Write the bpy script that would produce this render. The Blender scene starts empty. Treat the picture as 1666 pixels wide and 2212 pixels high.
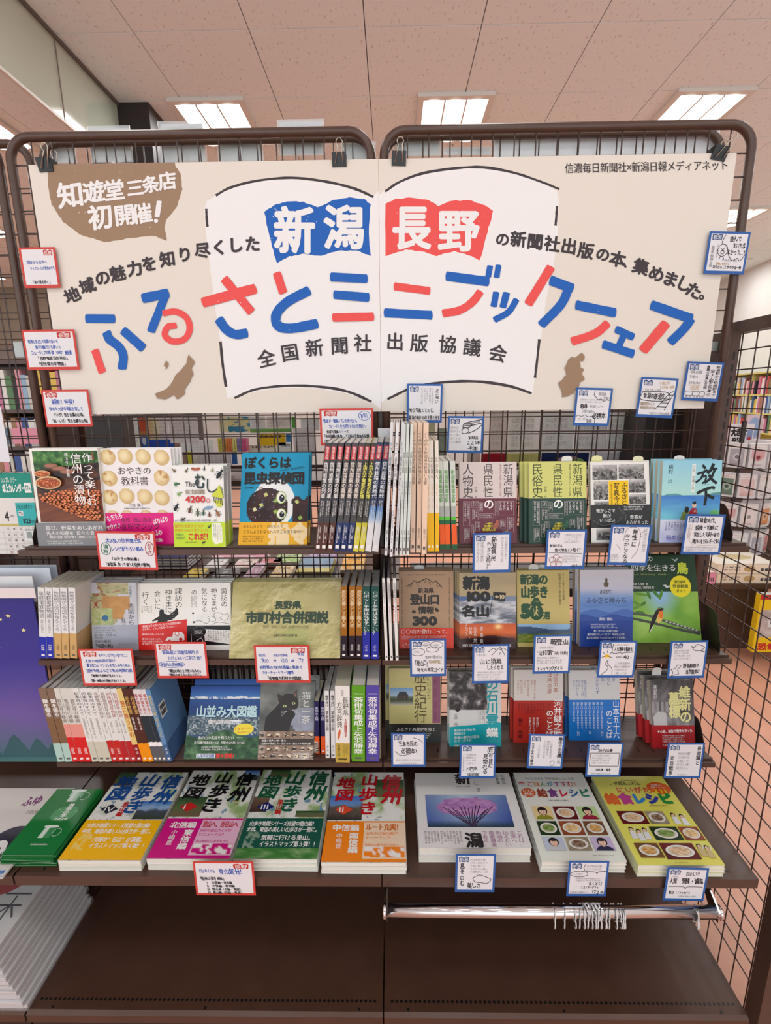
import bpy, math, random
import numpy as np
from mathutils import Matrix, Vector

SC = bpy.context.scene
COL = SC.collection
random.seed(7)
# ------------------------------------------------------------------ camera
F_PX, YAW, PITCH, ROLL = 1075.2, -.0151, .2243, -.01
CAM = np.array([.0319, 0., 1.64])
FWD = np.array([math.sin(YAW)*math.cos(PITCH), math.cos(YAW)*math.cos(PITCH), -math.sin(PITCH)])
_r = np.array([math.cos(YAW), -math.sin(YAW), 0.]); _u = np.cross(_r, FWD)
RT = _r*math.cos(ROLL)+_u*math.sin(ROLL); UPV = -_r*math.sin(ROLL)+_u*math.cos(ROLL)
cd = bpy.data.cameras.new('camera'); cam = bpy.data.objects.new('camera', cd); COL.objects.link(cam)
cd.sensor_fit = 'VERTICAL'; cd.sensor_height = 24; cd.lens = F_PX/2212*24; cd.clip_start = .05; cd.clip_end = 100
cam.matrix_world = Matrix(((RT[0], UPV[0], -FWD[0], CAM[0]), (RT[1], UPV[1], -FWD[1], CAM[1]), (RT[2], UPV[2], -FWD[2], CAM[2]), (0, 0, 0, 1)))
SC.camera = cam
SC.cycles.max_bounces = 7; SC.cycles.diffuse_bounces = 3; SC.cycles.glossy_bounces = 3; SC.cycles.transparent_max_bounces = 12
SC.cycles.caustics_reflective = False; SC.cycles.caustics_refractive = False; SC.cycles.use_denoising = True
# ------------------------------------------------------------------ world, lights, exposure
SC.view_settings.view_transform = 'Standard'; SC.view_settings.look = 'None'
SC.view_settings.exposure = 0.0; SC.view_settings.gamma = 1; SC.view_settings.use_curve_mapping = False
w = bpy.data.worlds.new('store_light'); SC.world = w; w.use_nodes = True
w.node_tree.nodes['Background'].inputs[0].default_value = (.915, .975, 1, 1)
w.node_tree.nodes['Background'].inputs[1].default_value = 1.95
CEIL = 3.52
LX = [-7.75, -6.15, -4.5, -2.86, -1.15, .455, 2.09, 3.71, 4.88]; LY = [-1.9, -.1, 1.9, 3.96, 6.0, 8.0, 10.2]  # last lamp column is added only to brighten the right wall
for yy in LY[:6]:
    for xx in LX[2:]:
        if xx > 4.6+.05*yy: continue
        ld = bpy.data.lights.new('troffer_light', 'AREA'); ld.shape = 'RECTANGLE'; ld.size = .42; ld.size_y = .5
        ld.energy = 4.6 if yy < 3 else 15 if xx < 4.5 else 6; ld.color = (.97, .995, 1)
        lo = bpy.data.objects.new('troffer_light', ld); COL.objects.link(lo); lo.location = (xx, yy, CEIL-.035)
# ------------------------------------------------------------------ pixel rays -> real planes
def ray(x, y):
    x = np.asarray(x, float); y = np.asarray(y, float)
    return FWD+RT*((x-833)/F_PX)[..., None]+UPV*((1106-y)/F_PX)[..., None]
def PY(x, y, D): d = ray(x, y); return CAM+d*((D-CAM[1])/d[..., 1])[..., None]
def PZ(x, y, z): d = ray(x, y); return CAM+d*((z-CAM[2])/d[..., 2])[..., None]
def PX(x, y, v): d = ray(x, y); return CAM+d*((v-CAM[0])/d[..., 0])[..., None]
def PP(x, y, O, N): d = ray(x, y); return CAM+d*(((O-CAM)@N)/(d@N))[..., None]
def unit(v): return v/np.linalg.norm(v)
def lin(c):
    c = np.clip(np.asarray(c, float)/255, 0, 1)
    return np.where(c <= .04045, c/12.92, ((c+.055)/1.055)**2.4)
# ------------------------------------------------------------------ materials
def mat(name, col, rough=.5, metal=0, coat=0, emit=0, noise=0, nscale=20, bump=0, attr=False, alpha=1, trans=0, spec=.5):
    m = bpy.data.materials.new(name); m.use_nodes = True; nt = m.node_tree; b = nt.nodes['Principled BSDF']
    I = b.inputs; c = list(lin(col))+[1]
    I['Base Color'].default_value = c; I['Roughness'].default_value = rough; I['Metallic'].default_value = metal
    I['Coat Weight'].default_value = coat; I['Coat Roughness'].default_value = .12; I['Alpha'].default_value = alpha
    I['Transmission Weight'].default_value = trans; I['Specular IOR Level'].default_value = spec
    if attr:
        a = nt.nodes.new('ShaderNodeAttribute'); a.attribute_name = 'Col'; nt.links.new(a.outputs['Color'], I['Base Color'])
    if emit:
        I['Emission Color'].default_value = c; I['Emission Strength'].default_value = emit
    if noise or bump:
        tc = nt.nodes.new('ShaderNodeTexCoord'); n = nt.nodes.new('ShaderNodeTexNoise'); n.inputs['Scale'].default_value = nscale
        n.inputs['Detail'].default_value = 5; nt.links.new(tc.outputs['Object'], n.inputs['Vector'])
        if noise:
            r = nt.nodes.new('ShaderNodeValToRGB'); e = r.color_ramp.elements
            e[0].position = .3; e[1].position = .7
            e[0].color = [v*(1-noise) for v in c[:3]]+[1]; e[1].color = [min(1, v*(1+noise)) for v in c[:3]]+[1]
            nt.links.new(n.outputs['Fac'], r.inputs['Fac']); nt.links.new(r.outputs['Color'], I['Base Color'])
        if bump:
            bp = nt.nodes.new('ShaderNodeBump'); bp.inputs['Strength'].default_value = bump; bp.inputs['Distance'].default_value = .002
            nt.links.new(n.outputs['Fac'], bp.inputs['Height']); nt.links.new(bp.outputs['Normal'], I['Normal'])
    return m
M = dict(
    print=mat('glossy_print', (200, 200, 200), .34, attr=True, coat=.05, spec=.3),
    matte=mat('matte_print', (200, 200, 200), .62, attr=True, spec=.25),
    brown=mat('brown_painted_steel', (80, 58, 50), .34, noise=.08, nscale=40, bump=.05),
    dark=mat('dark_brown_steel', (40, 30, 27), .42, noise=.1, nscale=30),
    deck=mat('dark_deck_steel', (80, 54, 43), .3, noise=.1, nscale=14),
    wire=mat('brown_wire', (62, 46, 42), .35),
    page=mat('page_edges', (226, 222, 212), .7, noise=.05, nscale=300),
    pagec=mat('cream_page_edges', (206, 198, 178), .7, noise=.05, nscale=300),
    pageg=mat('grey_page_edges', (186, 184, 180), .7, noise=.06, nscale=300),
    chrome=mat('chrome', (225, 225, 228), .12, metal=1),
    nickel=mat('nickel_wire', (190, 180, 165), .25, metal=1),
    black=mat('black_enamel', (22, 22, 24), .3),
    ceil=mat('ceiling_board', (205, 184, 174), .85),
    joint=mat('ceiling_joint', (130, 112, 104), .9),
    beam=mat('dark_column', (48, 40, 40), .5),
    white=mat('white_paint', (242, 242, 240), .6, noise=.03, nscale=3),
    floor=mat('orange_floor', (206, 148, 122), .32, noise=.1, nscale=7),
    frame=mat('white_fixture', (226, 222, 216), .5),
    glow=mat('lamp_diffuser', (255, 252, 248), .5, emit=2.6),
    gold=mat('yellow_shelf_wood', (214, 204, 120), .5, noise=.05, nscale=10),
    clear=mat('clear_acrylic', (235, 240, 242), .12, alpha=.32, coat=.5),
    plast=mat('white_plastic', (222, 222, 222), .35, alpha=.85),
    film=mat('clear_film', (240, 240, 242), .08, alpha=.14, coat=1),
)
def glassmat():
    m = mat('smoke_curtain_glass', (205, 212, 196), .06, alpha=.62, coat=.3); return m
M['glass'] = glassmat()
# ceiling board: fissured relief and small darker pits
def fissured(m):
    nt = m.node_tree; b = nt.nodes['Principled BSDF']; tc = nt.nodes.new('ShaderNodeTexCoord')
    mp = nt.nodes.new('ShaderNodeMapping'); mp.inputs['Scale'].default_value = (75, 24, 1)
    v = nt.nodes.new('ShaderNodeTexNoise'); v.inputs['Scale'].default_value = 1.; v.inputs['Detail'].default_value = 2
    r = nt.nodes.new('ShaderNodeValToRGB'); e = r.color_ramp.elements
    c = lin((238, 245, 247)); d = lin((200, 196, 194))
    e[0].position = .27; e[0].color = (*d, 1); e[1].position = .38; e[1].color = (*c, 1)
    nt.links.new(tc.outputs['Object'], mp.inputs['Vector']); nt.links.new(mp.outputs['Vector'], v.inputs['Vector'])
    nt.links.new(v.outputs['Fac'], r.inputs['Fac']); nt.links.new(r.outputs['Color'], b.inputs['Base Color'])
fissured(M['ceil'])
# ------------------------------------------------------------------ mesh helpers
class MB:
    def __init__(s): s.v = []; s.f = []
    def add(s, vs, fs):
        k = len(s.v); s.v += [tuple(map(float, a)) for a in vs]; s.f += [tuple(i+k for i in f) for f in fs]; return s
    def box(s, x0, x1, y0, y1, z0, z1):
        return s.add([(x, y, z) for z in (z0, z1) for y in (y0, y1) for x in (x0, x1)],
                     [(0, 2, 3, 1), (4, 5, 7, 6), (0, 1, 5, 4), (2, 6, 7, 3), (0, 4, 6, 2), (1, 3, 7, 5)])
    def prism(s, poly, a0, a1, ax='x'):
        n = len(poly); P = []
        for a in (a0, a1):
            for p, q in poly: P.append({'x': (a, p, q), 'y': (p, a, q), 'z': (p, q, a)}[ax])
        return s.add(P, [tuple(range(n))[::-1], tuple(range(n, 2*n))]+[(i, (i+1) % n, n+(i+1) % n, n+i) for i in range(n)])
    def tube(s, pts, r, n=8, closed=False, flat=1.):
        pts = [np.array(p, float) for p in pts]; m = len(pts); ring = []
        up = None
        for i, p in enumerate(pts):
            a = pts[(i-1) % m] if (closed or i) else p; b = pts[(i+1) % m] if (closed or i < m-1) else p
            t = unit(b-a)
            if up is None:
                up = np.array([0, 1., 0]) if abs(t[1]) < .8 else np.array([1., 0, 0])
            s1 = unit(np.cross(t, up)); s2 = np.cross(s1, t)
            ring.append([p+s1*r*math.cos(2*math.pi*k/n)+s2*r*flat*math.sin(2*math.pi*k/n) for k in range(n)])
        V = [v for q in ring for v in q]; Fc = []
        for i in range(m if closed else m-1):
            j = (i+1) % m
            for k in range(n): Fc.append((i*n+k, i*n+(k+1) % n, j*n+(k+1) % n, j*n+k))
        if not closed: Fc += [tuple(range(n))[::-1], tuple((m-1)*n+k for k in range(n))]
        return s.add(V, Fc)
    def mesh(s, name, m, smooth=False, bevel=0):
        me = bpy.data.meshes.new(name); me.from_pydata(s.v, [], s.f); me.materials.append(m); me.validate(); me.update()
        if smooth: me.shade_smooth()
        return me
    def build(s, name, m, parent=None, smooth=False):
        return link(name, s.mesh(name, m, smooth), parent)
def link(name, me, parent=None):
    o = bpy.data.objects.new(name, me); COL.objects.link(o)
    if parent is not None: o.parent = parent
    return o
def tag(o, label, cat, group=None):
    o['label'] = label; o['category'] = cat
    if group: o['group'] = group
    return o
def struct(o): o['kind'] = 'structure'; return o
def thing(name, label, cat, group=None, O=(0, 0, 0), U=(1, 0, 0), N=(0, -1, 0), V=(0, 0, 1)):
    o = bpy.data.objects.new(name, None); o.empty_display_size = .02; COL.objects.link(o)
    o.matrix_world = Matrix(((U[0], -N[0], V[0], O[0]), (U[1], -N[1], V[1], O[1]), (U[2], -N[2], V[2], O[2]), (0, 0, 0, 1)))
    return tag(o, label, cat, group)
def copy_thing(r, mw, label, group=None, skip=()):
    c = r.copy(); COL.objects.link(c); c.matrix_world = mw; c['label'] = label
    if group: c['group'] = group
    for ch in list(r.children):
        if ch.name.split('.')[0] in skip: continue
        d = ch.copy(); COL.objects.link(d); d.parent = c; d.matrix_parent_inverse = Matrix()
    return c
ORD = ['leftmost', 'second', 'third', 'fourth', 'fifth', 'sixth', 'seventh', 'eighth', 'ninth', 'tenth'] + [f'{n}th' for n in range(11, 60)]
# ------------------------------------------------------------------ glyphs (Blender's built-in font)
_fc = bpy.data.curves.new('type', 'FONT'); _fo = bpy.data.objects.new('type', _fc); COL.objects.link(_fo)
_G = {}
def glyph(ch, w=0, res=2):
    k = (ch, res)
    if k in _G: return _G[k]
    _fc.resolution_u = res; _fc.body = ch
    bpy.context.view_layer.update()
    me = _fo.evaluated_get(bpy.context.evaluated_depsgraph_get()).to_mesh()
    n = len(me.vertices); co = np.zeros(n*3, 'f'); me.vertices.foreach_get('co', co); co = co.reshape(n, 3)[:, :2]
    fs = [tuple(p.vertices) for p in me.polygons]
    wide = ord(ch) > 0x2000
    adv = 1. if wide else (float(co[:, 0].max())+.06 if n else .3)
    _G[k] = (co, fs, adv); return _G[k]
# ------------------------------------------------------------------ printed artwork on a panel
def noise(x, y, seed=0):
    xi = np.floor(x).astype(int); yi = np.floor(y).astype(int); xf = x-xi; yf = y-yi
    def h(i, j):
        n = (i*374761393+j*668265263+seed*974711) & 0x7fffffff
        n = ((n ^ (n >> 13))*1274126177) & 0x7fffffff
        return ((n ^ (n >> 16)) & 0xffff)/65535.
    sx = xf*xf*(3-2*xf); sy = yf*yf*(3-2*yf)
    a = h(xi, yi)*(1-sx)+h(xi+1, yi)*sx; b = h(xi, yi+1)*(1-sx)+h(xi+1, yi+1)*sx
    return a*(1-sy)+b*sy
def fbm(x, y, seed=0, o=4):
    t = 0; a = .5; s = 0
    for k in range(o): t = t+a*noise(x*2**k, y*2**k, seed+k*17); s += a; a *= .5
    return t/s
def mix(a, b, t): t = np.clip(t, 0, 1)[..., None] if np.ndim(t) else t; return np.asarray(a, float)*(1-t)+np.asarray(b, float)*t
def ramp(t, stops):
    xs = [s[0] for s in stops]; return np.stack([np.interp(t, xs, [s[1][c] for s in stops]) for c in range(3)], -1)
class Art:
    """flat print lying on a panel; local coordinates x = across, z = up, -y = off the surface"""
    def __init__(s, W, H, box=(0, 0, 100, 100), px=None, h0=.0006):
        s.W, s.H, s.box, s.pxm, s.h = W, H, box, px, h0; s.V = []; s.C = []; s.F = []; s.n = 0
        s.tx = abs(W/(box[2]-box[0]))
    def mp(s, p):
        p = np.asarray(p, float).reshape(-1, 2)
        if s.pxm:
            O, U, Vv, N, ox, oy, sc = s.pxm
            q = PP(ox+p[:, 0]/sc, oy+p[:, 1]/sc, O, N)-O; u = q@U; v = q@Vv
        else:
            x0, y0, x1, y1 = s.box; u = (p[:, 0]-x0)/(x1-x0)*s.W; v = (1-(p[:, 1]-y0)/(y1-y0))*s.H
        return np.clip(u, 0, s.W), np.clip(v, 0, s.H)
    def emit(s, pts, faces, col, same=False):
        u, v = s.mp(pts)
        if not same: s.h += 1.4e-5
        if np.ptp(u) < 1e-5 or np.ptp(v) < 1e-5: return
        k = s.n; s.V.append(np.stack([u, np.full_like(u, -s.h), v], 1)); s.n += len(u)
        c = lin(col); s.C.append(np.broadcast_to(c, (len(u), 3)) if c.ndim == 1 else c)
        s.F += [tuple(i+k for i in f) for f in faces]
    def poly(s, pts, col): s.emit(pts, [tuple(range(len(pts)))], col); return s
    def rect(s, x0, y0, x1, y1, col): return s.poly([(x0, y0), (x0, y1), (x1, y1), (x1, y0)], col)
    def ell(s, cx, cy, rx, ry, col, n=20, a0=0, a1=360, rot=0):
        c, d = math.cos(math.radians(rot)), math.sin(math.radians(rot)); P = []
        for k in range(n):
            t = math.radians(a0+(a1-a0)*k/(n if a1-a0 == 360 else n-1)); x, y = rx*math.cos(t), ry*math.sin(t); P.append((cx+x*c-y*d, cy+x*d+y*c))
        return s.poly(P[::-1], col)
    def ring(s, cx, cy, rx, ry, w, col, n=28):
        return s.line([(cx+rx*math.cos(2*math.pi*k/n), cy+ry*math.sin(2*math.pi*k/n)) for k in range(n+1)], w, col)
    def line(s, pts, w, col, smooth=False, rough=0):
        P = np.asarray(pts, float)
        if smooth and len(P) > 2:
            Q = np.vstack([2*P[0]-P[1], P, 2*P[-1]-P[-2]]); R = []
            for i in range(1, len(Q)-2):
                for t in np.linspace(0, 1, 6)[:-1]:
                    a, b, c, d = Q[i-1:i+3]
                    R.append(.5*((2*b)+(-a+c)*t+(2*a-5*b+4*c-d)*t*t+(-a+3*b-3*c+d)*t**3))
            P = np.array(R+[P[-1]])
        T = np.gradient(P, axis=0); T /= np.maximum(np.linalg.norm(T, axis=1), 1e-9)[:, None]; Nn = np.stack([-T[:, 1], T[:, 0]], 1)
        ww = np.full(len(P), w/2.)
        if rough: ww = ww*(1+rough*np.array([random.uniform(-1, 1) for _ in ww]))
        A = P+Nn*ww[:, None]; B = P-Nn*ww[:, None]; n = len(P)
        s.emit(np.vstack([A, B]), [(i, i+1, n+i+1, n+i) for i in range(n-1)], col); return s
    def brush(s, pts, w, col):
        """a fat marker stroke with slightly ragged ends"""
        P = np.asarray(pts, float)
        if len(P) == 2: P = np.array([P[0]+(P[1]-P[0])*t for t in np.linspace(0, 1, 7)])
        s.line(P, w, col, smooth=len(pts) > 2, rough=.035)
        for e, d in ((P[0], P[0]-P[1]), (P[-1], P[-1]-P[-2])):
            d = d/np.linalg.norm(d); n = np.array([-d[1], d[0]]); a = w*.5
            s.poly([e+n*a*.93-d*a*.2, e+n*a*.8+d*a*.16, e+n*a*.1+d*a*.22, e-n*a*.7+d*a*.1, e-n*a*.95-d*a*.2], col)
        return s
    def g(s, ch, cx, cy, size, col, w=0, rot=0, sx=1, same=False, skew=0):
        if ch in ' 　': return
        cell = size*s.tx*(1 if not s.pxm else 1/s.pxm[6])
        co, fs, adv = glyph(ch, w, 1 if cell < .007 else (2 if cell < .02 else 3))
        if not len(co): return
        x = (co[:, 0]-adv*.5 if adv != 1 else co[:, 0]-.5)*size*sx*1.04; y = -(co[:, 1]-.38)*size*1.04
        x = x-y*skew
        c, d = math.cos(math.radians(rot)), math.sin(math.radians(rot))
        # heavier weights: the same outline struck several times, slightly shifted
        n, rr = ((1, 0) if w <= 0 else (2, .007*w) if w < 1.5 else (4, .010*w) if w < 3 else (9, .0105*w)); rr *= size
        if cell < .0035: n = 1
        hs = s.h
        for q in range(n):
            if n > 1: s.h = hs+q*4e-6
            a = 2*math.pi*q/(n if n < 9 else 8)+.4*(n == 4); qx, qy = (0, 0) if n == 1 or q == 8 else (rr*math.cos(a), rr*math.sin(a)*(n > 2))
            s.emit(np.stack([cx+qx+x*c-y*d, cy+qy+x*d+y*c], 1), fs, col, same or q > 0)
        if n > 1: s.hn = n*4e-6; s.h = hs+(0 if same else s.hn)
    def T(s, t, x0, y0, x1, y1, col, w=1, v=False, rot=0, jit=0, skew=0, scale=1.):
        """text fitted to the box; v = vertical writing"""
        s.h += 1.4e-5; mx, my = (x0+x1)/2, (y0+y1)/2; c, d = math.cos(math.radians(rot)), math.sin(math.radians(rot))
        if v:
            st = (y1-y0)/len(t); sz = st; sx = (x1-x0)/st
            it = [(ch, mx, y0+st*(i+.5), sz) for i, ch in enumerate(t)]
        else:
            ad = [glyph(ch, 0, 1)[2] if ch not in ' 　' else .6 for ch in t]; st = (x1-x0)/sum(ad); sz = (y1-y0); sx = st/sz
            it = []; x = x0
            for ch, a in zip(t, ad): it.append((ch, x+a*st/2, my, sz)); x += a*st
        hb = s.h
        for ii, (ch, x, y, z) in enumerate(it):
            r = rot; s.h = hb+(ii % 2)*(3.8e-5 if w >= 3 else 1.8e-5 if w >= 1 else 0)
            if jit: x += random.uniform(-1, 1)*z*.06*jit; y += random.uniform(-1, 1)*z*.08*jit; r += random.uniform(-9, 9)*jit; z *= 1+random.uniform(-.16, .1)*jit
            X, Y = x-mx, y-my
            if v and ch in 'ー—〈〉「」『』（）…': r += 90
            s.g(ch, mx+X*c-Y*d, my+X*d+Y*c, z*scale, col, w, r, sx, True, skew)
        s.h = hb+(7.6e-5 if w >= 3 else 3.4e-5 if w >= 1 else 0)
        return s
    def fine(s, x0, y0, x1, y1, rows, col, v=False, w=0, src=None, fill=.92):
        """small print"""
        src = src or 'この本は地域の山里を歩き出会った人と風景を写真で紹介する歴史と文化の記録です自然の恵みを知る一冊'
        k = random.randrange(10)
        for i in range(rows):
            if v:
                cw = (x1-x0)/rows; a = x1-cw*(i+1); n = max(3, int((y1-y0)/(cw*.8)*random.uniform(.75, 1)))
                s.T((src*4)[k:k+n], a+cw*.12, y0, a+cw*fill, y0+n*cw*.8, col, w, True)
            else:
                ch = (y1-y0)/rows; b = y0+ch*i; n = max(3, int((x1-x0)/(ch*.8)*random.uniform(.8, 1)))
                s.T((src*4)[k:k+n], x0, b+ch*.12, min(x1, x0+n*ch*.8), b+ch*fill, col, w)
            k = (k+7) % 40
        return s
    def pic(s, x0, y0, x1, y1, fn, nx=40, ny=40, mask=None):
        a, b = np.meshgrid(np.linspace(0, 1, nx+1), np.linspace(0, 1, ny+1)); c = np.clip(fn(a, b), 0, 255)
        F = [(j*(nx+1)+i, (j+1)*(nx+1)+i, (j+1)*(nx+1)+i+1, j*(nx+1)+i+1) for j in range(ny) for i in range(nx)]
        if mask is not None:
            ok = mask(a, b).ravel(); F = [f for f in F if all(ok[i] for i in f)]
        s.emit(np.stack([x0+a.ravel()*(x1-x0), y0+b.ravel()*(y1-y0)], 1), F, c.reshape(-1, 3)); return s
    def build(s, name, parent, m='print'):
        me = bpy.data.meshes.new(name); V = np.vstack(s.V)
        me.from_pydata(V.tolist(), [], s.F); me.materials.append(M[m])
        C = np.hstack([np.vstack(s.C), np.ones((len(V), 1))]).astype('f')
        at = me.color_attributes.new('Col', 'FLOAT_COLOR', 'POINT'); at.data.foreach_set('color', C.ravel())
        me.update(); return link(name, me, parent)
def flat(name, col, m='matte'):
    """cached plain material of one colour"""
    k = ('flat', tuple(col), m)
    if k not in _G: _G[k] = mat(name, col, .42 if m == 'print' else .6, coat=.15 if m == 'print' else 0)
    return _G[k]
# ================================================================== room
def plane_box(name, x0, x1, y0, y1, z0, z1, m, parent=None):
    return MB().box(x0, x1, y0, y1, z0, z1).build(name, M[m] if isinstance(m, str) else m, parent)
struct(plane_box('floor', -10, 9, -4, 13, -.05, 0, 'floor'))
cl = struct(plane_box('ceiling', -10, 9, -4, 13, CEIL+.012, CEIL+.06, 'joint'))
T0 = .606
tm = MB(); e = .0022
tm.add([(e+.001, e+.001, .0), (T0-e-.001, e+.001, 0), (T0-e-.001, T0-e-.001, 0), (e+.001, T0-e-.001, 0), (e, e, .003), (T0-e, e, .003), (T0-e, T0-e, .003), (e, T0-e, .003), (e, e, .012), (T0-e, e, .012), (T0-e, T0-e, .012), (e, T0-e, .012)],
       [(0, 3, 2, 1)]+[(i, (i+1) % 4, (i+1) % 4+4, i+4) for i in range(4)]+[(i+4, (i+1) % 4+4, (i+1) % 4+8, i+8) for i in range(4)])
tme = tm.mesh('ceiling_board', M['ceil'])
tx0 = -.097-7*T0
for j in range(14):
    for i in range(19):
        o = link('ceiling_board', tme, cl); o.location = (tx0+i*T0, 3.078-3*T0+j*T0, CEIL); o.rotation_euler = (0, 0, 0)
far = MB()
for j in range(-6, 18):
    for i in range(-10, 26):
        X, Y = tx0+i*T0, 3.078-3*T0+j*T0
        if 0 <= i < 19 and 0 <= j < 14 or not (-10 < X < 8.4 and -4 < Y < 12.4): continue
        far.add([(X+e, Y+e, CEIL), (X+T0-e, Y+e, CEIL), (X+T0-e, Y+T0-e, CEIL), (X+e, Y+T0-e, CEIL)], [(0, 3, 2, 1)])
o = far.build('far_ceiling_boards', M['ceil'], cl); o['kind'] = 'stuff'
struct(plane_box('wall_back', -10, 9, 12.6, 12.8, 0, CEIL+.05, 'white'))
struct(plane_box('wall_left', -10.1, -9.95, -4, 12.7, 0, CEIL+.05, 'white'))
# right wall runs slightly askew of the aisle
o = MB().box(-.05, .05, -14, 8, 0, CEIL+.05).build('wall_right', M['white']); o.location = (5.62, 8.6, 0); o.rotation_euler = (0, 0, -math.radians(8)); struct(o)
struct(plane_box('trim_1', -9.9, -3.2, 8.9, 9.1, 2.62, CEIL+.01, mat('tan_bulkhead', (150, 138, 122), .7)))
# recessed troffers, plus an added rightmost column that washes the right wall
k = 0
fr = MB()
for a in ((-.245, .245, -.305, -.262), (-.245, .245, .262, .305), (-.245, -.208, -.262, .262), (.208, .245, -.262, .262)): fr.box(a[0], a[1], a[2], a[3], -.018, .004)
frm = fr.mesh('fixture_frame', M['frame'])
dm = MB()
for i in range(3):
    x0 = -.205+i*.1375; P = [(x0+.13*t, -.010-.016*math.sin(math.pi*t)) for t in np.linspace(0, 1, 7)]
    V = [(p[0], y, p[1]) for y in (-.26, .26) for p in P]; dm.add(V, [(q, q+1, 8+q, 7+q) for q in range(6)])
tubes = dm.mesh('lamp_diffuser', M['glow'])
dv = MB()
for i in (1, 2): dv.box(-.205+i*.1375-.0085, -.205+i*.1375+.0015, -.262, .262, -.027, .0)
dvm = dv.mesh('lamp_divider', M['frame'])
where = {(-1.15, 3.96): 'square recessed ceiling light nearest the dark column above the left grid', (.455, 3.96): 'square recessed ceiling light above the middle of the two grids', (2.09, 3.96): 'square recessed ceiling light above the right grid corner'}
for yy in LY:
    for xx in LX:
        if xx > 4.6+.05*yy: continue
        row = '%s row from the front, %s from the left' % (['nearest', 'second', 'third', 'fourth', 'fifth', 'sixth', 'seventh'][LY.index(yy)], ['first', 'second', 'third', 'fourth', 'fifth', 'sixth', 'seventh', 'eighth', 'ninth'][LX.index(xx)])
        t = thing('ceiling_light', where.get((xx, yy), 'recessed ceiling light, '+row), 'light', 'recessed ceiling lights', (xx, yy, CEIL-.004))
        link('fixture_frame', frm, t); dd = link('lamp_diffuser', tubes, t); link('lamp_divider', dvm, dd)
# glass smoke curtain hanging from the ceiling, and the dark column it runs to
t = thing('smoke_curtain', 'smoky glass draft curtain hanging under the ceiling, upper left', 'glass panel', None, (-1.735, 0, CEIL))
for y0, y1 in ((1.2, 3.078), (3.082, 3.69)):
    plane_box('glass_pane', -.004, .004, y0, y1, -.40, -.012, 'glass', t)
plane_box('top_rail', -.016, .016, 1.2, 3.70, -.02, .0, mat('bronze_rail', (96, 86, 78), .4), t)
plane_box('bottom_rail', -.01, .01, 1.2, 3.70, -.412, -.398, 'frame', t)
plane_box('pane_joint', -.006, .006, 3.076, 3.084, -.40, -.012, 'joint', t)
struct(plane_box('trim_2', -1.94, -1.53, 3.70, 4.12, 0, CEIL+.01, 'beam'))
# ================================================================== grid panels and gondola
def rpath(x0, x1, z0, z1, r, y):
    P = [(x0, y, z0), (x0, y, z1-r)]
    P += [(x0+r-r*math.cos(a), y, z1-r+r*math.sin(a)) for a in np.linspace(0, math.pi/2, 7)[1:]]
    P += [(x1-r+r*math.sin(a), y, z1-r+r*math.cos(a)) for a in np.linspace(0, math.pi/2, 7)]
    return P+[(x1, y, z0)]
def wires(t, xs, zs, x0, x1, z0, z1, y, axis='x', r=.0018):
    vm = MB().tube([(0, 0, z0), (0, 0, z1)], r, 5).mesh('wire', M['wire']); d = (x0, 0, 0), (x1, 0, 0)
    if axis == 'y': d = (0, x0, 0), (0, x1, 0)
    hm = MB().tube(d, r, 5).mesh('wire', M['wire'])
    for x in xs:
        o = link('wire', vm, t); o.location = (x, y, 0) if axis == 'x' else (y, x, 0)
    for z in zs:
        o = link('wire', hm, t); o.location = (0, y+.0042, z) if axis == 'x' else (y+.0042, 0, z)
def grid(x0, x1, y, ztop, label, xs, zs, zb=.64):
    t = thing('mesh_panel', label, 'mesh panel', None, (x0, 0, 0)); c = x0
    f = MB().tube(rpath(.011, x1-x0-.011, zb, ztop-.010, .052, y), .0105, 10, flat=1.1); f.build('frame', M['brown'], t, True)
    wires(t, [x-c for x in xs], zs, .012, x1-x0-.012, zb, ztop-.014, y)
    return t
zs = [2.205-.0505*i for i in range(31)]
zsb = [2.19-.0505*i for i in range(31)]
G1 = grid(-.905, -.005, 1.363, 2.274, 'left front mesh panel with rounded corners behind the banner', [-.077-.0508*i for i in range(16)], zs)
G2 = grid(.005, .905, 1.363, 2.274, 'right front mesh panel with rounded corners behind the banner', [.073+.0512*i for i in range(16)], zs)
grid(-.905, -.005, 1.487, 2.316, 'left rear mesh panel of the double-sided rack', [-.067-.0503*i for i in range(16)], zsb, .7)
grid(.005, .905, 1.487, 2.316, 'right rear mesh panel of the double-sided rack', [.067+.0505*i for i in range(16)], zsb, .7)
grid(-1.81, -.915, 1.363, 2.274, 'mesh panel of the neighbouring bay at the left edge', [-.967-.0505*i for i in range(16)], zs)
grid(-1.81, -.915, 1.487, 2.316, 'rear mesh panel of the neighbouring bay at the left edge', [-.975-.0505*i for i in range(16)], zsb, .7)
def upright(x, y0, y1, z1, label, wd=.036):
    t = thing('slotted_upright', label, 'post', None, (x, 0, 0))
    pp_ = plane_box('post', -wd/2, wd/2, y0, y1, .0, z1, 'brown', t)
    s = MB()
    for i in range(int((z1-.7)/.03)):
        for dx in (-.009, .009): s.box(dx-.0022, dx+.0022, y0-.0006, y0+.001, .68+i*.03, .70+i*.03)
    o = s.build('slots', M['black'], pp_); o['kind'] = 'stuff'
upright(0, 1.372, 1.472, 1.66, 'dark slotted upright between the two bays')
upright(-.91, 1.372, 1.472, 1.66, 'dark slotted upright at the left end of the left bay')
upright(.918, 1.372, 1.472, 1.80, 'dark slotted upright at the right end by the side mesh')
upright(-1.18, 1.92, 2.0, 1.3, 'slotted upright standing in the aisle behind the left bay')
plane_box('x', -.9, .9, 1.40, 1.415, .1, .62, 'dark').name = 'back_panel'
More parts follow.
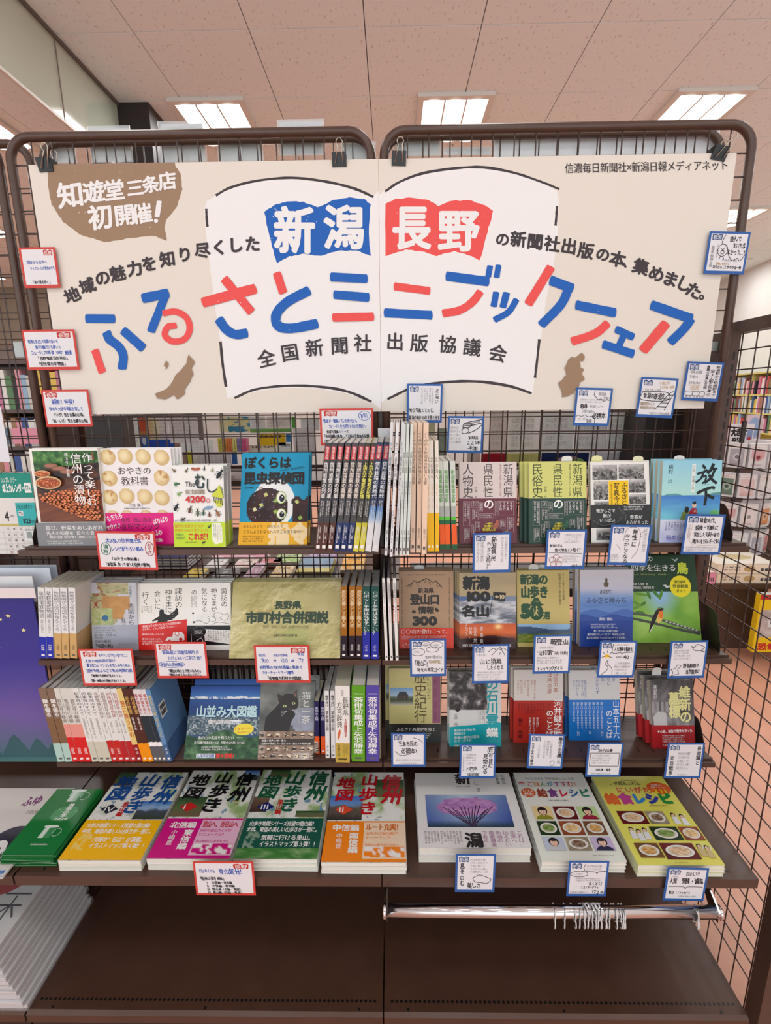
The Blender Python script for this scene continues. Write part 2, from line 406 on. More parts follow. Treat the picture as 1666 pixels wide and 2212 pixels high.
tag(bpy.data.objects['back_panel'], 'dark panel closing the rack behind the lowest shelves', 'panel')
tag(plane_box('back_panel', -1.8, -.903, 1.40, 1.415, .1, .62, 'dark'), 'dark panel behind the lower shelves of the neighbouring left bay', 'panel')
# end mesh panel on the right
t = thing('side_mesh_panel', 'mesh panel closing the right end of the rack, floor seen through it', 'mesh panel', None, (.95, 0, 0))
plane_box('post', 0, .034, .955, 1.0, 0, 1.83, 'brown', t); plane_box('post', 0, .034, 1.44, 1.475, 0, 1.83, 'brown', t)
plane_box('top_rail', 0, .034, 1.0, 1.44, 1.80, 1.83, 'brown', t)
wires(t, [1.40-.0548*i for i in range(8)], [1.757-.0508*i for i in range(33)], .995, 1.445, .03, 1.80, .012, 'y')
# shelves
SZ = [1.285, .984, .675]
names = ['top', 'middle', 'third']
def shelf(x0, x1, z, y0, label, lip=.010, rail=True):
    t = thing('shelf', label, 'shelf', None, (x0, 0, 0)); w_ = x1-x0
    bd = plane_box('board', .012, w_-.004, y0+.012, 1.372, z-.006, z, 'brown', t)
    plane_box('front_lip', .010, w_-.002, y0+.004, y0+.013, z-.012, z+.0015, 'brown', t)
    if rail: plane_box('price_rail', 0, w_, y0-.006, y0+.006, z-.0125-lip*.6, z-.004, 'brown', t)
    for x in (.006, w_-.012):
        MB().prism([(1.372, z-.006), (y0+.03, z-.006), (y0+.03, z-.018), (1.372, z-.05)], x, x+.004).build('bracket', M['dark'], t)
    s = MB()
    for i in range(22): s.box(.03+i*.04, .033+i*.04, y0+.03, y0+.045, z-.0002, z+.0004)
    o = s.build('vent_slots', M['black'], bd); o['kind'] = 'stuff'
for i, z in enumerate(SZ):
    shelf(-.9, -.002, z, 1.178, f'{names[i]} narrow book shelf of the left bay'); shelf(.002, .9, z, 1.178, f'{names[i]} narrow book shelf of the right bay')
def deep_shelf(x0, x1, label):
    t = thing('deep_shelf', label, 'shelf', None, (x0, 0, 0)); w_ = x1-x0; z = .512
    MB().prism([(0, .978), (0, 1.396), (w_, 1.396), (w_, .978)][::-1], z-.008, z, 'z').build('board', M['deck'], t)
    plane_box('front_lip', 0, w_, .974, .985, z-.026, z+.0005, 'brown', t)
    s = MB()
    for x in (.06, w_/2, w_-.06): s.tube([(x, .995, z), (x, .995, z+.0005)], .0035, 10)
    o = s.build('screw_holes', M['black'], t); o['kind'] = 'stuff'
    plane_box('bracket', .01, .013, 1.0, 1.39, z-.045, z-.008, 'dark', t); plane_box('bracket', w_-.013, w_-.01, 1.0, 1.39, z-.045, z-.008, 'dark', t)
deep_shelf(-1.798, -.903, 'dark deep shelf of the neighbouring left bay'); deep_shelf(-.898, -.002, 'dark deep shelf under the hiking atlases'); deep_shelf(.002, .9, 'dark deep shelf under the recipe books')
def deck(x0, x1, label):
    t = thing('base_deck', label, 'shelf', None, (x0, 0, 0)); w_ = x1-x0; z = .145
    plane_box('board', 0, w_, .935, 1.396, z-.012, z, 'deck', t)
    MB().prism([(.935, z), (.926, z-.006), (.926, z-.03), (.935, z-.03)][::-1], 0, w_).build('front_lip', M['deck'], t)
    plane_box('kick_plate', 0, w_, .94, .95, 0, z-.012, 'dark', t)
    s = MB()
    for i in range(74): s.tube([(.02+i*(w_-.04)/73, .957, z), (.02+i*(w_-.04)/73, .957, z+.0005)], .0036, 8)
    for x in (.06, w_/2, w_-.06): s.tube([(x, .940, z), (x, .940, z+.0006)], .0035, 8)
    o = s.build('perforations', M['black'], t); o['kind'] = 'stuff'
deck(-1.798, -.903, 'low base deck of the neighbouring left bay'); deck(-.898, -.002, 'empty dark perforated base deck of the left bay'); deck(.002, .9, 'empty dark perforated base deck under the chrome rod')
# bookends
def bookend(x, z, h, label, y0=1.20, s=1):
    t = thing('bookend', label, 'bookend', None, (x, 0, z))
    MB().prism([(y0, 0), (1.355, 0), (1.355, h), (y0+.045, h), (y0+.03, h-.01), (y0, .02)], 0, .0018).build('plate', M['dark'], t)
    plane_box('foot', -.05 if s > 0 else .0, 0 if s > 0 else .05, y0+.02, 1.34, 0.0005, .0015, 'dark', t)
bookend(-.880, 1.285, .085, 'dark steel bookend left of the pickle cookbook', s=-1); bookend(.872, 1.285, .085, 'dark steel bookend at the right end of the top shelf')
bookend(.884, .984, .10, 'dark steel bookend right of the bird guide'); bookend(.884, .675, .08, 'dark steel bookend at the right end of the third shelf')
# chrome garment rod with plastic hooks
t = thing('chrome_rod', 'chrome rod carrying white plastic hooks under the recipe books', 'rod', None, (0, .95, .444))
MB().tube([(.003, 0, 0), (.797, 0, 0)], .0145, 20).build('tube', M['chrome'], t, True)
MB().tube([(.003, 0, 0), (.009, 0, 0)], .018, 20).build('end_cap', M['chrome'], t, True)
MB().tube([(.797, 0, 0), (.802, 0, 0)], .0165, 20).build('end_cap', M['chrome'], t, True)
MB().prism([(-.014, -.016), (.016, -.016), (.09, .055), (.07, .055), (-.014, .012)], .790, .7945).build('bracket', M['chrome'], t)
MB().prism([(-.014, -.016), (.016, -.016), (.09, .055), (.07, .055), (-.014, .012)], .010, .0135).build('bracket', M['dark'], t)
hk = MB().tube([(0, .017*math.cos(a), .017*math.sin(a)-.002) for a in np.linspace(math.pi*.25, -math.pi*.45-math.pi, 14)]+[(0, .012*0-.0195, -.012), (0, -.022, -.02), (0, -.02, -.026), (0, -.014, -.027)], .0016, 6).mesh('hook', M['plast'], True)
hx = [1197, 1219, 1238, 1252, 1258, 1264, 1270, 1275, 1279, 1283, 1287, 1291, 1295, 1302, 1308, 1314, 1326, 1333, 1341, 1346, 1498, 1505]
for i, px_ in enumerate(hx):
    X = PY(px_, 1967, .95)[0]; o = link('plastic_hook', hk); o.location = (X, .95, .444); o.rotation_euler = (0, 0, random.uniform(-.28, .28))
    if i in (5, 8, 10): o.rotation_euler = (-2.2, 0, .2)
    tag(o, f'{ORD[i]} white plastic hook on the chrome rod'+('' if i else ', alone at the left'), 'hook', 'white plastic hooks on the chrome rod')
# ================================================================== banner
YB = 1.352
A_, B_ = (0, 300, 1.983), (826, 300, 1.983)
WHT = (240, 238, 238); BEI = (229, 221, 211); BLK = (68, 62, 66); BLU = (38, 100, 186); RED = (236, 88, 86); BRN = (158, 130, 106)
def board(x0, x1, label, oc):
    t = thing('banner_board', label, 'banner', None, (x0, YB, 1.606))
    MB().box(0, x1-x0, 0, .005, 0, .594).build('board', flat('banner_stock', (236, 232, 196)), t)
    return t, Art(x1-x0, .594, px=(np.array([x0, YB, 1.606]), np.array([1., 0, 0]), np.array([0, 0, 1.]), np.array([0, -1., 0])) + oc, h0=.0004)
tl, L = board(-.846, .0024, 'left half of the beige banner with brown speech bubble and blue flag', A_)
tr, R = board(.0032, .854, 'right half of the beige banner with red flag and newspaper credit', B_)
L.rect(60, 60, 1700, 1250, BEI); R.rect(-40, 20, 1560, 1250, BEI)
L.poly([(876, 300), (884, 268), (930, 240), (1000, 203), (1100, 180), (1250, 172), (1400, 188), (1520, 220), (1600, 245), (1700, 220), (1700, 1160), (1600, 1132), (1480, 1088), (1350, 1068), (1200, 1066), (1080, 1085), (975, 1112), (965, 1060), (945, 870), (925, 740), (900, 550), (880, 380)], WHT)
R.poly([(-40, 240), (10, 222), (100, 172), (250, 135), (400, 124), (550, 143), (680, 187), (748, 222), (757, 262), (752, 400), (738, 520), (700, 700), (680, 860), (655, 1020), (642, 1092), (560, 1060), (400, 1035), (250, 1038), (120, 1065), (20, 1112), (-40, 1130)], WHT)
for P in ([(925, 243), (985, 210), (1100, 180), (1250, 167), (1400, 184), (1520, 214), (1600, 249)], [(884, 300), (886, 340), (889, 377)], [(945, 868), (955, 970), (969, 1062)], [(1005, 1110), (1100, 1072), (1250, 1057), (1400, 1065), (1500, 1086), (1592, 1126)]): L.line(P, 11, BLK, True, .18)
for P in ([(12, 226), (80, 182), (200, 142), (400, 121), (550, 142), (680, 184), (759, 216)], [(749, 288), (746, 330), (742, 372)], [(673, 858), (663, 950), (654, 1024)], [(22, 1115), (130, 1066), (250, 1044), (400, 1039), (540, 1058), (640, 1090)]): R.line(P, 11, BLK, True, .18)
def blob(a, pts, col, n=4, j=3):
    P = np.asarray(pts, float); out = []
    for i in range(len(P)):
        p, q = P[i], P[(i+1) % len(P)]
        for k in range(n): out.append(p+(q-p)*k/n+np.array([random.uniform(-j, j), random.uniform(-j, j)]))
    a.poly(out, col)
blob(L, [(205, 60), (745, 60), (750, 112), (775, 150), (781, 215), (760, 290), (715, 345), (706, 375), (715, 437), (660, 415), (560, 425), (450, 443), (350, 413), (270, 355), (222, 280), (206, 200)], BRN, 6, 1.6)
blob(L, [(1132, 315), (1180, 282), (1230, 267), (1300, 270), (1362, 293), (1430, 262), (1500, 252), (1560, 258), (1588, 280), (1580, 380), (1588, 502), (1530, 480), (1450, 478), (1375, 503), (1300, 493), (1240, 503), (1185, 534), (1162, 440)], BLU, 5, 2)
blob(R, [(12, 278), (60, 257), (130, 251), (200, 264), (240, 288), (300, 264), (380, 265), (440, 285), (475, 310), (450, 400), (418, 522), (380, 500), (310, 482), (230, 502), (170, 482), (100, 475), (15, 502)], RED, 5, 2)
for a, c, bx in ((L, WHT, (1160, 290, 1570, 470)), (R, WHT, (30, 280, 440, 480)), (L, BEI, (240, 130, 740, 390))):
    for i in range(16):
        x, y = random.uniform(bx[0], bx[2]), random.uniform(bx[1], bx[3]); a.line([(x, y), (x+random.uniform(2, 6), y+random.uniform(-7, 7))], random.uniform(1, 2.4), c)
L.T('新', 1176, 290, 1348, 492, WHT, 3.2); L.T('潟', 1388, 283, 1560, 474, WHT, 3.2)
R.T('長', 44, 285, 206, 475, WHT, 3.2); R.T('野', 240, 302, 414, 482, WHT, 3.2)
for ch, x, y, s_ in (('知', 303, 240, 112), ('遊', 402, 226, 92), ('堂', 490, 220, 90), ('三', 580, 210, 74), ('条', 647, 195, 74), ('店', 718, 180, 78), ('初', 432, 335, 106), ('開', 535, 326, 90), ('催', 610, 320, 86)): L.g(ch, x, y, s_, WHT, 3, -7)
L.brush([(684, 268), (674, 335)], 22, WHT); L.ell(670, 352, 9, 9, WHT)
for ch, x, y, r in zip('地域の魅力を知り尽くした', (310, 375, 440, 505, 578, 640, 718, 792, 868, 940, 1010, 1083), (670, 630, 595, 577, 555, 535, 515, 495, 478, 465, 455, 450), (-24, -22, -18, -12, -10, -10, -8, -6, -5, -4, -3, 0)): L.g(ch, x, y, 66, BLK, 3.6, r)
for ch, x, y, r in zip('の新聞社出版の本、集めました。', (515, 583, 655, 728, 800, 872, 945, 1008, 1060, 1108, 1175, 1235, 1292, 1335, 1392), (430, 430, 440, 450, 460, 480, 495, 515, 528, 548, 578, 600, 620, 650, 672), (3, 4, 6, 8, 9, 10, 12, 14, 14, 16, 18, 20, 24, 26, 28)): R.g(ch, x, y, 68 if ch not in 'の、。' else 60, BLK, 3.6, r)
for ch, x, y, r in zip('全国新聞社', (1142, 1242, 1347, 1455, 1555), (940, 915, 895, 885, 875), (-14, -9, -6, -3, 0)): L.g(ch, x, y, 76, BLK, 2, r)
for ch, x, y, r in zip('出版協議会', (55, 158, 280, 385, 495), (868, 875, 880, 892, 918), (2, 3, 5, 7, 12)): R.g(ch, x, y, 76, BLK, 2, r)
R.T('信濃毎日新聞社×新潟日報メディアネット', 782, 98, 1482, 142, BLK, 1.2, rot=-1.2)
b_, r_ = BLU, RED
for P, w_, c in (([(370, 770), (492, 771)], 38, b_), ([(458, 828), (470, 858), (510, 890), (530, 930), (524, 985)], 38, b_), ([(528, 820), (616, 898)], 38, b_), ([(408, 905), (440, 1000)], 32, r_),
    ([(612, 684), (722, 662)], 42, b_), ([(712, 665), (648, 826)], 36, b_), ([(700, 748), (752, 740), (800, 766), (814, 815), (792, 858), (742, 868), (708, 842), (720, 806), (756, 800)], 27, r_),
    ([(870, 702), (1095, 642)], 44, r_), ([(962, 600), (1078, 742)], 38, r_), ([(938, 772), (970, 816), (1010, 838), (1060, 832)], 40, b_),
    ([(1187, 575), (1214, 660)], 36, r_), ([(1325, 650), (1235, 697), (1186, 750), (1192, 800), (1250, 812), (1360, 792)], 42, b_),
    ([(1418, 592), (1572, 600)], 38, b_), ([(1432, 668), (1580, 680)], 38, b_), ([(1427, 766), (1600, 762)], 36, r_)): L.brush(P, w_, c)
for P, w_, c in (([(52, 632), (203, 652)], 34, r_), ([(10, 745), (212, 756)], 38, b_), ([(275, 588), (455, 612)], 40, b_), ([(462, 545), (453, 592)], 25, b_), ([(498, 542), (489, 594)], 25, b_), ([(420, 655), (385, 700), (330, 735), (260, 748)], 34, r_),
    ([(488, 658), (477, 718)], 28, b_), ([(532, 660), (516, 722)], 30, b_), ([(575, 688), (540, 742), (480, 776)], 27, b_), ([(722, 550), (625, 708)], 38, r_), ([(720, 606), (815, 642)], 42, b_), ([(798, 640), (765, 710), (680, 798)], 38, b_),
    ([(830, 712), (998, 746)], 40, b_), ([(965, 790), (910, 835), (812, 868)], 36, r_), ([(1000, 815), (1075, 850)], 32, b_), ([(1032, 845), (1007, 900)], 28, b_), ([(945, 880), (1075, 922)], 36, b_),
    ([(1152, 712), (1325, 772)], 42, b_), ([(1322, 772), (1290, 815), (1232, 872)], 38, b_), ([(1215, 790), (1115, 908)], 42, r_)): R.brush(P, w_, c)
for a, x0, y0, x1, y1 in ((L, 380, 650, 1580, 980), (R, 30, 560, 1320, 900)):
    for i in range(26):
        x, y = random.uniform(x0, x1), random.uniform(y0, y1); a.ell(x, y, random.uniform(1, 2.5), random.uniform(1, 2.2), (236, 226, 222), 6)
blob(L, [(810, 925), (838, 955), (822, 985), (828, 1010), (815, 1040), (790, 1075), (795, 1095), (760, 1115), (745, 1095), (710, 1115), (675, 1110), (668, 1090), (715, 1070), (745, 1035), (755, 1010), (780, 990), (800, 960)], BRN, 2, 3)
blob(L, [(715, 950), (725, 965), (718, 985), (705, 1000), (712, 980), (705, 968)], BRN, 2, 2)
blob(R, [(850, 915), (868, 930), (860, 950), (845, 955), (850, 980), (862, 990), (855, 1010), (865, 1030), (845, 1045), (835, 1070), (815, 1090), (795, 1100), (770, 1108), (765, 1080), (753, 1050), (770, 1030), (785, 1010), (780, 980), (790, 955), (808, 935), (830, 935)], BRN, 2, 3)
L.build('printed_lettering', tl, 'matte'); R.build('printed_lettering', tr, 'matte')
# binder clips
for x, lab in ((-.803, 'binder clip at the left corner of the banner'), (-.091, 'binder clip right of centre on the left banner half'), (.052, 'binder clip near the seam on the right banner half'), (.812, 'binder clip at the right corner of the banner')):
    t = thing('binder_clip', 'black '+lab, 'clip', 'black binder clips on the banner', (x, YB, 2.2)); a = .3 if abs(x) > .5 else .05
    MB().prism([(-.012, .012), (.022, .012), (.009, -.016), (-.003, -.016)], -.017, .017).build('clip_body', M['black'], t)
    cb = t.children[0]
    for yy, zz in ((-.014, -.012), (.02, .0)):
        s_ = a*.05*(1 if x < 0 else 1)
        MB().tube([(-.009, yy+.004, -.012), (-.0045+s_, yy-.002, .022), (-.008+s_, yy-.004, .030), (-.004+s_, yy-.005, .037), (.004+s_, yy-.005, .037), (.008+s_, yy-.004, .030), (.0045+s_, yy-.002, .022), (.009, yy+.004, -.012)], .0011, 6).build('wire_handle', M['nickel'], cb, True)
    t.rotation_euler = (0, a*.6 if x > 0 else -a*.2, 0)
# ================================================================== books
K0 = (34, 30, 32); W0 = (240, 238, 236)
def bookbody(t, W, H, T, spine, col, page, back=None):
    """spine: 'L'/'R' = front cover faces the viewer with the spine on that side; 'F' = the spine itself faces the viewer"""
    c = .0008; cm = flat('cover_stock', col, 'print'); m = MB()
    if spine == 'F':
        m.box(0, c, 0, T, 0, H); m.box(W-c, W, 0, T, 0, H); m.box(c, W-c, 0, c, 0, H); p = (c, W-c, c, T-.0025, .0015, H-.0015)
    else:
        m.box(0, W, 0, c, 0, H); m.box(0, W, T-c, T, 0, H)
        if spine == 'L': m.box(0, c, c, T-c, 0, H); p = (c, W-.0015, c, T-c, .0012, H-.0015)
        else: m.box(W-c, W, c, T-c, 0, H); p = (.0015, W-c, c, T-c, .0012, H-.0015)
    m.build('cover', cm, t); MB().box(*p).build('page_block', M[page], t)
def band(t, W, T, h, col, z0=0):
    MB().box(-.0004, W+.0004, -.0004, T*.9, z0, z0+h).build('paper_band', flat('band_stock', col, 'print'), t)
def quad(tl, tr, br, bl, zz, tilt, oy=0):
    B, C = PZ(*bl, zz), PZ(*br, zz); Y = (B[1]+C[1])/2+oy; B, C = PY(*bl, Y), PY(*br, Y); z = zz+.0004
    O = np.array([B[0], Y, z]); W = C[0]-B[0]; t = math.radians(tilt); V = np.array([0, math.sin(t), math.cos(t)]); N = np.array([0, -math.cos(t), math.sin(t)])
    H = np.mean([(PP(*q, O, N)-O)@V for q in (tl, tr)]); return O, W, H, V, N
def face(name, q, zz, T, spine, col, box, label, tilt=9, page='page', copies=0, bnd=None, cat='book', clab=None, step=None, oy=0, draw=None, hs=1.):
    O, W, H, V, N = quad(*q, zz, tilt, oy); H *= hs
    t = thing(name, label, cat, None, O, (1, 0, 0), N, V); bookbody(t, W, H, T, spine, col, page)
    if bnd: band(t, W, T, H*bnd[0], bnd[1])
    a = Art(W, H, box); draw(a); a.build('cover_print', t); st = step or (0, 0)
    gap = T+.0008
    for i in range(copies):
        dz = 0
        Mx = t.matrix_world.copy(); o = O-N*gap*(i+1); o = np.array([o[0]+st[0]*(i+1), O[1]+gap*(i+1)/math.cos(math.radians(tilt)), O[2]+st[1]*(i+1)])
        Mx.translation = o; r = copy_thing(t, Mx, (clab or 'copy of '+label)+[', directly behind the front one', ', second behind the front one', ', third behind the front one', ', rearmost of its stack'][i])
    return t
BX = {}
zt, zm, zl = SZ
g5 = lambda x, y: (x/3.967, 860+y/3.967)
# ---- pictures
def pickles(a, b):
    c = ramp(fbm(a*9, b*9, 3), [(0, (14, 16, 14)), (.45, (44, 30, 26)), (.6, (84, 48, 36)), (1, (120, 74, 52))])
    g = (b < .26-.1*a) ; c = np.where(g[..., None], ramp(fbm(a*16, b*16, 5), [(0, (14, 34, 20)), (.5, (52, 104, 46)), (1, (150, 190, 110))]), c)
    tray = (b > .52+.32*(1-a)*0+(.5-a)*.25) & (b < 1.2); wood = mix((84, 42, 28), (150, 88, 56), fbm(a*4+b*14, b*3, 8)); c = np.where(tray[..., None], wood, c)
    u = a*13+b*3; v = b*15; du, dv = u-np.floor(u)-.5+.3*(noise(np.floor(u), np.floor(v), 2)-.5), v-np.floor(v)-.5; r = np.sqrt(du**2+dv**2)
    return c
def d_pickle(a):
    a.rect(322, 430, 925, 1262, (236, 234, 228)); a.pic(347, 452, 922, 1055, pickles, 110, 110)
    rn = random.Random(4)
    for r_ in range(15):
        for k in range(17):
            y = 792+r_*17+rn.uniform(-5, 5); x = 372+k*33+(r_ % 2)*16+rn.uniform(-7, 7)+r_*3
            if x > 905 or y > 1040 or y < 1000-(x-340)*.55+rn.uniform(-16, 10)-150 or y > 850+(x-340)*.42 and x < 800: continue
            q = rn.random(); cc = (236-50*q, 142-50*q, 84-34*q); a.ell(x+2, y+3, 13, 9, (84, 36, 22), 9); a.ell(x, y, 12.5, 8.5, cc, 9); a.ell(x-3, y-2.5, 5, 3, tuple(min(250, v+34) for v in cc), 7)
    for x, y, rx, ry in ((430, 640, 72, 28), (478, 715, 115, 55)):
        a.ell(x, y, rx, ry, (214, 178, 128), 30); a.ell(x, y+2, rx*.9, ry*.78, (150, 72, 40), 30)
        for i in range(90 if rx > 100 else 40):
            t_, r_ = random.uniform(0, 6.28), math.sqrt(random.random())*.84; a.ell(x+rx*r_*math.cos(t_), y+2+ry*.8*r_*math.sin(t_), 6, 4.5, random.choice([(236, 146, 88), (214, 112, 62), (188, 86, 48)]), 7)
    for x, y, rx, ry in ((520, 572, 62, 20), (590, 596, 66, 20), (660, 622, 70, 22)): a.ell(x, y, rx, ry, (126, 84, 70), 24); a.ell(x, y+1, rx*.85, ry*.7, (164, 108, 88), 24)
    a.T('作って楽しむ', 800, 470, 895, 915, W0, 1, True); a.T('信州の漬物', 698, 470, 795, 905, W0, 1, True); a.T('横山タカ子著', 650, 465, 680, 665, W0, 0, True)
    a.T('新装版', 888, 462, 908, 530, (176, 60, 40), 1, True)
    a.rect(322, 1058, 925, 1262, (132, 134, 138)); a.T('毎日、野菜をめしあがれ', 405, 1082, 920, 1122, W0, 0); a.T('先人の知恵を 日々の食卓に', 408, 1128, 920, 1166, W0, 0)
    a.T('素材の宝庫 信州が贈る 漬物レシピの決定版', 432, 1172, 900, 1194, W0, 1); a.fine(405, 1208, 760, 1246, 2, W0)
face('cookbook', ((81, 968), (233, 968), (233, 1178), (89.5, 1178)), zt, .012, 'R', (228, 226, 220), (322, 430, 925, 1262), 'pickle cookbook with trays of apricots and grey band, leftmost on the top shelf', 3, copies=1, clab='copy of the pickle cookbook', bnd=(.245, (132, 134, 138)), draw=d_pickle)
def bun(a, x, y, r, s):
    a.ell(x+r*.16, y+r*.14, r*1.03, r*.98, (206, 178, 128), 20)
    def f(u, v):
        d = np.hypot(u-.5, v-.5)*2; n = fbm(u*4+s, v*4, s); c = mix((240, 226, 186), (206, 176, 116), d**2*.9+n*.3)
        return mix(c, (176, 104, 44), np.clip((n-.62)*5*(s % 2), 0, .8))
    a.pic(x-r, y-r, x+r, y+r, f, 18, 18, lambda u, v: np.hypot(u-.5, v-.5) <= .5)
def d_oyaki(a):
    a.rect(925, 430, 1555, 1262, (236, 232, 232))
    k = 0
    for x, y in ((985, 498), (1138, 492), (1298, 498), (1462, 505), (985, 678), (1450, 678), (975, 840), (1127, 832), (1288, 838), (1440, 850)):
        k += 1; bun(a, x, y, 66, k*3+(k % 3 == 0))
    for x in (990, 1120, 1290, 1440): bun(a, x, 1010, 56, x)
    a.T('おやきの', 1068, 585, 1370, 655, (84, 66, 62), 1); a.T('教科書', 1095, 668, 1340, 748, (84, 66, 62), 1)
    a.T('小出 陽子', 1150, 900, 1280, 930, (90, 74, 70)); a.T('信濃毎日新聞社出版 料理研究の本', 1100, 938, 1335, 952, (90, 74, 70))
    P = (222, 14, 128); a.rect(925, 983, 1555, 1262, P); a.T('もちもち', 936, 990, 1082, 1046, W0, 2, rot=-14); a.T('ぱりぱり', 1352, 1022, 1494, 1076, W0, 2, rot=-12); a.T('サクサク', 926, 1078, 1058, 1128, W0, 2, rot=-12)
    a.T('食感 自由自在', 1062, 1024, 1345, 1064, (90, 20, 60), 1); a.T('小麦粉マジック', 1000, 1072, 1415, 1134, (90, 20, 60), 1); a.T('もちふわ', 1300, 1135, 1430, 1190, W0, 2, rot=-12)
    a.T('秘伝のレシピを一挙公開!!', 1130, 1206, 1432, 1240, W0, 2)
face('cookbook', ((233, 968), (392, 968), (383, 1178), (233, 1175)), zt, .007, 'L', (238, 236, 234), (925, 430, 1555, 1262), 'white cookbook of steamed buns with a hot pink band', 5, copies=3, clab='copy of the steamed bun cookbook', step=(.005, 0), bnd=(.335, (222, 14, 128)), draw=d_oyaki)
def bug(a, x, y, s, c, rot=0, legs=True, long=1.6):
    q = math.radians(rot)
    R = lambda u, v: (x+(u*math.cos(q)-v*math.sin(q))*s, y+(u*math.sin(q)+v*math.cos(q))*s)
    if legs:
        for v in (-.5, .05, .6):
            for g in (-1, 1): a.line([R(0, v), R(g*.8, v-.15), R(g*1.15, v+.3)], s*.13, (60, 44, 34))
        for g in (-1, 1): a.line([R(g*.15, -1.5), R(g*.5, -2.1)], s*.1, (60, 44, 34))
    a.ell(x, y, s*.52, s*long*.75, c, 14, rot=rot); p = R(0, -long*.85); a.ell(p[0], p[1], s*.34, s*.34, tuple(v*.7 for v in c), 10)
def d_mushi(a):
    # crop (400,860,s3.786) coordinates, left edge at -95
    a.rect(-100, 540, 345, 1225, (236, 236, 232))
    for x, y, s, c, r in ((30, 590, 15, (104, 84, 60), 30), (178, 578, 14, (60, 70, 90), 10), (245, 590, 14, (150, 150, 110), 20), (-70, 590, 15, (120, 90, 50), -50), (-62, 700, 18, (40, 110, 60), 80), (-40, 780, 16, (120, 170, 70), 60), (-72, 895, 24, (24, 24, 28), 30), (45, 915, 22, (96, 50, 34), 20), (110, 940, 22, (70, 96, 64), 0), (158, 940, 17, (44, 92, 60), 5), (208, 955, 15, (110, 60, 30), 0), (280, 945, 22, (150, 96, 56), -30), (300, 625, 30, (26, 24, 28), 35), (-20, 990, 16, (60, 50, 40), 60)): bug(a, x, y, s, c, r)
    a.ell(90, 576, 22, 13, (176, 92, 62), 10, rot=20); a.ell(125, 576, 22, 13, (176, 92, 62), 10, rot=-20)
    for p in ([(228, 800), (330, 820), (325, 760), (300, 705)], [(245, 830), (325, 830), (318, 880), (280, 890)]): a.poly(p, (206, 214, 66))
    for i in range(6): a.line([(245+i*14, 800+i*3), (255+i*13, 850+i*5)], 5, K0); a.line([(300+i*5, 720+i*15), (330, 740+i*14)], 4, K0)
    for x in (185, 215): a.ell(x, 895, 32, 10, (130, 160, 190), 12, rot=-25)
    a.T('The', 15, 668, 100, 725, (44, 48, 52), 1); a.T('む', 95, 612, 185, 740, (44, 60, 58), 3); a.line([(205, 655), (203, 740), (235, 765), (280, 742)], 11, (50, 60, 60), True)
    a.T('昆虫図鑑', 14, 742, 178, 784, (130, 108, 78), 1); a.T('4200', 14, 786, 180, 856, (206, 48, 48), 4); a.ell(202, 835, 16, 17, (206, 48, 48)); a.T('種', 190, 822, 214, 846, W0, 1)
    a.T('日下部良康/丸山潔/梶原道一郎', -85, 990, 270, 1006, (90, 84, 80))
    G = (190, 218, 40); a.rect(-100, 1014, 345, 1225, G); a.T('猛烈な虫好きたちが', -85, 1030, 158, 1058, (214, 88, 40), 1); a.T('熱意を込めて作り上げた', -85, 1066, 205, 1092, (214, 88, 40), 1)
    a.T('究極の', -85, 1102, -10, 1128, (30, 120, 60), 1); a.T('1冊が', -80, 1130, 0, 1158, (30, 120, 60), 1); a.T('これだ！', 25, 1100, 222, 1162, (206, 44, 40), 4)
    a.poly([(235, 1020), (300, 1020), (312, 1060), (312, 1180), (250, 1200), (226, 1160), (226, 1050)], (238, 240, 220)); a.fine(236, 1032, 306, 1180, 5, (90, 90, 80), True); bug(a, 150, 1182, 12, (60, 50, 40), 70); bug(a, 205, 1052, 12, (50, 60, 50), 40); a.fine(0, 1172, 120, 1186, 1, (90, 90, 60))
face('insect_book', ((375, 1005), (488.5, 1004.7), (488.5, 1181.7), (378, 1181)), zt, .028, 'L', (236, 236, 232), (-95, 545, 335, 1218), 'white pictorial insect book with a red number and lime band', 8, page='pageg', copies=1, clab='copy of the white insect book', bnd=(.29, (190, 218, 40)), draw=d_mushi)
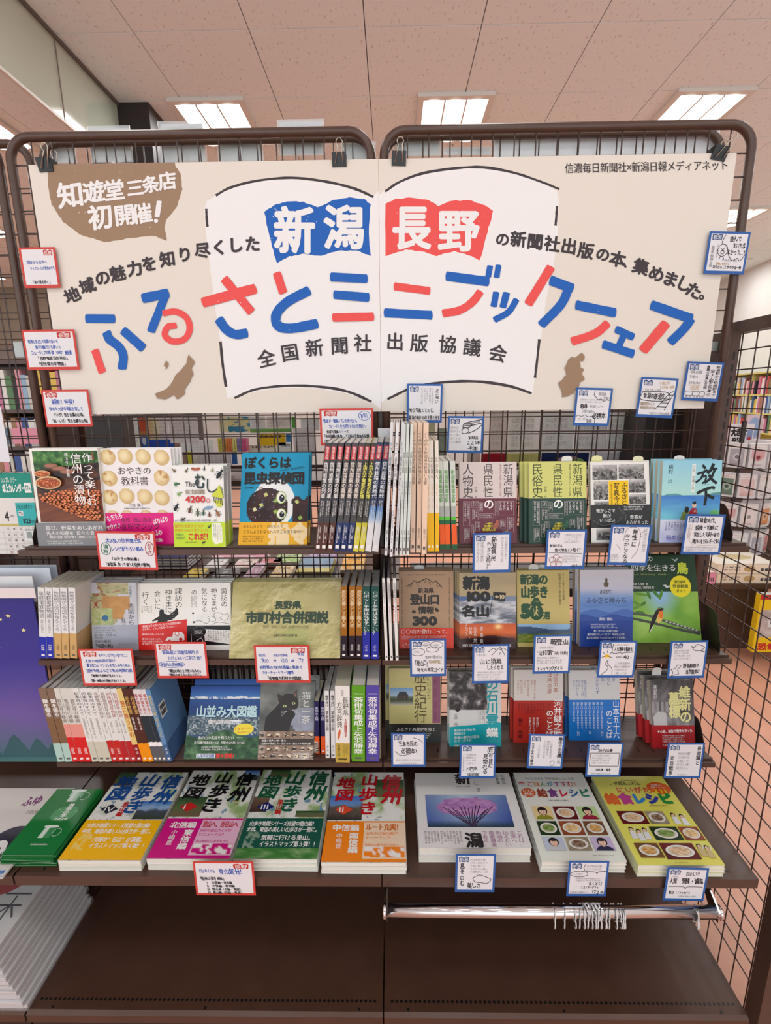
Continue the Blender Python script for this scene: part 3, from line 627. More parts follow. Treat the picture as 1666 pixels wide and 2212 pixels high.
def d_boku(a):
    C = (20, 148, 190); a.rect(420, 450, 1002, 1210, C)
    a.ell(705, 870, 180, 205, (236, 238, 236), 36)
    def dk(u, v): return mix((30, 20, 22), (92, 44, 44), fbm(u*3, v*4, 7)**2)
    a.pic(470, 738, 832, 1025, dk, 40, 40, lambda u, v: (np.hypot((u-.5)/.5, (v-.58)/.58) < 1))
    a.pic(848, 815, 1000, 1025, dk, 24, 24, lambda u, v: (v > .1*np.cos(u*9)) & (u > .04+.08*(v > .3)))
    for i in range(46):
        x, y = random.uniform(490, 810), random.uniform(790, 1010)
        if math.hypot((x-651)/175, (y-905)/160) < .95: a.ell(x, y, 4, 4, random.choice([(120, 150, 190), (180, 190, 210), (90, 120, 170)]), 7)
    for x, y in ((635, 800), (600, 885), (545, 920), (720, 850), (720, 940), (930, 990), (900, 860)): a.poly([(x-18, y-8), (x+8, y-20), (x+22, y+4), (x-4, y+18)], random.choice([(196, 200, 120), (214, 210, 160), (150, 180, 80)]))
    for x, y, rx, ry in ((768, 822, 36, 46), (772, 955, 34, 38)): a.ell(x, y, rx+7, ry+6, (150, 180, 90), 24); a.ell(x, y, rx, ry, (238, 238, 226), 24); a.ell(x+6, y+6, rx*.62, ry*.66, (20, 18, 24), 20); a.ell(x+8, y-6, 5, 6, W0, 8); a.ell(x-2, y+12, 5, 5, (60, 90, 160), 8)
    a.T('ぼくらは', 445, 482, 845, 582, K0, 4); a.T('昆虫探偵団', 445, 612, 960, 712, K0, 5); a.T('そのむしWANTED！', 748, 574, 968, 596, (30, 50, 70), 1, rot=-8); a.T('日下晨庵・丸山潔', 455, 732, 610, 750, (30, 50, 70), 1)
    Y = (232, 172, 38); a.rect(420, 1022, 1002, 1210, Y); a.T('指令', 672, 1030, 1012, 1205, (238, 214, 168), 6)
    a.T('おもしろくて  おかしくて', 456, 1044, 795, 1070, (60, 40, 20), 1); a.T('どうしようもなくへんてこな虫を探せ！', 456, 1086, 962, 1114, (60, 40, 20), 1); a.fine(456, 1126, 680, 1184, 3, (80, 56, 30))
face('picture_book', ((511.5, 979), (657.5, 979), (664, 1179), (515, 1176)), zt, .012, 'L', (26, 140, 178), (422, 452, 995, 1205), 'turquoise picture book with a big googly-eyed face and orange band', 22, copies=1, clab='copy of the turquoise picture book', step=(.004, 0), bnd=(.25, (232, 172, 38)), draw=d_boku)
# ---- top shelf, right bay  (crop 820,860,s3.967)
def d_jin(t1, t3, up, lo, dk):
    def f(a):
        x0, x1 = (677, 1175) if up[0] > 200 and up[2] > 180 else (1268, 1766)
        d = x0-677
        a.rect(x0-5, 545, x1+5, 860, up); a.rect(x0-5, 860, x1+5, 1256, lo)
        a.T('新潟県', 1055+d, 562, 1142+d, 852, dk, 0, True); a.T('県民性', 885+d, 562, 970+d, 852, dk, 0, True); a.T(t3, 705+d, 562, 798+d, 856, dk, 0, True)
        a.g('の', 932+d, 908, 88, W0, 2); a.T('伊藤 充', 808+d, 756, 834+d, 860, dk, 0, True); a.T(t1, 1024+d, 566, 1042+d, 842, dk if lo[0] < 60 else (150, 70, 60), 0, True)
        for (p, q, r, s_, n) in ((712, 884, 768, 1092, 2), (785, 884, 842, 940, 3), (850, 896, 880, 972, 1), (1012, 884, 1146, 1004, 4), (985, 884, 1004, 1010, 1), (790, 955, 838, 1046, 2), (850, 992, 968, 1034, 2), (1030, 1046, 1074, 1118, 2), (1094, 1020, 1146, 1150, 2), (815, 1060, 850, 1140, 2), (720, 1120, 765, 1230, 2), (785, 1088, 812, 1190, 1), (1050, 1130, 1090, 1200, 2)):
            a.line([(p+d, q), (r+d, q), (r+d, s_), (p+d, s_), (p+d, q)], 2.2, (206, 190, 190)); a.fine(p+d+5, q+5, r+d-5, s_-6, n, (228, 220, 220), r-p < s_-q+30 or n > 2, 1)
        for k, (y, s_) in enumerate(((1068, 'その歴史が'), (1086, '人びとの気質をつくる'), (1110, '新潟県人は'))): a.T(s_, 902+d-k*12, y, 962+d+k*14, y+16+k*8, (236, 216, 60), 2)
        a.poly([(965+d, 1120), (970+d, 1082), (990+d, 1070), (995+d, 1045), (1015+d, 1050), (1018+d, 1080), (1008+d, 1120)], (170, 90, 70) if lo[0] > 80 else (40, 90, 60))
    return f
face('paperback', ((990.7, 998), (1113.7, 998), (1116, 1176.4), (992.7, 1175)), zt, .02, 'R', (208, 196, 194), (677, 548, 1172, 1254), 'grey-pink book on prefectural character with a maroon lower half', 11, page='pagec', copies=0, bnd=(.555, (104, 44, 58)), draw=d_jin('新潟県人の気質と県民性の形成', '人物史', (214, 200, 198), (104, 44, 58), (60, 50, 50)))
face('paperback', ((1139.6, 998.6), (1261.5, 997), (1267, 1176), (1143, 1175)), zt, .013, 'R', (206, 208, 120), (1268, 548, 1766, 1254), 'yellow-green book on folk history with a dark green lower half', 12, page='pagec', copies=2, clab='copy of the yellow-green folk history book', step=(-.007, -.001), bnd=(.555, (36, 66, 56)), draw=d_jin('県民性の再生産くらし・衣の系譜', '民俗史', (206, 208, 120), (36, 66, 56), (50, 60, 40)))
def oldphoto(s):
    def f(a, b):
        n = fbm(a*8, b*7, s); h = np.clip((.36-b)*4, 0, 1); c = ramp(n, [(0, (30, 30, 30)), (.45, (110, 108, 106)), (1, (226, 224, 222))]); sky = mix((206, 204, 202), (170, 168, 166), a); sp = noise(a*22, b*16, s+3)
        c = mix(c, np.full(c.shape, 30.), (sp > .62)*(b > .45)*.8); return mix(c, sky, h*(n < .62))
    return f
def d_furu(a):
    # crop (1220,860,s3.735)
    a.rect(190, 505, 705, 1180, (232, 230, 226))
    for i, (x0, y0, x1, y1) in enumerate(((215, 534, 424, 658), (436, 528, 652, 650), (222, 668, 346, 820), (520, 655, 662, 765), (228, 832, 352, 870), (524, 776, 664, 858), (240, 1056, 430, 1150), (440, 1056, 680, 1150))): a.pic(x0, y0, x1, y1, oldphoto(i*5+2), 36, 26)
    a.rect(350, 664, 516, 874, (240, 196, 24)); a.T('ふるさと', 452, 676, 508, 866, (60, 44, 20), 2, True); a.T('写真今昔', 390, 680, 440, 900, (60, 44, 20), 2, True); a.T('新潟日報報道部', 366, 690, 382, 868, (60, 44, 20), 0, True)
    a.rect(190, 862, 705, 1050, (46, 46, 48)); a.T('懐かしさで', 242, 892, 402, 926, W0, 1); a.T('胸が', 296, 934, 366, 968, W0, 1); a.T('いっぱい', 268, 970, 400, 1006, W0, 1); a.fine(476, 870, 668, 908, 2, W0, w=1)
    a.T('青春が', 524, 946, 632, 982, W0, 1); a.T('よみがえった', 490, 988, 680, 1022, W0, 1); a.line([(215, 990), (300, 1030), (420, 1000), (460, 940), (430, 880)], 2.5, (130, 130, 130), True); a.line([(455, 900), (490, 950), (486, 1000)], 2.5, (130, 130, 130), True)
face('photo_book', ((1272, 999), (1398, 996.5), (1405, 1172), (1277.6, 1173)), zt, .013, 'R', (232, 230, 226), (197, 510, 695, 1172), 'white book of old black-and-white photos with a black band', 14, page='pagec', copies=2, clab='copy of the old-photo book', step=(.007, 0), bnd=(.28, (46, 46, 48)), draw=d_furu)
def d_hou(a):
    a.pic(745, 495, 1232, 800, lambda u, v: mix((142, 202, 226), (176, 222, 216), v+.2*fbm(u*5, v*5, 3)), 24, 20); a.poly([(760, 788), (800, 772), (870, 768), (940, 788)], (96, 160, 160)); a.poly([(1100, 788), (1160, 766), (1232, 758), (1232, 790)], (96, 150, 150))
    a.pic(745, 784, 1232, 985, lambda u, v: mix((58, 112, 198), (112, 190, 214), v+.35*fbm(u*4, v*9, 9)), 24, 20); a.pic(745, 980, 1232, 1180, lambda u, v: mix((206, 212, 230), (150, 156, 206), fbm(u*5, v*5, 4)*1.2*v), 20, 16)
    a.ell(1190, 925, 40, 22, (110, 190, 120), 12); a.rect(988, 532, 1018, 760, (226, 234, 232)); a.T('小説 佐橋ノ荘', 992, 542, 1014, 738, (90, 90, 90), 0, True); a.T('横村 出', 798, 536, 836, 686, (44, 60, 70), 1, True)
    # the two brush-written title characters
    B_ = lambda P, w_: a.line(P, w_, (34, 40, 44), True, .12)
    B_([(1072, 540), (1095, 572)], 22); B_([(1030, 612), (1080, 598), (1112, 580)], 20); B_([(1080, 606), (1062, 650), (1022, 680)], 17); B_([(1072, 638), (1102, 628), (1098, 668), (1074, 690)], 15); B_([(1158, 530), (1142, 575), (1112, 610)], 26); B_([(1130, 582), (1168, 572), (1190, 570)], 18); B_([(1170, 580), (1145, 640), (1095, 688)], 20); B_([(1125, 618), (1155, 660), (1192, 690)], 22)
    B_([(1036, 770), (1090, 742), (1150, 722), (1180, 728)], 24); B_([(1108, 745), (1112, 800), (1104, 868)], 22); B_([(1120, 780), (1150, 798), (1178, 806)], 26); a.T('ほうげ', 1085, 692, 1132, 706, (60, 90, 100))
    a.poly([(912, 982), (930, 920), (960, 900), (990, 930), (985, 982)], (120, 140, 74)); a.ell(962, 900, 18, 26, (40, 30, 30)); a.poly([(985, 982), (982, 920), (1005, 885), (1040, 890), (1060, 982)], (170, 44, 50)); a.ell(1020, 862, 18, 22, (222, 190, 160)); a.ell(1020, 848, 16, 10, (34, 30, 34)); a.rect(1014, 832, 1034, 846, (34, 30, 34)); a.T('八', 1020, 902, 1040, 924, W0, 2)
    a.fine(790, 995, 1000, 1085, 9, (110, 110, 150), True); a.T('秘められた愛', 805, 1105, 1060, 1148, (90, 90, 160), 1)
face('novel', ((1420.8, 994.7), (1548, 994), (1550, 1173), (1424, 1173)), zt, .015, 'R', (150, 206, 222), (752, 503, 1228, 1172), 'pale blue novel with brush-written title and two robed figures', 7, page='pagec', copies=2, clab='copy of the pale blue novel', step=(-.003, 0), draw=d_hou)
# ---- second shelf, left bay (crop 0,1220,s3.967)
def d_chizu(a):
    a.rect(785, 145, 1192, 740, (196, 198, 206))
    def mp1(u, v):
        n = fbm(u*7, v*7, 2); r = np.abs(noise(u*6+3, v*6, 8)-.5) < .03
        c = ramp(n, [(0, (112, 124, 84)), (.5, (176, 172, 130)), (1, (210, 196, 150))]); return np.where(r[..., None], (160, 70, 60), c)
    a.pic(805, 150, 1128, 270, mp1, 40, 20, lambda u, v: (u > .05+.2*noise(u*0, v*8, 1)) & (v < 1) & (u < 1-.3*(v > .8)))
    a.pic(790, 240, 1050, 520, mp1, 34, 34, lambda u, v: u < .95-.2*noise(v*6, v*2, 4)); a.pic(890, 268, 1128, 465, lambda u, v: mix((206, 156, 92), (176, 128, 76), fbm(u*6, v*6, 12)), 30, 26, lambda u, v: (u < 1-.25*v) | (v < .6)); a.pic(795, 370, 975, 520, lambda u, v: mix((140, 160, 96), (206, 206, 160), fbm(u*8, v*8, 31)), 24, 20); a.ell(910, 455, 30, 26, (60, 110, 150), 12)
    a.T('今尾恵介', 1122, 176, 1150, 280, (70, 72, 80), 0, True); a.T('地図から信州が', 1110, 325, 1160, 660, (50, 52, 60), 1, True); a.T('見えてくる', 1045, 452, 1090, 682, (50, 52, 60), 1, True)
    a.pic(785, 515, 1192, 742, lambda u, v: mix((184, 188, 200), (160, 164, 178), u), 4, 4); a.fine(808, 530, 1015, 590, 3, (60, 62, 70)); a.T('過去を知り、今を見つめ、', 808, 592, 1014, 614, (50, 52, 60), 1); a.T('未来を描く──', 808, 616, 925, 636, (50, 52, 60), 1); a.T('信州の新旧', 808, 642, 950, 674, (50, 52, 60), 1); a.T('「地図の旅」', 800, 678, 985, 714, (30, 32, 40), 2); a.T('市町村合併', 1010, 672, 1170, 696, (150, 152, 164), 1)
face('paperback', ((199, 1258), (299.5, 1258), (300, 1405), (201, 1406)), zm, .016, 'R', (206, 206, 212), (790, 148, 1188, 738), 'grey book with a patchwork map cover, between tan spines and a red-banded book', 9, copies=2, clab='copy of the patchwork map book', page='pageg', draw=d_chizu)
def d_suwr(a):
    a.rect(1185, 145, 1615, 740, (236, 234, 228)); a.T('諏訪の', 1505, 194, 1570, 368, K0, 0, True); a.T('神さまに', 1420, 208, 1482, 412, K0, 0, True); a.T('会いに', 1330, 218, 1382, 382, K0, 0, True); a.T('行く', 1226, 228, 1284, 342, K0, 0, True); a.fine(1215, 350, 1312, 420, 5, (80, 80, 80), True)
    a.poly([(1370, 440), (1372, 390), (1385, 380), (1410, 385), (1412, 415), (1450, 430), (1500, 395), (1520, 365), (1530, 380), (1535, 420), (1500, 455), (1480, 470), (1440, 480), (1430, 500), (1345, 500), (1360, 475), (1310, 485), (1310, 475)], (28, 26, 28))
    for i in range(14): t_ = i*.25+3.3; a.line([(1400+70*math.cos(t_), 440+60*math.sin(t_)), (1400+105*math.cos(t_), 440+95*math.sin(t_))], 1.5, (190, 188, 184))
    R0 = (214, 38, 34); a.poly([(1185, 512), (1615, 466), (1615, 745), (1185, 745)], R0); a.T('全国に5千とも1万ともされる諏訪神社', 1222, 500, 1562, 524, W0, 1, rot=-6); a.T('そもそも、どうして広まったのか──', 1222, 530, 1525, 552, W0, 1, rot=-6); a.fine(1222, 585, 1440, 606, 1, W0); a.fine(1222, 625, 1420, 690, 3, W0)
    a.poly([(1420, 650), (1440, 620), (1480, 615), (1490, 575), (1560, 575), (1582, 600), (1584, 645), (1550, 655)], W0); a.ell(1552, 640, 15, 15, R0); a.ell(1455, 652, 13, 10, R0); a.ell(1520, 590, 20, 22, R0); a.ell(1520, 590, 15, 17, W0)
face('paperback', ((300, 1261.6), (404.6, 1258), (406, 1405), (300, 1405)), zm, .015, 'R', (234, 232, 228), (1190, 155, 1610, 735), 'white shrine book with a red band and a small car drawing', 12, page='pageg', copies=2, clab='copy of the red-banded shrine book', draw=d_suwr)
def d_suwb(a):
    # crop (400,1220,s3.786)
    a.rect(10, 140, 380, 500, (236, 234, 230)); a.T('諏訪の', 295, 190, 352, 348, K0, 0, True); a.T('神さまが', 212, 190, 266, 388, K0, 0, True); a.T('気になる', 133, 192, 184, 386, K0, 0, True); a.T('の。', 50, 200, 100, 300, K0, 0, True); a.fine(46, 252, 98, 378, 3, (90, 90, 90), True)
    for P in ([(65, 480), (110, 455), (175, 480), (200, 450), (185, 430), (215, 420), (250, 440), (245, 465), (215, 462)], [(240, 430), (240, 400), (280, 392), (320, 410), (350, 400), (360, 430), (330, 455), (290, 440), (300, 425)], [(215, 490), (280, 470), (370, 485)]): a.line(P, 3, K0, True)
    for i in range(20): t_ = -i*.16; a.line([(200+60*math.cos(t_), 470+60*math.sin(t_)), (200+110*math.cos(t_), 470+100*math.sin(t_))], 1.2, (190, 190, 186))
    a.ell(64, 396, 9, 7, K0); a.ell(68, 468, 9, 7, K0); a.rect(10, 496, 380, 655, (26, 24, 28)); a.poly([(150, 525), (370, 535), (372, 650), (160, 620)], (232, 230, 226)); a.fine(180, 536, 366, 632, 9, (60, 60, 60), True); a.ell(115, 545, 55, 42, (16, 14, 18), 24); a.ring(115, 545, 55, 42, 2, (120, 120, 120)); a.fine(72, 528, 150, 568, 4, W0); a.line([(45, 560), (50, 640)], 3, W0); a.line([(90, 620), (130, 600), (150, 640)], 5, W0, True)
face('paperback', ((404, 1259.6), (499, 1258), (500, 1405), (405, 1405)), zm, .014, 'R', (234, 232, 228), (12, 148, 378, 700), 'white shrine book with a black lower band and cloud drawing', 12, page='pageg', copies=2, clab='copy of the black-banded shrine book', draw=d_suwb)
def relief(u, v):
    n = fbm(u*5, v*5, 6, 5); e = fbm(u*5+.02, v*5+.03, 6, 5); c = ramp(n, [(0, (168, 158, 96)), (.5, (186, 176, 122)), (1, (206, 198, 160))]); land = np.clip((fbm(u*3+1, v*3, 44)-.38)*6+(v-.25)*2, 0, 1)
    c = c+((n-e)*700*land)[..., None]; g = np.exp(-((u-.6)**2/.02+(v-.72)**2/.03)); return mix(c, (158, 168, 96), g*.7)
def d_naga(a):
    a.pic(360, 132, 1280, 775, relief, 150, 110); a.T('長野県', 722, 302, 945, 368, (50, 70, 54), 4); a.T('市町村合併図説', 490, 388, 1172, 486, (50, 70, 54), 5); a.T('明治・昭和・平成 変遷分合の足跡', 636, 502, 1010, 528, (110, 104, 70)); a.T('信濃毎日新聞社出版部 編', 724, 572, 918, 594, (70, 66, 50))
face('map_book', ((503, 1255.7), (736.8, 1257), (735, 1422), (495, 1423.4)), zm, .012, 'L', (190, 182, 130), (370, 138, 1272, 770), 'wide khaki relief-map book lying open-faced at the middle of the left shelf', 24, page='pageg', copies=2, clab='copy of the wide khaki relief-map book', draw=d_naga, oy=.0)
# ---- second shelf, right bay (crop 820,1180,s3.967)
def d_toz(a):
    C = (176, 142, 110); a.rect(160, 210, 640, 702, C); B = (46, 36, 30)
    a.T('NIIGATA TOZAN GUCHI JOHO 300 ♦ NIIGATA', 235, 236, 560, 252, B, 1); a.T('新潟登山口情報三百新潟登山口情報三百新潟登山', 594, 270, 608, 696, B, 0, True); a.T('新潟登山口情報三百新潟登山口情報三百新潟登山', 184, 270, 198, 696, B, 0, True)
    a.line([(225, 345), (275, 320), (300, 290), (320, 315), (350, 300), (400, 275), (440, 295), (455, 315), (480, 295), (535, 352)], 8, B, False, .3)
    for P in ([(250, 350), (280, 330)], [(400, 285), (385, 315)], [(420, 300), (440, 330)], [(325, 330), (340, 345)], [(490, 330), (505, 350)]): a.line(P, 5, B)
    a.T('新潟県', 328, 356, 468, 402, B, 3); a.T('登山口', 262, 410, 515, 500, B, 5); a.T('情報', 330, 514, 468, 578, B, 4); a.T('300', 278, 590, 495, 682, B, 8); a.ell(292, 560, 18, 14, B, 9); a.ell(490, 545, 14, 22, B, 9, rot=-40)
    R0 = (226, 66, 44); a.rect(160, 700, 640, 885, R0); a.ring(200, 730, 17, 17, 4, W0); a.ring(244, 730, 17, 17, 4, W0); a.T('山の登山口って、', 270, 708, 610, 752, W0, 1); a.fine(186, 764, 600, 800, 3, W0); a.T('どこにあるの', 185, 832, 460, 868, W0, 1)
face('guidebook', ((861.6, 1234), (978.8, 1234), (980, 1402), (863, 1400.6)), zm, .01, 'L', (176, 142, 110), (165, 214, 634, 878), 'brown kraft trailhead guidebook with a red-orange band', 12, copies=3, clab='copy of the brown trailhead guidebook', bnd=(.26, (226, 66, 44)), draw=d_toz, page='pagec')
def d_n100(a):
    a.pic(680, 220, 1178, 470, lambda u, v: mix((188, 168, 128), (170, 152, 120), fbm(u*3, v*3, 1)), 10, 8)
    def mtn(u, v):
        rid = .25-.35*np.clip(u-.25, 0, 1)*(u < .5)+.1*fbm(u*4, u*0, 5); n = fbm(u*6+v*3, v*10, 7); c = ramp(n, [(0, (50, 60, 76)), (.42, (120, 124, 136)), (.6, (190, 190, 196)), (1, (232, 232, 234))]); return np.where((v < .12+.1*noise(u*5, u*0, 2))[..., None], mix((76, 104, 152), (130, 140, 160), u), c)
    a.pic(680, 430, 1178, 665, mtn, 60, 34)
    def sun(u, v):
        s = np.exp(-((u-.68)**2/.004+(v-.12)**2/.01)); c = ramp(v, [(0, (196, 84, 40)), (.35, (224, 110, 52)), (.6, (130, 60, 40)), (1, (60, 34, 34))]); hill = v > .55-.12*np.exp(-((u-.55)**2/.05))+.03*fbm(u*9, v*9, 3); c = np.where(hill[..., None], mix((30, 22, 26), (92, 50, 46), fbm(u*4, v*16, 8)), c); return mix(c, (255, 220, 150), s)
    a.pic(680, 662, 1178, 890, sun, 60, 34)
    a.T('新潟', 718, 258, 945, 372, (30, 26, 24), 6); a.T('100', 728, 376, 952, 478, (30, 26, 24), 9); a.T('名山', 705, 505, 945, 605, (30, 26, 24), 6); a.line([(978, 395), (945, 590)], 5, (40, 34, 30)); a.poly([(985, 392), (1085, 400), (1075, 472), (975, 464)], (30, 26, 24)); a.T('+10', 990, 410, 1075, 456, (210, 190, 150), 4)
    a.T('弥彦・角田・飯豊、', 862, 690, 890, 850, W0, 0, True); a.T('二王子岳・谷川、', 805, 690, 835, 850, W0, 0, True); a.T('アルプス', 730, 660, 760, 770, W0, 0, True); a.T('妙高、', 768, 690, 795, 790, W0, 0, True); a.T('新潟登山の決定版', 710, 838, 1130, 864, W0, 1)
face('guidebook', ((992.7, 1236.7), (1115, 1236.7), (1115.4, 1403), (992.7, 1403)), zm, .009, 'L', (184, 166, 128), (685, 226, 1172, 886), 'mountain guidebook with snowy peak above an orange sunset photo', 12, copies=3, clab='copy of the hundred-mountains guidebook', step=(-.004, 0), draw=d_n100, page='pagec')
def d_n50(a):
    a.pic(1155, 200, 1655, 672, lambda u, v: mix((206, 186, 116), (188, 168, 100), fbm(u*3, v*3, 1)), 8, 8); G = (34, 74, 44)
    a.T('新潟の', 1200, 240, 1448, 330, G, 5); a.T('山歩き', 1204, 340, 1450, 444, G, 5); a.T('5', 1204, 480, 1288, 624, G, 10); a.T('0', 1292, 492, 1396, 632, G, 12); a.T('選', 1398, 560, 1462, 628, G, 3)
    a.poly([(1280, 508), (1320, 445), (1358, 440), (1384, 492), (1410, 498), (1375, 520)], G); a.ell(1344, 500+22, 9, 9, (206, 186, 116)); a.line([(1344, 532), (1338, 565), (1322, 598)], 9, (206, 186, 116)); a.line([(1338, 562), (1356, 596)], 8, (206, 186, 116)); a.line([(1342, 538), (1362, 560)], 6, (206, 186, 116)); a.line([(1318, 532), (1322, 600)], 3, (206, 186, 116)); a.T('やさしい', 1324, 466, 1368, 480, (206, 186, 116), 1)
    a.T('新潟の低山・里山大集合！', 1542, 234, 1564, 524, (90, 84, 50), 0, True); a.T('ゆっくり登ってみる時間、', 1576, 234, 1596, 480, (90, 84, 50), 0, True)
    a.pic(1155, 668, 1655, 765, lambda u, v: np.where((v > .35-.25*np.sin(u*5+1)*.6)[..., None], mix((52, 78, 120), (94, 110, 130), fbm(u*6, v*5, 3)), (150, 186, 220)), 40, 16); a.pic(1155, 752, 1655, 830, lambda u, v: ramp(fbm(u*12, v*6, 3), [(0, (60, 80, 34)), (.5, (110, 126, 50)), (1, (190, 184, 90))]), 50, 14); a.pic(1155, 828, 1655, 870, lambda u, v: mix((206, 186, 116), (190, 170, 100), u), 3, 3)
face('guidebook', ((1113.7, 1231.7), (1225.8, 1231.7), (1232, 1398), (1118, 1398)), zm, .012, 'R', (200, 180, 112), (1168, 205, 1640, 866), 'khaki hill-walking guidebook with dark green lettering and a valley photo', 14, copies=1, clab='copy of the khaki hill-walking guidebook', step=(.004, 0), draw=d_n50, page='pagec')
def d_essa(a):
    # crop (1220,1180,s3.735)
    a.pic(88, 180, 550, 600, lambda u, v: ramp(v+.08*fbm(u*4, v*6, 2)-.04, [(0, (206, 204, 210)), (.4, (190, 190, 208)), (.55, (120, 150, 200)), (.8, (70, 108, 176)), (1, (50, 84, 160))]), 30, 36)
    for y, c in ((480, (96, 130, 190)), (520, (70, 104, 172)), (560, (44, 74, 148))): a.poly([(88, 600)]+[(88+x*46, y-14*math.sin(x*1.1+y)) for x in range(11)]+[(550, 600)], c)
    a.poly([(300, 328), (292, 300), (306, 290), (306, 262), (316, 252), (326, 262), (326, 290), (338, 300), (332, 328)], (92, 78, 62)); a.T('越佐', 262, 346, 366, 388, (60, 60, 74), 0); a.T('ふるさと峠みち', 142, 408, 492, 458, (40, 40, 60), 1); a.T('関田 雅弘', 262, 574, 376, 600, W0, 0)
    a.rect(88, 600, 552, 822, (32, 62, 142)); a.fine(190, 622, 430, 664, 3, W0); a.T('数えきれない足跡を刻み、', 216, 672, 436, 694, W0, 1); a.T('歴史を紡いだふるさとの｢峠みち｣には、', 162, 700, 494, 722, W0, 1); a.T('私たちが忘れてはならないドラマがある。', 156, 728, 500, 750, W0, 1); a.T('新潟日報', 292, 758, 360, 778, W0, 1)
face('paperback', ((1245.4, 1232), (1360.6, 1229.5), (1366, 1398), (1251.6, 1398)), zm, .02, 'R', (214, 212, 216), (95, 190, 545, 815), 'mountain-pass book with misty blue hills and a dark blue band', 10, copies=1, clab='copy of the mountain-pass book', page='pagec', step=(-.005, 0), draw=d_essa)
def d_tori(a):
    a.rect(535, 20, 1110, 375, (36, 66, 44)); a.T('にいがたの', 560, 80, 752, 124, W0, 0) if 0 else a.T('の', 700, 78, 756, 128, W0, 1); a.T('四季を生きる', 568, 148, 944, 206, W0, 1); a.T('鳥', 946, 132, 1042, 230, (206, 222, 70), 3); a.T('Bird Watching Guide', 572, 220, 860, 240, (150, 170, 90)); a.T('石部 久 監修・著', 578, 300, 698, 320, W0); a.T('岡田成弘／桑原哲哉 著', 578, 328, 748, 350, W0)
    def leaf(u, v):
        n = fbm(u*3, v*3, 9); c = ramp(n, [(0, (96, 150, 50)), (.5, (140, 186, 76)), (1, (186, 212, 120))]); b = np.clip(1-np.hypot((u-.45)*1.6, v-.05)*2.0, 0, 1); return mix(c, (150, 190, 226), b*1.3)
    a.pic(535, 372, 1112, 790, leaf, 46, 40)
    for x, y, r, l in ((640, 395, 10, 60), (700, 400, 70, 36), (760, 392, 50, 40), (800, 398, 110, 44), (600, 470, 30, 44), (590, 500, -20, 40), (620, 540, 10, 40), (650, 470, -30, 26)): a.ell(x, y, l, 13, random.choice([(74, 128, 40), (104, 156, 56), (90, 140, 50)]), 14, rot=r)
    a.line([(552, 545), (700, 570), (880, 630), (1105, 700)], 22, (84, 90, 78), True, .15); a.line([(552, 588), (720, 625), (900, 670), (1100, 715)], 20, (70, 76, 66), True, .15)
    for i in range(9): a.ell(830+i*30, 612+i*9, 10, 7, (190, 192, 184), 8)
    a.poly([(676, 708), (700, 620), (722, 570), (750, 525), (775, 508), (768, 560), (740, 610), (708, 660)], (34, 28, 28)); a.poly([(745, 600), (765, 555), (790, 520), (808, 540), (806, 580), (785, 615), (760, 628)], (226, 190, 100)); a.poly([(765, 580), (772, 530), (800, 520), (808, 545), (800, 590)], (230, 120, 40)); a.ell(782, 516, 26, 14, (30, 26, 28), 14, rot=-8); a.poly([(800, 508), (818, 504), (806, 516), (816, 524), (800, 522)], (40, 36, 36)); a.line([(760, 514), (790, 510)], 5, (226, 196, 60)); a.line([(690, 690), (720, 650)], 5, W0)
    a.ell(966, 330, 88, 88, (236, 220, 40), 36); a.T('新潟県', 918, 280, 1012, 308, (50, 70, 40), 2); a.T('野鳥観察', 902, 316, 1030, 346, (50, 70, 40), 2); a.T('ガイド', 926, 354, 1008, 382, (50, 70, 40), 2); a.poly([(820, 320), (845, 316), (860, 328), (890, 320), (875, 338), (850, 344)], (200, 206, 200)); a.poly([(905, 100), (935, 112), (965, 96), (950, 122), (935, 128)], (170, 190, 180))
face('bird_guide', ((1364.6, 1200), (1508, 1199), (1516, 1389), (1367, 1389)), zm, .012, 'L', (36, 66, 44), (542, 75, 1105, 784), 'large green bird guide with an orange-breasted bird on a branch', 20, copies=1, clab='copy of the large bird guide', draw=d_tori, step=(.003, 0))
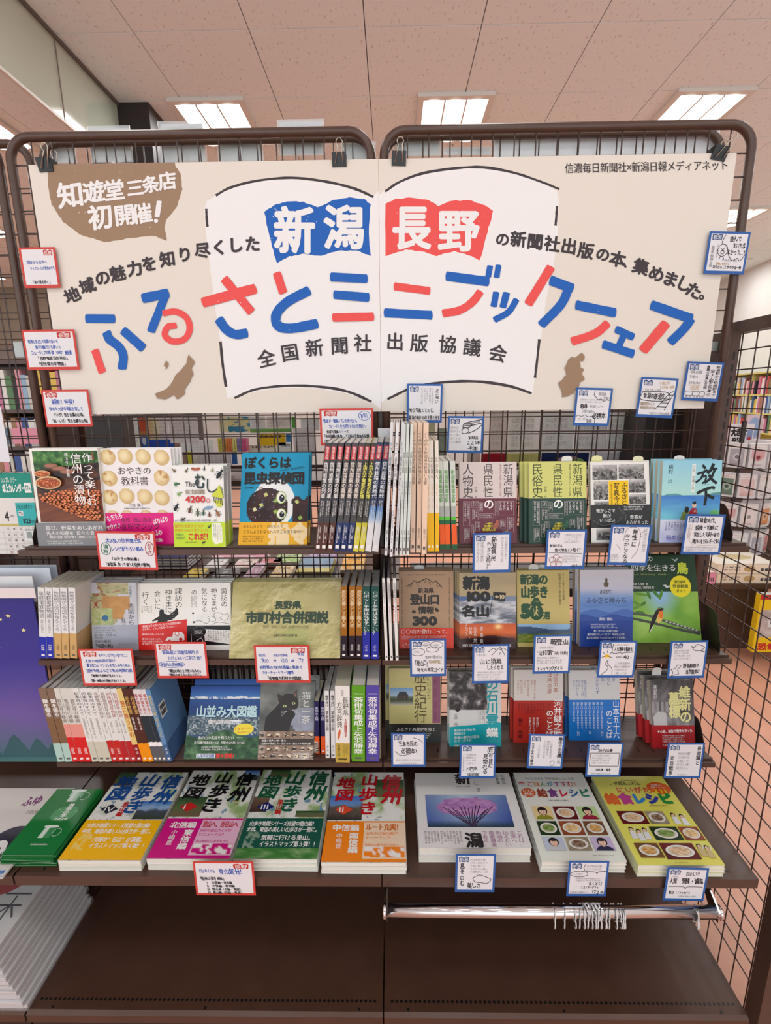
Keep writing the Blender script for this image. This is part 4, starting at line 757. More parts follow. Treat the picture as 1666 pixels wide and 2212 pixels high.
# ---- third shelf (crop 400,1220,s3.786)
def d_yama(a):
    def sky(u, v):
        c = ramp(v, [(0, (22, 66, 148)), (.13, (60, 116, 190)), (.17, (90, 140, 200))]); sn = (v > .14+.03*fbm(u*14, u*0, 1)) & (v < .2); c = np.where(sn[..., None], mix((90, 130, 190), (236, 240, 244), (fbm(u*26, v*30, 3) > .42)*1.), c)
        c = np.where((v >= .19)[..., None], ramp(v+.05*fbm(u*6, v*20, 4), [(.19, (44, 92, 160)), (.4, (30, 62, 122)), (.46, (40, 76, 110))]), c)
        town = (v > .42) & (v < .68); n = noise(u*60, v*70, 5); c = np.where(town[..., None], ramp(n, [(0, (40, 60, 76)), (.55, (86, 106, 116)), (.75, (150, 160, 166)), (1, (214, 218, 220))]), c)
        return np.where((v > .66+.05*np.sin(u*9))[..., None], ramp(fbm(u*14, v*22, 8), [(0, (14, 40, 24)), (.5, (44, 84, 50)), (1, (120, 150, 110))]), c)
    a.pic(-12, 985, 680, 1595, sky, 110, 120)
    a.T('山並み大図鑑', 72, 1160, 640, 1258, (32, 60, 110), 5); a.T('山並み大図鑑', 68, 1156, 636, 1254, (190, 222, 226), 3); a.T('信州山座同定', 190, 1272, 412, 1308, W0, 2); a.rect(414, 1276, 490, 1310, (226, 232, 236)); a.T('navi', 420, 1280, 484, 1306, (40, 60, 100), 2)
    a.ell(525, 1352, 92, 48, (236, 214, 60), 30, rot=-4); a.T('剣・槍・白馬アルプスの', 445, 1338, 600, 1356, (190, 50, 40), 1, rot=-4); a.T('特大ポスターつき', 470, 1366, 580, 1384, (190, 50, 40), 1, rot=-4)
    a.T('あの山の名前を知りたい ──', 110, 1404, 520, 1436, W0, 1); a.T('見る位置や角度が変われば、見慣れた山も知らない山に', 80, 1448, 548, 1470, W0, 1); a.fine(150, 1484, 460, 1524, 2, W0); a.rect(112, 1546, 285, 1582, (226, 232, 236)); a.T('山座同定図鑑', 120, 1550, 278, 1578, (36, 70, 140), 2); a.T('堂々登場！', 290, 1544, 480, 1584, (214, 40, 40), 4)
face('photo_atlas', ((426.4, 1481.5), (577, 1481.5), (557, 1640), (397, 1640)), zl, .012, 'R', (40, 96, 170), (0, 990, 672, 1590), 'blue mountain-range picture atlas leaning back on the third shelf', 30, copies=1, clab='copy of the blue mountain atlas', step=(.006, .012), draw=d_yama)
def cats(u, v):
    i, j = np.floor(u*7), np.floor(v*1); n = fbm(u*20, v*8, 5); c0 = noise(i*3.1, j*7+2, 8)[..., None]; a0 = mix((120, 90, 70), (196, 190, 186), c0[..., 0]); f = u*7-i; return np.where((np.hypot(f-.5, (v-.5)) < .28)[..., None], mix((40, 34, 32), (226, 206, 180), (n > .5)*1.), a0+((n-.5)*90)[..., None])
def d_neko(a):
    a.pic(590, 880, 1112, 1370, lambda u, v: ramp(fbm(u*4, v*4, 5), [(0, (60, 62, 62)), (.5, (100, 102, 98)), (1, (164, 164, 158))]), 34, 34); a.pic(800, 1160, 1100, 1370, lambda u, v: mix((170, 176, 196), (110, 112, 122), fbm(u*3, v*3, 4)), 18, 14, lambda u, v: u > .3*v)
    D = (32, 26, 28); a.poly([(640, 1370), (650, 1250), (700, 1190), (740, 1150), (760, 1120), (880, 1170), (900, 1220), (862, 1290), (850, 1370)], D); a.ell(842, 1120, 82, 84, (44, 36, 36), 26); a.poly([(752, 1110), (745, 1040), (800, 1062)], (60, 44, 42)); a.poly([(868, 1058), (905, 1000), (915, 1090)], (60, 44, 42)); a.poly([(880, 1050), (903, 1018), (906, 1075)], (130, 96, 92))
    for x, y in ((808, 1146), (882, 1122)): a.ell(x, y, 15, 11, (196, 206, 130), 14); a.ell(x, y, 5, 10, (20, 24, 20), 8)
    a.ell(853, 1170, 9, 6, (110, 70, 66), 8)
    for q in range(4): a.line([(830, 1186), (780, 1190+q*16)], 1.2, W0); a.line([(870, 1180), (925, 1170+q*14)], 1.2, W0)
    a.T('猫と一茶', 950, 1018, 1026, 1295, (226, 224, 218), 1, True); a.T('一茶と猫の写真句集・信濃毎日新聞社', 924, 1040, 940, 1300, (190, 190, 186), 0, True)
    a.pic(590, 1362, 1065, 1424, cats, 90, 14); a.rect(590, 1424, 1065, 1480, (56, 44, 38)); a.T('信濃の俳人小林一茶と', 626, 1430, 830, 1450, W0, 1); a.T('全国から集結した“気になる”猫たちの写真句集', 624, 1454, 1036, 1474, W0, 1); a.pic(590, 1478, 1065, 1540, cats, 90, 14); a.pic(590, 1540, 1065, 1600, lambda u, v: cats(u+.37, v), 90, 14)
face('photo_book', ((577, 1470), (692, 1473), (677, 1640), (557, 1641)), zl, .010, 'R', (96, 98, 94), (600, 930, 1058, 1596), 'cat photo book showing a black cat beside white vertical lettering', 24, copies=1, clab='copy of the black cat photo book', step=(.012, .012), draw=d_neko)
# third shelf, right bay (crop 820,1180,s3.967)
def d_reki(a):
    C = (200, 192, 132); a.rect(60, 1035, 530, 1520, C); a.rect(450, 1035, 522, 1516, (140, 84, 112)); a.rect(520, 1035, 535, 1516, C)
    a.T('歴史紀行', 288, 1060, 400, 1512, (76, 66, 40), 0, True); a.T('にいがた', 400, 1100, 438, 1310, (120, 110, 66), 0, True); a.T('公園 神社 旧街道 山古村 勝海村', 462, 1060, 486, 1490, (110, 54, 84), 0, True)
    def temple(u, v):
        c = ramp(v, [(0, (110, 156, 206)), (.45, (176, 200, 220)), (.55, (96, 110, 96)), (.75, (70, 82, 60)), (1, (190, 184, 176))]); roof = (v > .2) & (v < .5) & (np.abs(u-.55) < .12+.5*(v-.2)); wall = (v >= .48) & (v < .72) & (np.abs(u-.55) < .24); c = np.where(roof[..., None], (60, 62, 66), c); return np.where(wall[..., None], mix((50, 44, 44), (100, 90, 84), noise(u*20, v*3, 3)), c)
    a.pic(75, 1208, 280, 1356, temple, 40, 30); a.rect(60, 1520, 530, 1690, (46, 50, 48)); a.T('ふるさとの歴史を歩く', 128, 1552, 482, 1590, W0, 1); a.fine(250, 1596, 450, 1650, 3, W0)
face('paperback', ((837, 1442), (948.6, 1445), (952, 1603.5), (841.4, 1606)), zl, .016, 'R', (196, 188, 130), (66, 1040, 522, 1688), 'olive-yellow history travel book with a temple photo and charcoal band', 10, page='pagec', copies=1, clab='copy of the olive-yellow temple book', step=(-.011, 0), bnd=(.26, (46, 50, 48)), draw=d_reki)
def d_ishi(a):
    a.rect(580, 1075, 1050, 1535, (206, 206, 204)); a.pic(582, 1078, 922, 1404, lambda u, v: ramp(np.abs(fbm(u*5, v*5, 5)-.5)*2+.4*fbm(u*14, v*14, 6), [(0, (24, 22, 24)), (.4, (70, 66, 68)), (.8, (176, 172, 170)), (1, (226, 224, 222))]), 60, 60)
    a.T('の石川雲蝶', 912, 1130, 1020, 1640, (30, 150, 160), 3, True); a.poly([(660, 1375), (685, 1402), (660, 1428), (635, 1402)], (40, 36, 38)); a.T('木原 尚', 630, 1432, 660, 1540, (60, 60, 60), 0, True); a.fine(850, 1414, 895, 1520, 2, (90, 90, 90), True); a.line([(845, 1412), (845, 1524)], 2, (90, 90, 90)); a.line([(898, 1412), (898, 1524)], 2, (90, 90, 90))
    T_ = (24, 158, 168); a.poly([(580, 1552), (1060, 1512), (1060, 1760), (580, 1760)], T_)
    for i, s_ in enumerate(('彫刻の大作から', '欄間絵まで', '雲蝶の魅力に迫る', 'カラーガイド')): a.T(s_, 626, 1568+i*31-4, 626+[195, 105, 230, 160][i], 1594+i*31-4, W0, 1, rot=-3)
    a.T('蝶', 914, 1555, 1018, 1640, W0, 3); a.T('足跡と作品を訪ねる完全ガイド', 628, 1704, 900, 1722, W0, 1)
face('paperback', ((967.5, 1452), (1082, 1452), (1083, 1610), (971, 1616)), zl, .013, 'R', (210, 208, 204), (586, 1080, 1045, 1722), 'sculptor guidebook with a grey carving photo and teal band', 11, copies=1, clab='copy of the teal-banded sculptor guidebook', draw=d_ishi, page='pagec', step=(-.003, 0))
def d_kaw(a):
    a.rect(1120, 1050, 1575, 1325, (214, 208, 204)); R0 = (176, 44, 34); a.T('は国の本', 1482, 1065, 1528, 1250, (160, 70, 56), 1, True); a.T('は民の扉', 1428, 1075, 1470, 1258, (160, 70, 56), 1, True)
    for i, s_ in enumerate(('見苦しいことを', 'せずと、', '武士の絶えぬ', 'うちに', '死んだ方が', 'よからう。')): a.T(s_, 1304-i*30, 1140, 1326-i*30, 1140+len(s_)*24, (160, 70, 56), 0, True)
    a.rect(1120, 1318, 1575, 1690, R0); a.fine(1160, 1342, 1465, 1450, 11, (70, 20, 20), True); a.T('河井継之助', 1488, 1312, 1566, 1640, W0, 2, True); a.T('のことば', 1420, 1396, 1486, 1640, W0, 2, True); a.T('稲川 明雄', 1168, 1472, 1206, 1645, (70, 20, 20), 2, True)
    for i, s_ in enumerate(('眼を開け、', '耳を開かなければ', '何事も行はれぬ')): a.T(s_, 1330-i*34, 1462, 1354-i*34, 1462+len(s_)*22, W0, 0, True)
face('paperback', ((1103.6, 1447), (1210.7, 1447), (1215, 1603.5), (1109.4, 1604.8)), zl, .015, 'R', (214, 208, 204), (1125, 1054, 1570, 1684), 'white sayings book with a brick-red lower half', 10, page='pagec', copies=1, clab='copy of the brick-red sayings book', step=(-.006, 0), bnd=(.58, (176, 44, 34)), draw=d_kaw)
def d_yam(a):
    # crop (1220,1180,s3.735)
    a.rect(10, 990, 460, 1250, (212, 210, 210)); Bq = (44, 80, 150); a.T('奪ふ可からず', 246, 1000, 278, 1198, Bq, 0, True); a.T('志', 292, 1060, 322, 1092, Bq, 0, True); a.T('可し', 338, 1062, 368, 1126, Bq, 0, True); a.T('身', 384, 1062, 412, 1092, Bq, 0, True)
    for i, s_ in enumerate(('人間は自己の力で', '出てゆやこねば', 'ならぬ。', '人にたよっては', 'ならぬ。')): a.T(s_, 150-i*24, 1080, 172-i*24, 1080+len(s_)*19, Bq, 0, True)
    B1 = (22, 112, 196); a.rect(10, 1242, 460, 1590, B1); a.T('山本五十六', 388, 1242, 440, 1560, W0, 1, True); a.T('のことば', 330, 1322, 384, 1560, W0, 1, True)
    for i, n in enumerate((14, 11, 12, 13, 12, 11, 14, 8)): a.T('苦しいこともあるだろう。云いたい'[:n], 282-i*33, 1262, 306-i*33, 1262+n*20, W0, 0, True)
face('paperback', ((1225, 1447.7), (1338, 1447.7), (1341, 1596), (1230, 1603)), zl, .018, 'R', (212, 210, 210), (22, 1000, 448, 1575), 'white sayings book with a bright blue lower half', 14, page='pagec', copies=1, clab='copy of the bright blue sayings book', step=(-.004, 0), bnd=(.6, (22, 112, 196)), draw=d_yam)
def d_ishn(a):
    a.pic(680, 1070, 1062, 1470, lambda u, v: ramp(.7*fbm(u*9+3*noise(u*2, v*2, 3), v*3, 5)+.3*v, [(0, (34, 30, 34)), (.5, (96, 90, 92)), (1, (206, 202, 202))]), 44, 40); a.poly([(705, 1460), (700, 1380), (745, 1335), (812, 1350), (820, 1460)], (186, 182, 182))
    for x in (690, 730, 770, 810): a.rect(x, 1260, x+22, 1340, (150, 146, 146))
    Yc = (222, 218, 150); a.T('維新の', 930, 1130, 1030, 1430, Yc, 3, True); a.T('墓標', 835, 1178, 935, 1390, Yc, 3, True); a.T('渡辺れい', 708, 1120, 738, 1235, W0, 0, True)
    a.rect(680, 1450, 1070, 1660, (170, 34, 40)); a.T('その昔、越後で戦争があった', 730, 1484, 1034, 1510, W0, 2, rot=-2); a.fine(770, 1524, 1000, 1590, 4, W0); a.fine(770, 1600, 1000, 1620, 1, W0)
face('paperback', ((1403, 1472), (1495.8, 1468), (1503, 1615), (1410, 1620)), zl, .018, 'R', (150, 146, 146), (686, 1085, 1055, 1640), 'grey war-grave history book with yellow lettering and red band', 16, page='pagec', copies=2, clab='copy of the grey war-grave history book', step=(-.010, .004), bnd=(.34, (170, 34, 40)), draw=d_ishn)
# ---------------------------------------------------------------- books showing their spines
def spines(name, items, zz, depth, col, label, draw, page='page', bnd=None, H=None, ref=0, after=None):
    """items: (x bottom-left, x bottom-right, y bottom, x top-left, y top) of every spine, measured in the photograph"""
    out = []; group = label.split(',')[0]+'s together' if len(items) > 1 else None
    T = []
    for (x0, x1, yb, xt, yt) in items:
        Y = float(PZ(x0, yb, zz)[1]); A, B, Cc = PY(x0, yb, Y), PY(x1, yb, Y), PY(xt, yt, Y); T.append((A, B[0]-A[0], Cc-A, Y))
    Hm = np.mean([np.hypot(t[2][0], t[2][2]) for t in T]); Wm = np.mean([t[1] for t in T])*.97; ang = np.mean([math.atan2(t[2][0], t[2][2]) for t in T])
    Wm *= math.cos(ang); first = None; n = len(items)
    for i, (A, wd, vec, Y) in enumerate(T):
        up = np.array([math.sin(ang), 0, math.cos(ang)]); U = np.array([math.cos(ang), 0, -math.sin(ang)])
        O = A+np.array([0, 0, .0003]); O[2] = zz+.0004+(Wm*math.sin(ang) if ang > 0 else 0)
        lab = label if n == 1 else (label+', '+('left one' if i == 0 else 'right one') if n == 2 else label+', '+(ORD[i] if i < n-1 else 'rightmost')+' of its '+str(n))
        if first is None:
            t = thing(name, lab, 'book', group, O, U, (0, -1, 0), up); bookbody(t, Wm, Hm, depth, 'F', col, page)
            if bnd: band(t, Wm, depth, Hm*bnd[0], bnd[1])
            a = Art(Wm, Hm, (0, 0, 100*Wm/Hm, 100)); a.w = 100*Wm/Hm; draw(a); a.build('spine_print', t); first = t
        else:
            Mx = Matrix(((U[0], 0, up[0], O[0]), (U[1], 1, up[1], O[1]), (U[2], 0, up[2], O[2]), (0, 0, 0, 1))); t = copy_thing(first, Mx, lab, group)
        out.append(t)
    return out
c1 = lambda x, y: (680+x/5.374, 940+y/5.374)
def sp(l, yb, yt, s, ox=0, oy=0, sc=1):
    """(x0, x1, xtop) triples in one crop -> photo pixels"""
    return [(ox+a/sc, ox+b/sc, oy+yb/sc, ox+c/sc, oy+yt/sc) for a, b, c in l]
def sp_rail(t1, top, low, tc, gy=72):
    def f(a):
        w = a.w; a.pic(0, 0, w, 100, lambda u, v: np.where((v < gy/100)[..., None], mix(top, (90, 88, 90), .5*fbm(u*2, v*26, 4)), low[0]+(np.array(low[1])-low[0])*np.clip((v[..., None]-gy/100)*6, 0, 1)), 3, 60)
        a.rect(w*.12, 3, w*.88, 15, (196, 44, 52)); a.T('鉄道写真集', w*.25, 3.5, w*.75, 14.5, W0, 0, True)
        a.T(t1, w*.08, 17, w*.92, 50, (30, 28, 30) if tc[0] < 255 else K0, 5, True); a.T(t1, w*.14, 17, w*.88, 50, tc, 2, True); a.fine(w*.2, 52, w*.85, 70, 2, W0, True); a.T('小西純一 写真', w*.5, 76, w*.78, 88, W0, 0, True); a.T('信濃毎日新聞社編', w*.2, 75, w*.42, 92, W0, 0, True); a.rect(w*.2, 94, w*.8, 97, W0)
    return f
Z1 = zt
s_ = dict(yb=1355, yt=95, s=0, ox=680, oy=940, sc=5.374)
spines('railway_book', sp([(0, 62, 112), (68, 138, 198), (143, 215, 282)], **s_), Z1, .18, (70, 40, 36), 'railway photo book spine in grey and brown', sp_rail('信州追憶の列車', (54, 52, 56), ((84, 48, 42), (84, 48, 42)), (226, 222, 220)))
spines('railway_book', sp([(222, 290, 358), (296, 366, 438), (371, 440, 512)], **s_), Z1, .18, (36, 56, 104), 'railway photo book spine in grey and navy', sp_rail('信州国鉄の風景', (64, 62, 66), ((36, 56, 104), (30, 50, 100)), (226, 214, 204)))
spines('railway_book', sp([(446, 510, 590), (514, 575, 655)], **s_), Z1, .18, (206, 196, 60), 'railway photo book spine in black and yellow', sp_rail('上田丸子電鉄の記憶', (50, 48, 40), ((200, 190, 56), (214, 204, 70)), (236, 232, 100)))
spines('railway_book', sp([(585, 660, 722), (666, 740, 805)], yb=1355, yt=88, s=0, ox=680, oy=940, sc=5.374), Z1, .18, (34, 60, 116), 'railway photo book spine in navy fading to white', sp_rail('信州鉄路の新時代', (30, 46, 90), ((60, 120, 190), (228, 228, 230)), (230, 234, 240), 58))
def sp_plain(bg, txt, tc, parts=(), sub=None, w=1, ty=(14, 62), au='海津 英太', pub=True):
    def f(a):
        W_ = a.w; a.rect(0, 0, W_, 100, bg)
        for y0, y1, c in parts: a.rect(0, y0, W_, y1, c)
        a.T(txt, W_*.14, ty[0], W_*.86, ty[1], tc, w, True)
        if sub: a.T(sub[0], W_*.3, sub[1], W_*.7, sub[2], sub[3], 0, True)
        if au: a.T(au, W_*.25, 80, W_*.75, 89, (W0 if parts and np.mean(parts[-1][2]) < 150 else (60, 56, 60)), 1, True)
        if pub: a.rect(W_*.25, 94, W_*.75, 96.5, (W0 if parts and np.mean(parts[-1][2]) < 150 else (100, 96, 96)))
    return f
spines('regional_book', [(830.7, 837, 1200, 846.5, 909), (842, 848, 1203, 857, 914), (853, 859.5, 1200, 864, 914)], Z1, .18, (38, 46, 84), 'slim white book spine with navy covers', sp_plain((226, 226, 228), 'かつて越路があった。', (70, 70, 84), sub=('鉄道の廃線を歩く旅の記録写真集', 64, 78, (90, 90, 100)), ty=(14, 50)))
spines('regional_book', [(863, 869, 1200, 870.5, 917), (870, 876, 1200, 879, 917), (878, 884, 1200, 887, 917)], Z1, .18, (206, 212, 206), 'slim pale grey book spine', sp_plain((216, 222, 216), '越後線', (120, 130, 120), sub=('鉄路の旅いまむかし', 42, 66, (110, 110, 110)), ty=(20, 36)))
spines('regional_book', [(886.5, 897.5, 1194, 891, 913), (899, 909.5, 1194, 902, 913), (911, 922, 1197, 913.5, 914)], Z1, .18, (232, 200, 174), 'beige funeral customs guide spine', sp_plain((234, 204, 180), 'よく分かる新潟県の葬儀と法要', (66, 52, 48), w=1, ty=(6, 46), au='新潟日報メディアネット'))
spines('regional_book', [(923.5, 929.5, 1191.6, 921.5, 952), (931, 940, 1191.6, 929, 952), (941, 949.5, 1191.6, 938.5, 952)], Z1, .15, (236, 226, 200), 'white book spine with yellow lower third', sp_plain((236, 230, 218), '北の海へ', (110, 110, 104), ((64, 100, (240, 188, 20)),), sub=('新潟港の明治・大正・昭和', 38, 60, (220, 150, 90)), ty=(14, 34), au=None))
spines('regional_book', [(951, 961, 1187, 946.5, 997), (963, 975, 1187, 957, 997), (977, 988.5, 1187, 971, 997)], Z1, .13, (210, 214, 210), 'green and orange railway station guide spine', sp_plain((208, 214, 206), '新潟県鉄道全駅', (90, 150, 76), ((50, 62, (170, 176, 172)), (62, 66, (90, 190, 60)), (66, 71, (30, 100, 60)), (71, 94, (236, 96, 36)), (94, 100, (34, 96, 60))), ty=(9, 46), w=2, au=None, pub=False))
Z2 = zm
A1 = dict(s=0, ox=0, oy=1220, sc=3.967)
spines('paperback', sp([(345, 402, 325), (406, 466, 388)], yb=805, yt=200, **A1), Z2, .128, (222, 222, 222), 'white book spine with royal blue band', sp_plain((226, 226, 226), '草軽電鉄物語', (70, 80, 76), ((69, 100, (36, 50, 170)),), sub=('高原の記憶から', 44, 64, (90, 90, 90)), ty=(5, 42), au='芦原伸'), page='pagec')
tan = spines('paperback', sp([(475, 533, 452), (538, 598, 518), (605, 664, 585)], yb=805, yt=200, **A1), Z2, .128, (214, 212, 214), 'white map book spine with tan band', sp_plain((226, 226, 226), '続地図から信州が見えてくる', (60, 64, 76), ((64, 100, (206, 168, 110)),), ty=(5, 60), w=1, au='今尾恵介'), page='pagec', bnd=(.36, (200, 162, 106)))
def barcode_side(t, W, H, D, z0, z1):
    """barcode label on the right-hand cover of the last book in a row"""
    m = MB().box(W+.0002, W+.0006, .012, .045, z0, z1).build('label', flat('white_label', (226, 226, 224)), t); b = MB()
    for y0, k in ((z0+(z1-z0)*.55, 0), (z0+(z1-z0)*.12, 1)):
        for i in range(15): b.box(W+.0006, W+.0008, .015+i*.0018, .0158+i*.0018+.0005*(i*7 % 3), y0, y0+(z1-z0)*.33)
    o = b.build('barcode', M['black'], t); o['kind'] = 'stuff'
barcode_side(tan[2], .0166, .19, .128, .135, .175)
B1_ = dict(s=0, ox=400, oy=1220, sc=3.786)
spines('paperback', sp([(1274, 1330, 1281), (1340, 1386, 1340), (1396, 1443, 1397)], yb=766, yt=178, **B1_), Z2, .13, (150, 96, 30), 'brown craftsmen history spine with dark base', sp_plain((158, 100, 30), '庶民の暮らしと職人史', (226, 208, 170), ((68, 100, (36, 30, 44)),), ty=(5, 56), w=2, au='笹本正治'), page='pageg')
spines('paperback', sp([(1452, 1514, 1455), (1522, 1585, 1521)], yb=772, yt=180, **B1_), Z2, .13, (26, 74, 70), 'dark green robot surgery spine with blue base', sp_plain((28, 78, 74), 'ロボット手術はなぜすごい？', (226, 230, 228), ((62, 100, (38, 50, 160)),), ty=(6, 66), w=2, au='ノンフィク'), page='pageg')
spines('magazine', [(832.6, 839, 1427, 822, 1249), (843, 849, 1427, 834, 1249), (855, 861.5, 1427, 854.5, 1249)], Z2, .17, (60, 44, 84), 'thin white magazine spine with purple covers', sp_plain((228, 226, 224), '新潟県高等学校野球グラフ', (50, 50, 60), ty=(6, 30), sub=('夏の記録と選手権大会', 34, 52, (190, 60, 60)), au=None), page='pageg')
Z3 = zl
def lean(a, b, **k):
    X = [330, 395, 455, 510, 562, 618, 675, 725, 785, 838, 890, 942, 990, 1040, 1085, 1133, 1168, 1205, 1243, 1285]
    return [((497+(X[i]-330)*1.03)/3.967, (497+(X[i+1]-330)*1.03)/3.967, 1646, X[i]/3.967, 1487.5+1.2*(i > 8)+1.2*(i > 14)) for i in range(a, b)]
L_ = lambda *a, **k: spines('paperback', *a, **k)
L_(lean(0, 2), Z3, .13, (130, 108, 90), 'leaning brown farming book spine with mint foot', sp_plain((132, 108, 92), '鍬を握る', W0, ((40, 74, (128, 96, 70)), (74, 100, (176, 206, 198))), ty=(14, 38), w=2, au=None), page='pageg')
L_(lean(2, 5), Z3, .128, (216, 212, 206), 'leaning grey-white temple book spine with red foot', sp_plain((216, 212, 206), '善光寺の秘儀', (90, 84, 84), ((48, 66, (230, 150, 140)), (66, 100, (216, 34, 36))), ty=(14, 46), w=1, au='田部田'), page='pageg')
L_(lean(5, 8), Z3, .13, (228, 226, 222), 'leaning white castle book spine with cream foot', sp_plain((228, 226, 224), '松本城のすべて', (44, 44, 50), ((72, 100, (206, 200, 184)),), ty=(5, 36), w=1, sub=('世界遺産登録を目指して', 40, 68, (130, 120, 110)), au=None), page='pageg')
L_(lean(8, 10), Z3, .13, (226, 224, 222), 'leaning white electric railway spine with red foot', sp_plain((226, 224, 222), '長野電鉄百年探訪', (110, 70, 66), ((70, 100, (196, 40, 38)),), ty=(5, 40), w=1, sub=('公共交通がつないだ街', 44, 60, (90, 90, 90)), au='小林英夫'), page='pageg')
L_(lean(10, 12), Z3, .13, (224, 222, 220), 'leaning white branch line book spine with dark red foot', sp_plain((224, 222, 220), '別所線百年物語', (160, 50, 50), ((71, 100, (182, 38, 44)),), ty=(5, 38), w=1, sub=('公共交通がつなぐ夢', 42, 60, (90, 90, 90)), au=None), page='pageg')
L_(lean(12, 13), Z3, .13, (222, 194, 120), 'leaning straw-yellow book spine with crimson foot', sp_plain((224, 196, 124), '野に舞うもの', (176, 60, 40), ((76, 100, (150, 26, 38)),), ty=(16, 66), w=1), page='pageg')
L_(lean(13, 15), Z3, .13, (74, 40, 34), 'leaning chocolate-brown spine with orange foot', sp_plain((78, 42, 36), '光の教室', (200, 160, 90), ((74, 100, (240, 146, 20)),), ty=(10, 34), w=2, sub=('版画三昧', 38, 56, W0), au=None), page='pageg')
L_(lean(15, 18), Z3, .13, (216, 210, 214), 'leaning white walking book spine with slate lower half', sp_plain((220, 214, 216), '塩の道を歩く', (176, 50, 60), ((36, 72, (34, 50, 60)), (72, 78, W0), (78, 100, (90, 92, 98))), ty=(6, 34), w=2, au=None), page='pageg')
bl = L_(lean(18, 19), Z3, .135, (92, 134, 180), 'leaning sky-blue novel with gold lettering, back cover and barcode showing', sp_plain((96, 140, 186), '鉄仙の夢のように', (206, 184, 90), ((76, 100, (64, 100, 146)),), ty=(8, 66), w=1), page='pageg', bnd=(.25, (64, 100, 146)))
barcode_side(bl[0], .0135, .18, .13, .125, .165)
spines('paperback', sp([(1062, 1105, 1056), (1111, 1147, 1103)], yb=1545, yt=1120, **B1_), Z3, .11, (34, 36, 84), 'navy novel spine with orange foot', sp_plain((34, 36, 84), '黒部の太陽', (206, 206, 226), ((66, 100, (232, 90, 36)),), ty=(10, 36), w=1, au=None), page='pagec')
spines('paperback', sp([(1150, 1192, 1140), (1196, 1224, 1187)], yb=1583, yt=1032, **B1_), Z3, .13, (226, 226, 226), 'white spine with heavy black calligraphy', sp_plain((228, 228, 228), '雪五尺一茶新聞小説', (40, 40, 40), ty=(6, 58), w=2, au='日本の一茶'), page='pageg')
def map_spine(a):
    w = a.w; a.rect(0, 0, w, 100, (234, 232, 228)); a.T('長野県', w*.5, 14, w*.92, 38, (60, 50, 46), 1, True); a.T('方言辞典', w*.1, 20, w*.5, 54, (60, 50, 46), 1, True); a.T('特別版', w*.4, 5, w*.6, 13, (110, 100, 96), 0, True)
    a.ell(w*.72, 54, w*.09, 12, (176, 50, 40), 24); a.T('発音CD付き', w*.64, 44, w*.8, 64, W0, 0, True); a.poly([(w*.2, 60), (w*.34, 55), (w*.38, 60), (w*.32, 66), (w*.22, 70), (w*.14, 68)], (214, 110, 70)); a.rect(0, 74, w, 100, (196, 168, 76)); a.T('馬瀬良雄', w*.12, 76, w*.34, 92, (60, 50, 40), 1, True); a.fine(w*.5, 76, w*.9, 92, 4, (90, 76, 40), True); a.rect(w*.2, 94.5, w*.8, 97, (90, 76, 40))
spines('dictionary', sp([(1231, 1350, 1226)], yb=1617, yt=992, **B1_), Z3, .15, (232, 230, 226), 'thick white dialect dictionary spine with mustard foot', map_spine, page='pagec')
# slipcase with two haiku volumes
def sp_haiku(c, vol): return sp_plain(c, '一茶俳句集成'+vol+'矢羽勝幸', W0, ty=(7, 90), w=2, au=None)
for c, vol, it, nm in (((94, 160, 40), '上', (1364, 1474, 1362), 'green'), ((84, 74, 164), '下', (1482, 1588, 1481), 'violet')):
    spines('haiku_volume', sp([it], yb=1610, yt=988, **B1_), Z3+.004, .14, c, nm+' haiku volume spine in a white slipcase', sp_haiku(c, vol))
P0, P1 = PY(400+1357/3.786, 1220+1622/3.786, 1.176), PY(400+1597/3.786, 1220+1622/3.786, 1.176)
t = thing('slipcase', 'grey-white slipcase holding the green and violet haiku volumes', 'slipcase', None, (P0[0], 1.182, Z3)); wd = P1[0]-P0[0]
for nm, b in (('side', (0, .0015, 0, .16, 0, .192)), ('side', (wd-.0015, wd, 0, .16, 0, .192)), ('bottom', (.0015, wd-.0015, 0, .16, 0, .003)), ('top', (.0015, wd-.0015, 0, .16, .189, .192)), ('divider', (wd*.5-.0006, wd*.5+.0006, .01, .16, .003, .189))): MB().box(*b).build(nm, flat('case_board', (206, 200, 176)), t)
# ---------------------------------------------------------------- flat stacks on the deep shelf
def flatbook(name, tl, tr, br, bl_, ztop, T, n, spine, col, label, draw, clab, page='page', jit=.002, cat='book'):
    P = [PZ(*q, ztop) for q in (tl, tr, br, bl_)]; x0 = (P[0][0]+P[3][0])/2; x1 = (P[1][0]+P[2][0])/2; y0 = (P[2][1]+P[3][1])/2; y1 = (P[0][1]+P[1][1])/2
    W, H = x1-x0, y1-y0; t = thing(name, label, cat, None, (x0, y0, ztop), (1, 0, 0), (0, 0, 1), (0, 1, 0)); bookbody(t, W, H, T, spine, col, page)
    a = Art(W, H, (0, 0, 100, 100*H/W)); a.b = 100*H/W; draw(a); a.build('cover_print', t)
    for i in range(1, n):
        M_ = t.matrix_world.copy(); M_.translation = (x0+random.uniform(-1, 1)*jit+.002*i*(1 if x0 > -.5 else -1)*0, y0+random.uniform(-1, 1)*jit, ztop-i*(T+.0006))
        M_ = M_ @ Matrix.Rotation(random.uniform(-.012, .012)*jit/.002, 4, 'Y'); copy_thing(t, M_, clab+(', directly beneath the top one' if i == 1 else f', {ORD[i]} from the top' if i < n-1 else ', lowest of the stack'), skip=('cover_print',))
    return t
